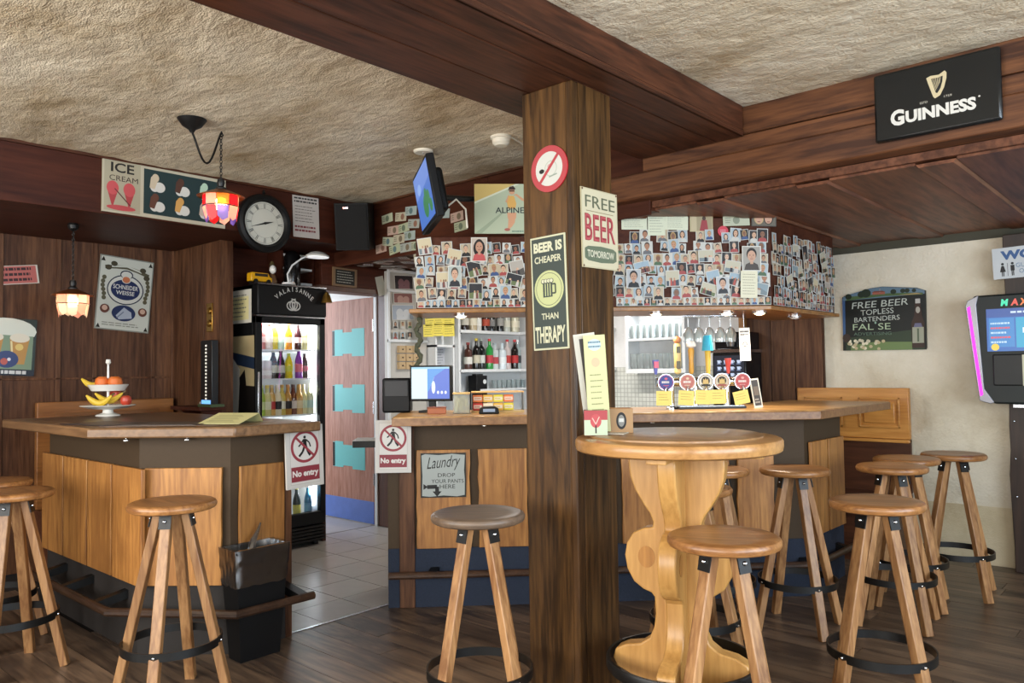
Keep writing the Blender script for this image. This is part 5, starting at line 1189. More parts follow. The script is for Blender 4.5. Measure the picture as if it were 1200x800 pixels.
# photo cabinet beside the door
pc = thing('photo_cabinet', 'narrow white framed cabinet covered with photos beside the door', 'cabinet', (XB, 0, 0))
ya, yb = PX(-5.45).hit(454, 400)[0], PX(-5.45).hit(500, 400)[0]
MB().box(0.012, 0.05, ya, yb, 0.95, ZL - 0.02).build('body', flat('#b8b4ac'), pc)
MB().box(0.05, 0.062, ya, ya + 0.025, 0.95, ZL - 0.02).build('stile', M['white'], pc)
for py in (318, 341, 399):
    z = PX(-5.44).hit(470, py)[1]; MB().box(0.05, 0.075, ya, yb, z - 0.014, z + 0.01).build('shelf_edge', M['white'], pc)
for r_ in range(3):
    for c_ in range(3):
        a = PX(-5.44).hit(466 + 8.2 * c_, 405 + 9.5 * r_); b = PX(-5.44).hit(473.6 + 8.2 * c_, 413.5 + 9.5 * r_)
        o = MB().box(0.05, 0.085, a[0], b[0], b[1], a[1]).build('drawer', flat('#b89c74'), pc, bevel=0.002)
        MB().ball((0.088, (a[0] + b[0]) / 2, (a[1] + b[1]) / 2), 0.007, 8, 6).build('knob', flat('#2a211a'), o)
# hanging garland
gp = atd(490, 362, 5.9)
_g0 = PD(7.1).at(PD(7.1).hit(490, 366)[0], 1.733)
MB().tube([_g0 + Vector((0.010 * math.sin(i * 0.9), 0.010 * math.sin(i * 0.9), -0.0165 * i)) for i in range(22)], [0.013 + 0.007 * (i % 2) for i in range(22)], 7).build('garland', M['garland'])
tag(bpy.data.objects['garland'], 'dark twisted garland hanging from the canopy by the till', 'garland')
ww = thing('wall_cupboard', 'white open cupboard between the till and the bottle shelves', 'cupboard', (XB, 0, 0))
y1_, y2_ = yb + 0.01, y0 - 0.02
MB().box(0.022, 0.034, y1_, y2_, 0.95, ZL - 0.03).build('back_panel', M['white'], ww)
for y_ in (y1_, y2_ - 0.02): MB().box(0.03, 0.16, y_, y_ + 0.02, 0.95, ZL - 0.03).build('side', M['white'], ww)
for py in (404, 460):
    z = PX(-5.36).hit(515, py)[1]; MB().box(0.03, 0.16, y1_, y2_, z - 0.02, z).build('shelf', M['white'], ww)
sign('green_card', 'small dark green card pinned inside the white cupboard', 'card', PX(XB + 0.04), ((525, 408), (535, 407), (535, 424), (525, 424)), 0.002, '#1f5a4a', lambda p: p.rect(0.1, 0.1, 0.9, 0.9, '#2a6a58').scribble(0.2, 0.3, 0.8, 0.8, 3, '#8ab8a8', 0.3, 2))
sign('grey_note', 'grey printed sheet pinned inside the white cupboard', 'notice', PX(XB + 0.04), ((503, 406), (522, 406), (522, 432), (503, 433)), 0.002, '#b9bcc2', lambda p: p.scribble(0.1, 0.1, 0.9, 0.92, 7, '#7a7d86', 0.3, 3))
yn = [((498, 368), (509, 367), (509, 381), (498, 382)), ((508, 367), (520, 367), (520, 380), (509, 381)), ((519, 367), (532, 367), (532, 381), (520, 381)), ((496, 380), (508, 381), (507, 394), (496, 395)), ((507, 379), (520, 380), (519, 393), (507, 394)), ((519, 380), (532, 379), (532, 394), (519, 394))]
for i, q_ in enumerate(yn):
    sign('yellow_note', 'bright yellow handwritten note taped below the canopy by the till', 'note', PX(-5.30), q_, 0.0015, '#e3d25a', (lambda s_: lambda p: p.scribble(0.1, 0.12, 0.9, 0.9, 4, '#9a8c30', 0.25, s_))(i), 'yellow notes below the canopy', out=0.002 * (i % 3))
rl = thing('note_rail', 'thin white rail holding the yellow notes', 'rail', (0, 0, 0))
a = PX(-5.305).hit(494, 367); b = PX(-5.305).hit(536, 367)
MB().box(-5.315, -5.302, a[0], b[0], a[1] - 0.01, a[1] + 0.02).build('bar', M['white'], rl)
for y_ in (a[0], b[0] - 0.01): MB().box(-5.46, -5.302, y_, y_ + 0.01, a[1], a[1] + 0.02).build('arm', M['white'], rl)

# coffee machine and things by the wood panel
CP = PY(5.88)
a = CP.hit(836, 471); b = CP.hit(873, 388)
cm = thing('coffee_machine', 'black coffee machine with a cup selection screen behind the taps', 'coffee machine', ((a[0] + b[0]) / 2, 5.88, 0.92))
w2 = (b[0] - a[0]) / 2; zt = b[1] - 0.92; zmid = CP.hit(850, 413)[1] - 0.92
MB().box(-w2, w2, 0, 0.3, 0, zmid).build('body', flat('#101214', 0.25), cm, bevel=0.008)
MB().box(-w2 * 1.03, w2 * 1.03, -0.02, 0.3, zmid, zmid + 0.025).build('trim_band', M['chrome'], cm)
MB().box(-w2 * 0.95, w2 * 0.95, 0.03, 0.28, zmid + 0.025, zt).build('top_unit', flat('#0e0e10', 0.2), cm, bevel=0.008)
MB().lathe([(0.03, 0), (0.045, 0.07), (0.043, 0.07), (0.028, 0.006), (0, 0.006)], 16, (0.02, 0.0, zmid + 0.05)).build('bean_cup', M['steel'], cm)
p = Print(w2 * 1.8, 0.21, 0.0); p.rect(0, 0, 1, 1, '#0d1428')
for i in range(4):
    for j in range(3):
        u, v_ = 0.17 + 0.22 * i, 0.2 + 0.25 * j; p.poly([(u - 0.06, v_ + 0.12), (u + 0.06, v_ + 0.12), (u + 0.04, v_), (u - 0.04, v_)], '#c8d4ee').line([(u + 0.06, v_ + 0.1), (u + 0.09, v_ + 0.06), (u + 0.05, v_ + 0.03)], 0.015, '#c8d4ee').rect(u - 0.07, v_ - 0.035, u + 0.07, v_ - 0.015, '#8fa4d0')
o = p.build('selection_screen', cm, 'screen'); o.location = (0, -0.001, zmid - 0.13)
MB().box(-w2 * 0.8, w2 * 0.8, -0.03, 0.0, 0.02, 0.05).build('drip_tray', M['steel'], cm)
sign('hanging_price_card', 'white printed price card hanging beside the coffee machine', 'card', PD(6.95), ((866, 384), (879, 384), (879, 422), (867, 423)), 0.002, '#dcd8cf', lambda p: p.scribble(0.1, 0.75, 0.9, 0.93, 2, '#2a2a2a', 0.5, 1).ell(0.5, 0.5, 0.25, None, '#3a3a3a').ell(0.5, 0.5, 0.15, None, '#dcd8cf').scribble(0.15, 0.08, 0.85, 0.3, 3, '#6a6a6a', 0.3, 4))
_hc = bpy.data.objects['hanging_price_card']; _q = PD(6.95).at(*PD(6.95).hit(872.5, 384)); MB().tube([(0, 0, _q.z - _hc.location.z - 0.005), (0, 0, 1.735 - _hc.location.z)], 0.002, 5).build('price_string', M['steel'], _hc)
# wine glasses hanging under the canopy
hr = thing('glass_hanger', 'slim steel rail under the canopy holding upside-down wine glasses', 'rack', (0, 0, 0))
pts = [PD(7.12).at(PD(7.12).hit(px, 370)[0], 1.722) for px in (800, 862)]
MB().bar(pts[0], pts[1], 0.02, 0.008).build('bar', M['steel'], hr)
for k_ in (0.1, 0.9):
    q_ = pts[0].lerp(pts[1], k_); MB().bar(q_, q_ + Vector((0, 0, 0.012)), 0.01, 0.01).build('hook', M['steel'], hr)
wg = MB().lathe([(0.036, 0), (0.034, -0.003), (0.005, -0.008), (0.004, -0.07), (0.022, -0.085), (0.036, -0.12), (0.033, -0.17), (0.0315, -0.17), (0.0345, -0.12), (0.02, -0.088), (0, -0.08)], 14).mesh('wine_glass', M['glassware'])
for i in range(5):
    q_ = pts[0].lerp(pts[1], (i + 0.5) / 5); o = inst('wine_glass', wg, None, (q_.x, q_.y, q_.z + 0.0)); tag(o, 'wine glass hanging upside down under the bar canopy', 'glass', 'hanging wine glasses')

# ================================================================== ON THE LONG BAR
def on(c, px, py=478): return PD(c).at(PD(c).hit(px, py)[0], CT)
A45 = R(45)
# beer tap tower
ta = on(6.78, 775); tb_ = on(6.78, 872); L_ = (tb_ - ta).length
tp = thing('beer_tap_tower', 'chrome beer tap rail with five round badges and coloured handles', 'beer tap', ta, A45)
def tx(px): return (on(6.78, px) - ta).length * (1 if px >= 775 else -1)
zr = PD(6.78).hit(820, 447)[1] - CT
MB().tube([(-0.03, 0, zr), (L_ + 0.02, 0, zr)], 0.028, 14).build('chrome_rail', M['chrome'], tp)
for px in (787, 815, 852): MB().lathe([(0.035, 0), (0.035, 0.01), (0.02, 0.018), (0.02, zr)], 14, (tx(px), 0, 0)).build('column', M['chrome'], tp)
badge = [(779, '#2a3f9a', '#d8436a', 'blue'), (804, '#c86a5c', '#e8d0a8', 'pink'), (825, '#e4dcc8', '#3a3020', 'cream'), (844, '#d8c8a8', '#b04a30', 'gold'), (868, '#c23a36', '#e8a098', 'red')]
for px, c1, c2, nm in badge:
    b = MB(); b.X = Matrix.Translation((tx(px), -0.03, zr)) @ Matrix.Rotation(R(90), 4, 'X')
    b.lathe([(0, 0), (0.05, 0), (0.052, 0.006), (0.05, 0.016), (0.046, 0.016)], 26); o = b.build('badge', M['chrome'], tp)
    p = Print(0.096, 0.096, 0.047); p.ell(0.5, 0.5, 0.5, 0.5, c1, 28).ring(0.5, 0.5, 0.46, 0.03, c2)
    if nm in ('cream', 'gold'): p.ell(0.5, 0.55, 0.28, 0.28, '#2c2418').poly([(0.3, 0.35), (0.7, 0.35), (0.66, 0.7), (0.56, 0.6), (0.5, 0.75), (0.44, 0.6), (0.34, 0.7)], '#d8b45a').rect(0.2, 0.2, 0.8, 0.33, c2)
    else: p.scribble(0.22, 0.4, 0.78, 0.6, 1, '#efe8e0', 0.7, px).ell(0.5, 0.72, 0.1, 0.08, c2).scribble(0.3, 0.25, 0.7, 0.33, 1, c2, 0.6, px + 1)
    q_ = p.build('badge_print', o); q_.location = (tx(px), 0, zr)
    MB().tube([(tx(px), -0.02, zr - 0.02), (tx(px), -0.07, zr - 0.045), (tx(px), -0.075, zr - 0.09)], 0.011, 8).build('spout', M['chrome'], tp)
hz = lambda y_: PD(6.78).hit(820, y_)[1] - CT
def handle(px, y0_, y1_, prof, mat_, cap=None):
    z0_, z1_ = hz(y0_), hz(y1_); k = z1_ - z0_
    o = MB().lathe([(r_, t_ * k) for r_, t_ in prof], 14, (tx(px), -0.005, z0_)).build('tap_handle', mat_, tp)
    if cap: cap(o, tx(px), z1_)
sl_ = [(0.008, 0), (0.01, 0.1), (0.014, 0.5), (0.02, 0.85), (0.021, 1.0), (0, 1.0)]
handle(769, 438, 421, sl_, flat('#6a72b8', 0.3), lambda o, x, z: MB().box(x - 0.014, x + 0.014, -0.03, -0.022, z - 0.05, z - 0.01).build('plate', flat('#d86078'), o))
handle(795, 438, 402, [(0.008, 0), (0.022, 0.06), (0.022, 0.15), (0.018, 0.2), (0.022, 0.25), (0.022, 0.9), (0.018, 1), (0, 1)], flat('#d8bc78', 0.4), lambda o, x, z: (MB().ball((x, -0.005, z + 0.022), (0.024, 0.024, 0.024), 12, 8).build('carved_top', flat('#b87a50'), o), MB().box(x - 0.012, x + 0.012, -0.03, -0.024, z - 0.16, z - 0.11).build('plate', flat('#5a5030'), o), MB().box(x - 0.012, x + 0.012, -0.03, -0.024, z - 0.06, z - 0.02).build('plate', flat('#5a5030'), o)))
handle(811, 438, 407, [(0.01, 0), (0.016, 0.1), (0.014, 0.5), (0.02, 0.9), (0.012, 1), (0, 1)], flat('#d09a3c', 0.4), lambda o, x, z: MB().lathe([(0.01, 0), (0.03, 0.012), (0.032, 0.03), (0.02, 0.045), (0, 0.05)], 14, (x, -0.005, z - 0.006)).build('round_top', M['whitegloss'], o))
handle(830.5, 438, 409, [(0.012, 0), (0.014, 0.2), (0.018, 0.9), (0.012, 1), (0, 1)], flat('#d8b23c', 0.4), lambda o, x, z: MB().lathe([(0.036, 0), (0.026, 0.09), (0.024, 0.095), (0, 0.095)], 18, (x, -0.005, z - 0.01)).build('blue_cup', flat('#3aa6c4', 0.3), o))
handle(854, 438, 420, sl_, flat('#c8463c', 0.3))
for i, q_ in enumerate((((769, 458), (787, 458), (788, 475), (769, 475)), ((795, 457), (813, 458), (813, 475), (795, 474)), ((815, 457), (832, 457), (832, 474), (815, 473)), ((832, 457), (850, 456), (851, 473), (832, 473)), ((858, 460), (875, 456), (880, 471), (862, 475)))):
    sign('yellow_note', 'yellow price note below the %s beer tap badge' % ('blue', 'pink', 'cream', 'gold', 'red')[i], 'note', PD(6.66), q_, 0.0015, '#e0cc62', (lambda s_: lambda p: p.scribble(0.15, 0.3, 0.85, 0.85, 3, '#a89438', 0.2, s_))(i + 20), 'yellow notes below the taps')
dt = thing('drip_tray', 'black drip tray on the counter under the beer taps', 'drip tray', on(6.68, 796), A45)
MB().box(0, 0.42, 0, 0.12, 0, 0.016).build('tray', M['black'], dt, bevel=0.003)
MB().box(0.01, 0.41, 0.01, 0.11, 0.016, 0.018).build('grid', M['steel'], dt)
# framed card on the counter by the panel
fc = thing('card_stand', 'slim white framed card leaning on the counter by the wood panel', 'card stand', on(6.70, 889, 470), (R(-8), R(-6), A45))
MB().box(-0.028, 0.028, -0.004, 0.004, 0, 0.185).build('frame', M['cream'], fc, bevel=0.002)
p = Print(0.04, 0.16, 0.0); p.rect(0, 0, 1, 1, '#4a4440').rect(0.1, 0.4, 0.9, 0.75, '#7a6a58').scribble(0.1, 0.08, 0.9, 0.3, 2, '#b8b0a0', 0.5, 2)
o = p.build('card', fc); o.location = (0, -0.005, 0.095)
# till monitor
mo = thing('till_monitor', 'black till touchscreen monitor with blue desktop on the counter', 'monitor', on(6.84, 506, 480), (0, 0, A45 + R(-16)))
z0_, z1_ = PD(6.8).hit(506, 470)[1] - CT, PD(6.8).hit(506, 427)[1] - CT
MB().box(-0.135, 0.135, -0.02, 0.02, z0_, z1_ - 0.005).build('housing', M['blackplastic'], mo, bevel=0.006)
p = Print(0.245, (z1_ - z0_) - 0.03, 0.021)
p.rect(0, 0, 1, 1, '#2a5ac8').rect(0, 0, 0.42, 1, '#cfeaf0').poly([(0.42, 0.95), (0.9, 0.95), (0.6, 0.7), (0.48, 0.3), (0.42, 0.2)], '#2a8ad8').ell(0.58, 0.36, 0.05, 0.2, '#d8e6f4').poly([(0.5, 0.4), (0.62, 0.72), (0.55, 0.5)], '#b8d4f0')
p.rect(0, 0.94, 1, 1, '#8ac4e0'); 
for u in (0.7, 0.8, 0.9): p.ell(u, 0.2, 0.03, 0.05, '#e8f0f8')
o = p.build('display', mo, 'screen'); o.location = (0, 0, (z0_ + z1_) / 2)
MB().box(-0.02, 0.02, 0.0, 0.03, 0.012, z0_ + 0.02).build('stand_neck', M['blackplastic'], mo)
MB().box(-0.07, 0.07, -0.05, 0.08, 0, 0.014).build('stand_foot', M['blackplastic'], mo, bevel=0.003)
pr = thing('till_printer', 'black till unit beside the monitor at the counter end', 'till', on(6.98, 468, 480), A45)
MB().box(-0.10, 0.075, -0.06, 0.12, 0, 0.215).build('case', M['blackplastic'], pr, bevel=0.012)
MB().box(-0.085, 0.06, -0.064, -0.058, 0.10, 0.2).build('front_cover', flat('#1c1c1e', 0.5), pr, bevel=0.004)
bx = thing('wooden_box', 'small terracotta coloured box under the till monitor', 'box', on(6.62, 512, 481), A45)
MB().box(-0.055, 0.055, -0.03, 0.03, 0, 0.035).build('base', M['clay'], bx, bevel=0.003)
MB().box(-0.057, 0.057, -0.032, 0.032, 0.035, 0.042).build('lid', flat('#7a3f26'), bx, bevel=0.002)
jr = thing('candy_jar', 'clear square jar of pale sweets beside the till', 'jar', on(6.62, 541, 481), A45)
MB().box(-0.05, 0.05, -0.045, 0.045, 0, 0.115).build('jar_wall', M['glassware'], jr, bevel=0.006)
g_ = random.Random(8); b = MB()
for i in range(48): b.ball((g_.uniform(-0.038, 0.038), g_.uniform(-0.034, 0.034), 0.012 + 0.09 * i / 48), 0.011, 6, 5)
o = b.build('sweets', flat('#e6dcae'), jr); o['kind'] = 'stuff'
MB().box(-0.052, 0.052, -0.047, 0.047, 0.115, 0.126).build('lid', flat('#c9a86a'), jr, bevel=0.003)
ds = thing('snack_display', 'clear counter display box packed with snack bars', 'display box', on(6.78, 583, 481), A45)
MB().box(-0.16, 0.16, -0.07, 0.09, 0, 0.012).build('base', flat('#c9a86a'), ds)
for x_ in (-0.16, 0.155): MB().box(x_, x_ + 0.005, -0.07, 0.09, 0.012, 0.12).build('side_pane', M['glassware'], ds)
MB().box(-0.16, 0.16, -0.07, 0.09, 0.12, 0.127).build('top_frame', flat('#d9a860'), ds)
sn = [('#c43a2c', 'red'), ('#e0b048', 'golden'), ('#d8763a', 'orange'), ('#efe0c0', 'cream'), ('#d9c83a', 'yellow')]
for i in range(8):
    c_, nm = sn[(i * 3 + i // 5) % 5]; q_ = on(6.74, 560 + 12 * (i % 4), 481); z = CT + 0.012 + 0.05 * (i // 4)
    o = MB().box(-0.03, 0.03, -0.02, 0.03, 0, 0.045).build('snack_pack', flat(c_), None, (q_.x, q_.y, z), (0, 0, A45), bevel=0.004)
    p = Print(0.06, 0.045, 0.02); p.rect(0.1, 0.3, 0.9, 0.7, '#efe6d0').scribble(0.15, 0.38, 0.85, 0.62, 1, c_, 0.7, i); q2 = p.build('print', o); q2.location = (0, 0, 0.0225)
    tag(o, '%s snack pack on the %s layer of the counter display' % (nm, 'top' if i // 4 else 'bottom'), 'snack', 'snack packs in the counter display')
cr_ = thing('card_reader', 'black card payment terminal lying on the bar counter', 'card terminal', on(6.52, 573, 483), A45)
MB().prism([(-0.06, 0), (0.06, 0), (0.055, 0.03), (0.035, 0.042), (-0.035, 0.042), (-0.055, 0.03)], -0.035, 0.04, 'y').build('housing', M['blackplastic'], cr_, bevel=0.004)
MB().box(-0.035, 0.035, -0.037, -0.035, 0.012, 0.03).build('display', flat('#8a9ab0', 0.2), cr_)
mn = thing('coffee_tin', 'black storage tin with white dot on the low back bar shelf', 'tin', (-5.36, sy(556), 0.92))
hh = PX(-5.36).hit(556, 440)[1] - 0.92
MB().box(-0.06, 0.06, -0.075, 0.075, 0, hh).build('body', M['blackplastic'], mn, bevel=0.006)
MB().bar((0.0, -0.05, hh), (0.0, 0.05, hh + 0.001), 0.05, 0.03).build('lid', flat('#20201f'), mn)
b = MB(); b.X = Matrix.Translation((0.061, 0.035, hh - 0.06)) @ Matrix.Rotation(R(90), 4, 'Y'); b.lathe([(0.022, 0), (0.022, 0.004), (0, 0.004)], 16); b.build('dot', M['white'], mn)

# ================================================================== TELEVISION
tv = thing('television', 'small flat television on an arm above the canopy, seen edge-on', 'television', (-3.43, 3.05, 2.416), (R(10), 0, R(-34)))
MB().box(-0.31, 0.31, 0, 0.045, -0.18, 0.175).build('casing', M['blackplastic'], tv, bevel=0.006)
MB().prism([(-0.2, -0.13), (0.2, -0.13), (0.2, 0.12), (-0.2, 0.12)], 0.045, 0.10, 'y').build('back_shell', M['blackplastic'], tv, bevel=0.02)
p = Print(0.575, 0.315, 0.0); p.rect(0, 0, 1, 1, '#4a72c0').poly([(0, 0.55), (1, 0.7), (1, 1), (0, 1)], '#6a8ad0')
for u, v_, r_ in ((0.55, 0.3, 0.16), (0.75, 0.4, 0.1), (0.62, 0.5, 0.08), (0.85, 0.22, 0.09)): p.ell(u, v_, r_, r_ * 1.3, '#3a7a4c')
p.ell(0.3, 0.7, 0.12, 0.1, '#8aa8e0'); o = p.build('display', tv, 'screen'); o.location = (0, -0.001, 0)
MB().tube([(0, 0.1, -0.02), (-0.12, 0.3, -0.03), (-0.3, 0.72, -0.02)], 0.018, 8).build('wall_arm', M['black'], tv)
MB().tube([(0.02, 0.09, -0.1), (0.04, 0.18, -0.05), (0.06, 0.22, -0.12), (0.06, 0.21, -0.23)], 0.006, 6).build('cable', M['cream'], tv)

# small shelf with a white leg at the inner end of the long bar
_p = PD(6.95); ua, ub = _p.hit(413, 518)[0], _p.hit(462, 518)[0]; zt_ = _p.hit(425, 516)[1]
ss = thing('side_shelf', 'dark edged white shelf on a thin leg behind the no entry board', 'shelf', _p.at(ua, 0), A45)
MB().box(0, ub - ua, 0, 0.22, zt_ - 0.045, zt_ - 0.004).build('board', M['black'], ss, bevel=0.003)
MB().box(0, ub - ua, 0.004, 0.22, zt_ - 0.004, zt_).build('white_top', M['white'], ss)
for x_ in (_p.hit(455.5, 560)[0] - ua, ): MB().lathe([(0.011, 0), (0.011, zt_ - 0.045)], 10, (x_, 0.05, 0)).build('leg', M['white'], ss)

# ================================================================== ON THE SHORT BAR AND AROUND
q_ = onz(106, 485.5, CT + 0.002)
fs = thing('fruit_stand', 'two-tier white porcelain fruit stand on the short bar', 'fruit stand', (max(q_.x, -5.2), min(q_.y, 2.25), CT + 0.0015))
FS = Vector(fs.location); dpt = (FS - CAM).dot(FWD); k_ = dpt / F
rl_ = 30 * k_; ru_ = 22 * k_; zl = 12 * k_; zu = 33 * k_
MB().lathe([(0, 0), (rl_ * 0.45, 0), (rl_ * 0.42, 0.008), (rl_ * 0.2, 0.02), (rl_ * 0.18, zl * 0.6), (rl_ * 0.7, zl * 0.75), (rl_, zl), (rl_ * 0.97, zl + 0.004), (rl_ * 0.68, zl * 0.85), (0, zl * 0.8)], 30).build('lower_dish', M['whitegloss'], fs)
MB().lathe([(0.0, zu - 0.02), (ru_ * 0.8, zu - 0.02), (ru_, zu + 0.018), (ru_ * 0.97, zu + 0.02), (ru_ * 0.77, zu - 0.012), (0, zu - 0.012)], 30).build('upper_dish', M['whitegloss'], fs)
MB().lathe([(0.008, zl * 0.8), (0.008, zu), (0.006, 60 * k_), (0.016, 62 * k_), (0.012, 66 * k_), (0.006, 60 * k_)], 10).build('stem', M['whitegloss'], fs)
def fruit(kind, x, y, z, label, r=0.038):
    o = thing(kind, label, 'fruit', (FS.x + x, FS.y + y, FS.z + z), group='fruit on the two-tier stand')
    MB().lathe([(0, 0.003 * (kind == 'apple')), (r * 0.5, 0), (r * 0.9, r * 0.45), (r, r), (r * 0.88, r * 1.55), (r * 0.5, r * 1.85), (r * 0.15, r * 1.78), (0, r * 1.72)], 16).build('flesh', M[kind], o)
    MB().tube([(0, 0, r * 1.7), (0.004, 0, r * 2.05)], 0.003, 5).build('stalk', flat('#4a3a1c'), o)
def vs_(px): return Vector((RIGHT.x, RIGHT.y, 0)) * (px * k_)
v1 = vs_(-5); fruit('orange', v1.x, v1.y - 0.01, zu - 0.01, 'orange beside the banana on the upper dish', 0.043)
v1 = vs_(10); fruit('orange', v1.x, v1.y - 0.01, zu - 0.01, 'orange on the upper dish, away from the banana', 0.043)
v1 = vs_(21); fruit('apple', v1.x, v1.y, zl - 0.002, 'red apple at the rim of the lower dish', 0.034)
v1 = vs_(1); fruit('apple', v1.x - 0.03, v1.y + 0.05, zl + 0.03, 'apple behind the bananas of the lower dish', 0.036)
def banana(off, z, rz, tilt, label, L=0.16):
    o = thing('banana', label, 'fruit', (FS.x + off.x, FS.y + off.y, FS.z + z), (tilt, 0, rz), group='fruit on the two-tier stand')
    pts = [(L * (i / 8 - 0.5), 0, 0.035 - 0.05 * math.sin(math.pi * i / 8) + 0.032) for i in range(9)]
    MB().tube(pts, [0.006, 0.013, 0.017, 0.019, 0.0195, 0.019, 0.017, 0.012, 0.005], 8).build('peel', M['banana'], o)
    MB().tube([pts[-1], (pts[-1][0] + 0.018, 0, pts[-1][2] + 0.012)], 0.005, 6).build('stem_end', flat('#5a4a20'), o)
banana(vs_(-12), zl, R(48), R(-12), 'banana on the lower dish, on the left bunch end', 0.15)
banana(vs_(-3) + Vector((0.03, -0.04, 0)), zl, R(40), R(14), 'front banana lying across the lower dish')
banana(vs_(3) + Vector((0.0, -0.01, 0)), zl + 0.012, R(55), R(0), 'banana lying second from the dish front')
banana(vs_(-18) + Vector((0, 0, 0)), zu + 0.0, R(75), R(-30), 'green-tipped banana standing up on the upper dish', 0.12)
# papers and mats
def sheet(name, label, cat, quad, col, draw, z=CT + 0.003, grp=None):
    P4 = [onz(x, y, z) for x, y in quad]; c = sum(P4, Vector()) / 4
    ux = (P4[1] - P4[0]); a = math.atan2(ux.y, ux.x)
    M4 = Matrix.Rotation(-a, 3, 'Z'); L4 = [M4 @ (p_ - c) for p_ in P4]
    o = MB().prism([(p_.x, p_.y) for p_ in L4], 0, 0.0012).build(name, flat(col), None, (c.x, c.y, z), (0, 0, a)); tag(o, label, cat, grp)
    b = MB()
    for i in range(4 if draw else 0):
        t0 = 0.2 + 0.15 * i; l0 = L4[0].lerp(L4[3], t0); r0 = L4[1].lerp(L4[2], t0); l1 = L4[0].lerp(L4[3], t0 + 0.05); r1_ = L4[1].lerp(L4[2], t0 + 0.05)
        pt = [l0.lerp(r0, 0.12), l0.lerp(r0, 0.8), l1.lerp(r1_, 0.8), l1.lerp(r1_, 0.12)]
        b.add([(p_.x, p_.y, 0.0015) for p_ in pt], [(3, 2, 1, 0)], lin(draw))
    if draw: b.build('print', M['print'], o, smooth=False)
    return o
cl = [(-3.62, 1.80), (-3.80, 2.2)]
mt = [(-4.35, 1.62, 10, '#3a3336', 'dark place mat near the fruit stand'), (-4.02, 1.82, 35, '#4a3f38', 'brown place mat beside the yellow menu')]
for x_, y_, rz, c_, lb_ in mt:
    o = MB().box(-0.2, 0.2, -0.13, 0.13, 0, 0.002).build('place_mat', flat(c_), None, (x_, y_, CT + 0.0018), (0, 0, R(rz))); tag(o, lb_, 'place mat', 'mats on the short bar')
    MB().box(-0.17, 0.17, -0.10, 0.10, 0.002, 0.0024).build('print', flat('#5c5048'), o)
pl_ = onz(219, 487, CT + 0.004)
mnu = thing('menu_card', 'pale yellow folded menu card on the short bar worktop', 'menu', (-3.80, 2.02, CT + 0.0018), (0, 0, R(28)))
b = MB(); b.add([(-0.12, -0.09, 0.0), (0.12, -0.09, 0.0), (0.12, 0.09, 0.045), (-0.12, 0.09, 0.045), (-0.12, -0.09, 0.0015), (0.12, -0.09, 0.0015), (0.12, 0.09, 0.0465), (-0.12, 0.09, 0.0465)], [(3, 2, 1, 0), (4, 5, 6, 7), (0, 1, 5, 4), (2, 3, 7, 6), (1, 2, 6, 5), (3, 0, 4, 7)])
b.build('front_leaf', flat('#d8d49a'), mnu)
b = MB(); b.add([(-0.12, 0.09, 0.0455), (0.12, 0.09, 0.0455), (0.12, 0.13, 0.0), (-0.12, 0.13, 0.0)], [(0, 1, 2, 3)]); b.build('back_leaf', flat('#c8c48a'), mnu)
b = MB()
for i in range(6):
    t_ = 0.15 + 0.12 * i; b.add([(-0.09, -0.09 + 0.18 * t_, 0.0022 + 0.045 * t_), (0.07 - 0.02 * (i % 2), -0.09 + 0.18 * t_, 0.0022 + 0.045 * t_), (0.07 - 0.02 * (i % 2), -0.09 + 0.18 * (t_ + 0.03), 0.0022 + 0.045 * (t_ + 0.03)), (-0.09, -0.09 + 0.18 * (t_ + 0.03), 0.0022 + 0.045 * (t_ + 0.03))], [(0, 1, 2, 3)], lin('#a8a468'))
b.build('print', M['print'], mnu, smooth=False)
# ledge with the lit bottle tower
lg = thing('wall_ledge', 'dark wall ledge below the switch plate holding a lit tower', 'shelf', (-5.72, 2.88, 1.12))
MB().box(-0.22, 0.26, -0.2, 0, 0, 0.028).build('board', M['panelred'], lg, bevel=0.003)
for x_ in (-0.15, 0.18): MB().prism([(-0.16, 0), (0, 0), (0, -0.14)], x_, x_ + 0.02, 'x').build('bracket', M['panelred'], lg)
LP_ = PY(2.76); a = LP_.hit(237, 476); b2 = LP_.hit(255.5, 398)
lt = thing('light_tower', 'tall black acrylic tower with a column of lights on the ledge', 'display tower', ((a[0] + b2[0]) / 2, 2.76, 1.148))
wd = (b2[0] - a[0]) / 2 * 0.72; ht = b2[1] - 1.148
MB().box(-wd, wd, -0.03, 0.02, 0, ht).build('case', flat('#0d1013', 0.4), lt, bevel=0.004)
MB().box(-wd * 1.15, wd * 1.15, -0.045, 0.06, 0, 0.02).build('foot', flat('#3a4a2c'), lt)
for i in range(16): MB().ball((0.0, -0.031, 0.06 + (ht - 0.1) * i / 15), (0.011, 0.006, 0.008), 8, 5).build('lamp', glow('tower_lamp', '#d8d2c4', 0.7) if i == 0 else bpy.data.materials['tower_lamp'], lt)
MB().box(-wd * 0.8, wd * 0.8, -0.0315, -0.03, 0.022, 0.05).build('blue_glow', glow('tower_blue', '#6aa8e8', 1.2), lt)
o = MB().box(-0.05, 0.05, -0.03, 0.03, 0, 0.035).build('white_box', M['white'], None, (-5.56, 2.78, 1.148), bevel=0.003); tag(o, 'small white box beside the lit tower on the ledge', 'box')
MB().box(-0.051, 0.051, -0.031, 0.031, 0.024, 0.026).build('lid_seam', flat('#a8a8a8'), o)
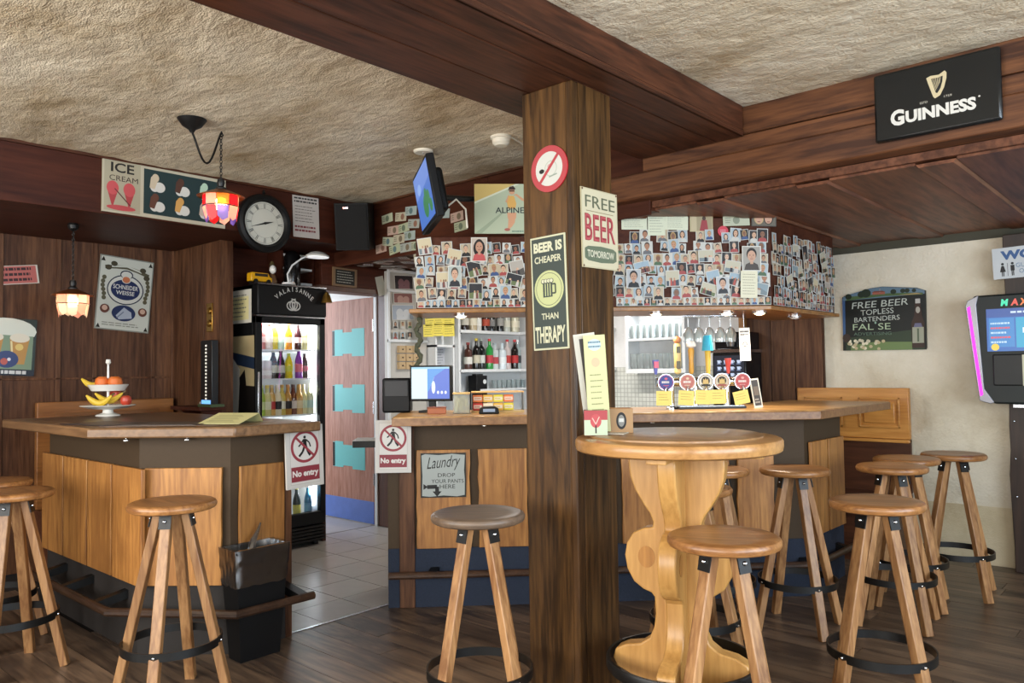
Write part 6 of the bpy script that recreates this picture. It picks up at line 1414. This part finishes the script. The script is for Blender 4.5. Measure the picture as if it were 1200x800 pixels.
# waste bin
bn_ = thing('waste_bin', 'black square waste bin with a clear liner bag beside the short bar', 'waste bin', (-3.562, 2.03, 0), R(90))
def ringrect(b, levels, cap=True):
    vs = []
    for w_, d_, z in levels: vs += [(-w_, -d_, z), (w_, -d_, z), (w_, d_, z), (-w_, d_, z)]
    fs_ = []
    for j in range(len(levels) - 1):
        for i in range(4): fs_.append((4 * j + i, 4 * j + (i + 1) % 4, 4 * j + 4 + (i + 1) % 4, 4 * j + 4 + i))
    if cap: fs_.append((3, 2, 1, 0))
    b.add(vs, fs_); return b
ringrect(MB(), [(0.105, 0.055, 0), (0.14, 0.082, 0.52), (0.144, 0.086, 0.52), (0.144, 0.086, 0.53), (0.134, 0.076, 0.53), (0.10, 0.05, 0.01)]).build('bin_body', M['blackplastic'], bn_)
b = MB(); g_ = random.Random(2); n = 60; vs = []
for j in range(9):
    z = 0.36 + 0.18 * j / 8; t_ = z / 0.53
    for i in range(n):
        a_ = 2 * math.pi * i / n; cx_, cy_ = math.cos(a_), math.sin(a_); m_ = max(abs(cx_), abs(cy_))
        w_ = 0.106 + 0.038 * t_ + 0.004; d_ = 0.056 + 0.030 * t_ + 0.004; wr_ = 0.005 * noise.noise((i * 0.9, j * 1.1, 0))
        vs.append((cx_ / m_ * (w_ + wr_), cy_ / m_ * (d_ + wr_), z + 0.012 * noise.noise((i * 0.35, 3, 1)) * (1 if j == 0 else 0.3)))
for j in range(5):
    z = 0.54 - 0.05 * j
    for i in range(n):
        a_ = 2 * math.pi * i / n; cx_, cy_ = math.cos(a_), math.sin(a_); m_ = max(abs(cx_), abs(cy_)); wr_ = 0.012 * noise.noise((i * 0.8, j * 0.9, 5)); s_ = 1 - 0.06 * j
        vs.append((cx_ / m_ * (0.13 * s_ + wr_), cy_ / m_ * (0.072 * s_ + wr_), z))
fs_ = [(j * n + i, j * n + (i + 1) % n, (j + 1) * n + (i + 1) % n, (j + 1) * n + i) for j in range(13) for i in range(n)]
b.add(vs, fs_).build('liner_bag', M['bagplastic'], bn_)
MB().tube([(-0.02, 0.0, 0.50), (0.0, 0.01, 0.56), (0.03, 0.02, 0.60), (0.05, 0.03, 0.635)], [0.02, 0.016, 0.009, 0.004], 7).build('bag_knot', M['bagplastic'], bn_)

# menu holders on the round table
tp_ = Vector((-1.487, 2.557, TZ + 0.0095))
c1 = onz(698, 509, tp_.z); c2 = onz(727, 506, tp_.z)
def fit(c, r):      # keep on the table
    d = Vector((c.x - tp_.x, c.y - tp_.y)); 
    if d.length > r: d = d * (r / d.length)
    return (tp_.x + d.x, tp_.y + d.y, tp_.z)
def hbox(name, label, loc, W_, draw, rz, side):
    t = thing('menu_holder', label, 'menu holder', loc, R(rz))
    f = MB(); f.box(-W_ / 2, W_ / 2, -0.045, 0.045, 0, 0.008).box(-W_ / 2, W_ / 2, -0.045, -0.038, 0.008, 0.092).box(-W_ / 2, W_ / 2, 0.038, 0.045, 0.008, 0.092).box(-W_ / 2, -W_ / 2 + 0.006, -0.038, 0.038, 0.008, 0.092).box(W_ / 2 - 0.006, W_ / 2, -0.038, 0.038, 0.008, 0.092)
    f.build('box', side, t)
    p = Print(W_, 0.09, 0.045); draw(p); o = p.build('print', t); o.location = (0, 0, 0.046)
    return t
def d_h1(p):
    p.rect(0, 0, 1, 1, '#b8c8a8').poly([(0, 0.62), (1, 0.62), (1, 1), (0, 1)], '#a8242c').ell(0.5, 0.58, 0.24, 0.28, '#b82c34').rect(0.47, 0.08, 0.53, 0.4, '#2a1a1a').line([(0.35, 0.7), (0.5, 0.45), (0.65, 0.75)], 0.04, '#d8b0a0')
def d_h2(p):
    p.rect(0, 0, 1, 1, '#b0854e').ell(0.5, 0.5, 0.22, 0.36, '#141210', 24).ell(0.5, 0.5, 0.14, 0.25, '#8a8880', 20).rect(0.4, 0.45, 0.6, 0.6, '#d8d8d0')
h1 = hbox('a', 'menu box with a red glass emblem on the round table', fit(c1, 0.335), 0.085, d_h1, 38, flat('#7a2a26'))
h2 = hbox('b', 'wooden menu box with a black oval emblem on the round table', fit(c2, 0.32), 0.088, d_h2, 40, M['oak'])
def leaf(label, loc, W_, Hh_, rot, col, draw):
    o = MB().box(-W_ / 2, W_ / 2, -0.0015, 0.0015, 0, Hh_).build('menu_card', flat(col), None, loc, rot); tag(o, label, 'menu', 'menus standing on the round table')
    p = Print(W_, Hh_, 0.0016); draw(p); q = p.build('print', o); q.location = (0, 0, Hh_ / 2)
hl = Vector(h1.location)
leaf('grey backed menu leaning behind the green menu', (hl.x - 0.012, hl.y + 0.024, hl.z + 0.01), 0.08, 0.37, (R(4), R(-7), R(40)), '#b9b6a8', lambda p: p.rect(0.03, 0.02, 0.97, 0.98, '#c9c6b8').rect(0.25, 0.05, 0.5, 0.95, '#3a3632'))
leaf('tall pale green menu with printed lines in the menu box', (hl.x + 0.012, hl.y + 0.012, hl.z + 0.01), 0.08, 0.36, (R(3), R(-3), R(40)), '#c2c48c', lambda p: p.rect(0.02, 0.01, 0.98, 0.99, '#c9cb92').ell(0.5, 0.9, 0.3, 0.06, '#b8d0d8').ell(0.5, 0.72, 0.2, 0.05, '#d8b088').scribble(0.2, 0.86, 0.8, 0.95, 2, '#5a7a8a', 0.4, 1).scribble(0.2, 0.08, 0.85, 0.62, 9, '#8a8a58', 0.18, 2))
o = MB().box(-0.06, 0.06, -0.06, 0.06, 0, 0.003).build('beer_mat', flat('#c8c2b0'), None, (tp_.x - 0.22, tp_.y - 0.10, tp_.z), (0, 0, R(20))); tag(o, 'pale square beer mat at the rim of the round table', 'beer mat')

# ================================================================== PHOTOGRAPHS
SK = ['#d9a983', '#c68e66', '#e0b696', '#8a5a3c', '#b37a54']
HA = [('black', '#17120f'), ('brown', '#4a2f1c'), ('blond', '#b08a4a'), ('grey', '#77726c')]
TOP = [('black', '#1a1a1c'), ('blue', '#2f4f86'), ('white', '#d0cec6'), ('red', '#a8302c'), ('green', '#4a6a48'), ('grey', '#6c6c70')]
BG = [('white', '#d2d2ca'), ('pale blue', '#a9bcc6'), ('beige', '#c4b394'), ('dark', '#2c2a2a')]
PBLD = []
def portrait(i, W_=0.048, Hh_=0.058, big=False):
    g = random.Random(100 + i); sk = g.choice(SK); hn, hc = HA[i % 4]; tn, tc_ = TOP[(i * 5 + i // 4) % 6]; bn2, bc_ = BG[(i // 2 + i // 7) % 4]
    p = Print(W_, Hh_, 0.0008); p.b.add(*_slab(W_, Hh_), lin('#d4d2ca'))
    p.rect(0.06, 0.05, 0.94, 0.95, bc_); w_ = g.uniform(0.17, 0.22); cy_ = g.uniform(0.56, 0.64); long_ = i % 3 == 0
    if long_: p.ell(0.5, cy_ - 0.04, w_ + 0.09, 0.33, hc, 12)
    p.poly([(0.1, 0.05), (0.9, 0.05), (0.84, 0.26), (0.62, 0.36), (0.38, 0.36), (0.16, 0.26)], tc_).rect(0.42, 0.3, 0.58, 0.45, sk)
    p.ell(0.5, cy_ + 0.05, w_ + 0.03, 0.26, hc, 12).ell(0.5, cy_ - 0.02, w_, 0.215, sk, 12)
    if big or True:
        for u in (0.42, 0.58): p.ell(u, cy_ + 0.02, 0.03, 0.022, '#2a1c16', 6)
        p.rect(0.43, cy_ - 0.13, 0.57, cy_ - 0.105, '#8a4a40')
    me = p.b.mesh('photo', M['print'], smooth=False); PBLD.append(p.b)
    return me, 'portrait of a %s-haired person in %s top on %s' % (hn, tn, bn2)
def _slab(W_, Hh_):
    a, c = W_ / 2, Hh_ / 2
    vs = [(x, y, z) for y in (-0.0008, 0) for z in (-c, c) for x in (-a, a)]
    return vs, [(0, 1, 3, 2), (4, 6, 7, 5), (0, 4, 5, 1), (2, 3, 7, 6), (0, 2, 6, 4), (1, 5, 7, 3)]
PV = [portrait(i) for i in range(24)]
def scene_photo(i):
    g = random.Random(400 + i); W_, Hh_ = (0.10, 0.075) if i % 2 else (0.085, 0.10)
    sky = g.choice(['#9fb8c8', '#c8c2a8', '#d8c8a0', '#2a2a30', '#8aa0a8', '#b8b0a4']); gr = g.choice(['#6a7a4a', '#8a6a4a', '#3a4a5a', '#55504a', '#7a8a90']); ob = g.choice(['#b8402c', '#d8a03a', '#2a2622', '#d0c8b8', '#3a6a8a'])
    p = Print(W_, Hh_, 0.0008); p.b.add(*_slab(W_, Hh_), lin('#dad8d0'))
    p.rect(0.05, 0.05, 0.95, 0.95, sky).poly([(0.05, 0.05), (0.95, 0.05), (0.95, g.uniform(0.3, 0.5)), (0.5, g.uniform(0.3, 0.6)), (0.05, g.uniform(0.3, 0.5))], gr)
    for k in range(3):
        u = g.uniform(0.2, 0.8); p.poly([(u - 0.09, 0.06), (u + 0.09, 0.06), (u + 0.07, 0.4), (u - 0.07, 0.4)], g.choice(['#23202a', ob, '#7a3a34', '#d0c8c0'])).ell(u, 0.47, 0.055, 0.08, g.choice(SK), 10)
    nm = {'#9fb8c8': 'pale blue', '#c8c2a8': 'cream', '#d8c8a0': 'sandy', '#2a2a30': 'night-dark', '#8aa0a8': 'grey-blue', '#b8b0a4': 'beige'}[sky] + ' ' + ('landscape' if i % 2 else 'upright') + ' snapshot over ' + {'#6a7a4a': 'olive', '#8a6a4a': 'brown', '#3a4a5a': 'navy', '#55504a': 'dark', '#7a8a90': 'grey'}[gr] + ' ground'
    return p.b.mesh('photo', M['print'], smooth=False), nm
SV = [scene_photo(i) for i in range(12)]
SCN = ['group snapshot with pale sky', 'wide snapshot of three people', 'tall snapshot of friends', 'landscape-format holiday snapshot']
NPH = [0]
def put_photo(me, pl, u, z, tilt, layer, label, group, s=1.0):
    o = inst('photo', me, None, pl.at(u, z, 0.0012 + 0.0026 * layer), (0, tilt, pl.th), (s, 1, s)); tag(o, label, 'photograph', group); NPH[0] += 1
    return o
GRP = 'portrait photos covering the bar canopy'
CPL = PD(6.6 - 0.0015 * S2); CPX = PX(-1.996 + 0.0015)
def fill(pl, u0, u1, z0, z1, seed, part, grp):
    g = random.Random(seed); z = z0 + 0.031; row = 0
    while z < z1 - 0.02:
        u = u0 + (0.02 if row == 0 else g.uniform(0.012, 0.035))
        while u < u1 - 0.015:
            if row == 0:
                i = g.randrange(24); put_photo(PV[i][0], pl, u, z, 0, g.randrange(2), PV[i][1] + ', bottom row ' + part, grp, 0.86); u += 0.0415
            else:
                if g.random() < 0.13 and z + 0.05 < z1 and u + 0.05 < u1:
                    i = g.randrange(12); put_photo(SV[i][0], pl, u + 0.02, z + 0.015, g.uniform(-0.35, 0.35), 4 + g.randrange(4), SV[i][1] + ' ' + part, 'snapshots on the bar canopy', 1.0); u += 0.085
                elif g.random() < (0.015 if z < z1 - 0.10 else 0.2): u += 0.05
                else:
                    i = g.randrange(24); put_photo(PV[i][0], pl, u, z + g.uniform(-0.01, 0.01), g.uniform(-0.12, 0.12), g.randrange(5), PV[i][1] + ' ' + part, grp, g.uniform(1.0, 1.5)); u += g.uniform(0.05, 0.066)
        z += 0.056 if row == 0 else 0.068; row += 1
UL, UM, UR = CPL.hit(489, 330)[0], CPL.hit(622, 330)[0], CPL.hit(722, 330)[0]
fill(CPL, UL, UM, 1.757, 2.185, 1, 'above the till', GRP)
fill(CPL, UR, -1.996 * S2 - 0.01, 1.757, 2.205, 2, 'above the taps', GRP)
fill(CPX, 4.62, 5.64, 1.757, 2.22, 3, 'at canopy end', GRP)
g = random.Random(77); mass = MB(); z = 1.79
while z < 2.16:
    u = UM + 0.02
    while u < UR - 0.02:
        k = PBLD[g.randrange(24)]; mass.X = Matrix.Translation((u, -0.0012 - 0.002 * g.randrange(4), z)) @ Matrix.Rotation(g.uniform(-0.1, 0.1), 4, 'Y') @ Matrix.Diagonal((1.15, 1, 1.15, 1))
        o_ = len(mass.v); mass.v += [tuple(mass.X @ Vector(q)) for q in k.v]; mass.f += [[i + o_ for i in f] for f in k.f]; mass.m += k.m; mass.c += k.c
        u += g.uniform(0.05, 0.062)
    z += 0.066
o = mass.build('photo_mass', M['print'], None, CPL.at(0, 0, 0), (0, 0, CPL.th), smooth=False); tag(o, 'dense portrait photos on the canopy behind the timber post', 'photographs'); o['kind'] = 'stuff'
def bigface(name, label, pl, quad, hair, top, bg, sk, long_=False, lay=9):
    def dr(p):
        p.rect(0.04, 0.03, 0.96, 0.97, bg)
        if long_: p.ell(0.5, 0.55, 0.36, 0.36, hair)
        p.poly([(0.1, 0.03), (0.9, 0.03), (0.82, 0.26), (0.62, 0.34), (0.38, 0.34), (0.18, 0.26)], top).rect(0.42, 0.28, 0.58, 0.42, sk).ell(0.5, 0.68, 0.27, 0.25, hair).ell(0.5, 0.6, 0.22, 0.22, sk)
        for u in (0.41, 0.59): p.ell(u, 0.63, 0.035, 0.018, '#201612', 8)
        p.poly([(0.5, 0.6), (0.535, 0.54), (0.475, 0.54)], '#b07a5c').rect(0.42, 0.475, 0.58, 0.495, '#8a3c38')
    sign('photo', label, 'photograph', pl, quad, 0.001, '#d8d6ce', dr, 'large photos on the bar canopy', out=0.0015 + 0.0026 * lay)
bigface('p', 'large photo of a long dark-haired person in a red top above the till', CPL, ((552, 279), (571, 279), (571, 307), (552, 307)), '#1a1210', '#c83c3c', '#c8b8a8', '#c89070', True)
bigface('p', 'large photo of a balding man in a dark shirt above the till', CPL, ((525, 312), (541, 312), (541, 337), (525, 337)), '#5a5048', '#22262e', '#b8c4c0', '#d8a888')
bigface('p', 'large photo of a dark-haired man with a moustache above the taps', CPL, ((868, 289), (890, 289), (890, 318), (868, 318)), '#241a14', '#4a4038', '#a8a49a', '#d0a080')
bigface('p', 'photo of a young dark-haired man in a dark top beside the post', CPL, ((733, 316), (750, 316), (750, 338), (733, 338)), '#14100e', '#1c1c20', '#b8bcc0', '#c89878')
bigface('p', 'photo of a dark-haired bearded man low above the taps', CPL, ((838, 325), (853, 324), (853, 345), (838, 345)), '#1a1412', '#2a2a30', '#c0c4c8', '#d0a284')
def d_two(p):
    p.rect(0, 0, 1, 1, '#4a4238').rect(0.03, 0.04, 0.97, 0.96, '#6a6252')
    for u, h_ in ((0.3, '#c8a868'), (0.68, '#2a1c14')): p.ell(u, 0.55, 0.2, 0.42, h_).ell(u, 0.5, 0.15, 0.33, '#cf9c7c').rect(u - 0.06, 0.26, u + 0.06, 0.31, '#7a3a30')
sign('photo', 'photo of two faces side by side at the top of the canopy', 'photograph', CPL, ((880, 247), (909, 247), (909, 266), (880, 265)), 0.001, '#4a4238', d_two, 'large photos on the bar canopy', out=0.008)
for i, q_ in enumerate((((728, 249), (758, 249), (758, 269), (728, 269)), ((759, 248), (779, 248), (779, 276), (759, 276)), ((779, 249), (806, 249), (806, 270), (779, 269)))):
    sign('handwritten_letter', ['wide pale letter pinned beside the post at the canopy top', 'tall pale letter between two wide letters on the canopy', 'pale letter next to the red-robed photo on the canopy'][i], 'letter', CPL, q_, 0.001, '#c9cdb4', (lambda s_: lambda p: p.scribble(0.1, 0.1, 0.9, 0.9, 7, '#9aa08a', 0.2, s_))(i), 'letters on the canopy', out=0.004 + 0.001 * i)
sign('handwritten_letter', 'cream note paper pinned below the moustached man photo', 'letter', CPL, ((867, 318), (886, 318), (885, 350), (865, 349)), 0.001, '#cfcbb0', lambda p: p.scribble(0.12, 0.1, 0.9, 0.92, 8, '#9a967c', 0.2, 4), 'letters on the canopy', out=0.03)
sign('photo', 'photo of a person in a red robe under the cross beam', 'photograph', CPL, ((808, 251), (835, 250), (835, 272), (808, 271)), 0.001, '#b8a880', lambda p: p.rect(0.03, 0.04, 0.97, 0.96, '#a89a74').poly([(0.42, 0.04), (0.8, 0.04), (0.74, 0.65), (0.52, 0.65)], '#a02028').ell(0.62, 0.74, 0.08, 0.12, '#4a3020').rect(0.05, 0.04, 0.3, 0.9, '#c8b890'), 'large photos on the bar canopy', out=0.004)
sign('banknote', 'greenish banknote pinned at the top of the canopy', 'banknote', CPL, ((847, 252), (878, 251), (878, 264), (847, 265)), 0.0006, '#b4b89c', lambda p: p.rect(0.03, 0.06, 0.97, 0.94, '#c0c4a8').ell(0.5, 0.5, 0.13, 0.35, '#8a927a').scribble(0.08, 0.2, 0.3, 0.8, 3, '#8a927a', 0.4, 3), 'banknotes', out=0.004)
b = MB(); b.X = Matrix.Rotation(R(90), 4, 'X'); b.lathe([(0, 0), (0.033, 0), (0.033, 0.0015), (0, 0.0015)], 20)
u_, z_ = CPL.hit(847, 271); o = b.build('round_sticker', flat('#c03040'), None, CPL.at(u_, z_, 0.004), (0, 0, A45)); tag(o, 'round red sticker below the banknote on the canopy', 'sticker')
p = Print(0.06, 0.06, 0.0016); p.scribble(0.2, 0.35, 0.8, 0.7, 2, '#e0a0a8', 0.5, 3); p.build('print', o)
# banknotes on the rear bulkhead, papers under the low ceiling
g = random.Random(21); nc = ['#b9bfa4', '#c0b8a0', '#a9b8b4', '#c4a898', '#b4bc9c', '#aab0a8']; PB = PY(3.878)
bn_px = [(454, 256), (470, 254), (482, 247), (461, 270), (473, 267), (485, 262), (455, 283), (468, 280), (480, 276), (447, 291), (463, 292), (476, 290), (487, 288), (492, 301), (520, 250), (536, 254), (540, 265)]
for i, (x_, y_) in enumerate(bn_px):
    u_, z_ = PB.hit(x_, y_); c_ = nc[i % 6]
    o = MB().box(-0.066, 0.066, -0.0006, 0, -0.034, 0.034).build('banknote', flat(c_), None, PB.at(u_, z_, 0.001 + 0.0012 * (i % 4)), (0, g.uniform(-0.15, 0.2), 0)); tag(o, '%s banknote with %s oval, stuck on the bulkhead %s' % (('green', 'tan', 'grey-blue', 'pinkish', 'pale green', 'grey')[i % 6], ('green', 'brown', 'teal', 'khaki')[i % 4], 'beside the loudspeaker' if i < 14 else 'behind the television'), 'banknote', 'banknotes')
    p = Print(0.132, 0.068, 0.0006); p.ell(0.5 + 0.15 * (i % 2), 0.5, 0.16, 0.36, ['#7a8a70', '#a07058', '#6a8a8c', '#8a7a60'][i % 4]).scribble(0.06, 0.2, 0.32, 0.85, 3, '#6e745e', 0.4, i); p.build('print', o)
for i in range(26):
    x_ = g.uniform(-5.4, -4.55); y_ = g.uniform(3.99, 4.75)
    cc = g.choice(['#b8b4ac', '#9a8f8a', '#c8c4bc', '#a8a4b0', '#b49a90'])
    o = MB().box(-0.06, 0.06, -0.04, 0.04, -0.0008, 0).build('paper_scrap', flat(cc), None, (x_, y_, ZL - 0.013 - 0.0015 * (i % 6)), (g.uniform(-0.03, 0.03), g.uniform(-0.03, 0.03), g.uniform(0, 3))); tag(o, '%s scrap of printed paper stuck under the low bar ceiling' % {'#b8b4ac': 'grey', '#9a8f8a': 'brown-grey', '#c8c4bc': 'whitish', '#a8a4b0': 'lilac', '#b49a90': 'pinkish'}[cc], 'paper', 'papers under the low bar ceiling')
    b = MB()
    for k in range(3): b.add([(-0.045, -0.028 + 0.02 * k, -0.0011), (0.04 - 0.01 * k, -0.028 + 0.02 * k, -0.0011), (0.04 - 0.01 * k, -0.018 + 0.02 * k, -0.0011), (-0.045, -0.018 + 0.02 * k, -0.0011)], [(3, 2, 1, 0)], lin(g.choice(['#6a6264', '#8a5a5a', '#5a6a7a'])))
    b.build('print', M['print'], o, smooth=False)
# photos on the narrow cabinet
PCB = PX(-5.436)
bigc = [((462, 322), (484, 323), (484, 339), (462, 339)), ((461, 343), (484, 344), (483, 355), (461, 355)), ((459, 357), (485, 357), (485, 375), (459, 375))]
for i, q_ in enumerate(bigc):
    cs = [('#2a1c20', '#8a5a60'), ('#8a4a40', '#c09080'), ('#a8b4c4', '#d8dce0')][i]
    sign('photo', ['dark snapshot behind the top of the photo cabinet', 'reddish snapshot on the photo cabinet', 'pale blue snapshot on the photo cabinet'][i], 'photograph', PCB, q_, 0.001, '#c8c4bc', (lambda c_: lambda p: p.rect(0.03, 0.04, 0.97, 0.96, c_[0]).ell(0.35, 0.45, 0.16, 0.3, c_[1]).ell(0.65, 0.4, 0.16, 0.3, c_[1]).rect(0.2, 0.04, 0.8, 0.25, c_[1]))(cs), 'photos on the narrow cabinet')
for r_ in range(2):
    for c_ in range(3):
        i = (r_ * 3 + c_ * 5) % 24; a = PCB.hit(463 + 8.5 * c_, 380.5 + 12.5 * r_); put_photo(PV[i][0], PCB, a[0], a[1], 0, 1, PV[i][1] + ' on the narrow photo cabinet', 'photos on the narrow cabinet', 1.15)
print('photos', NPH[0])
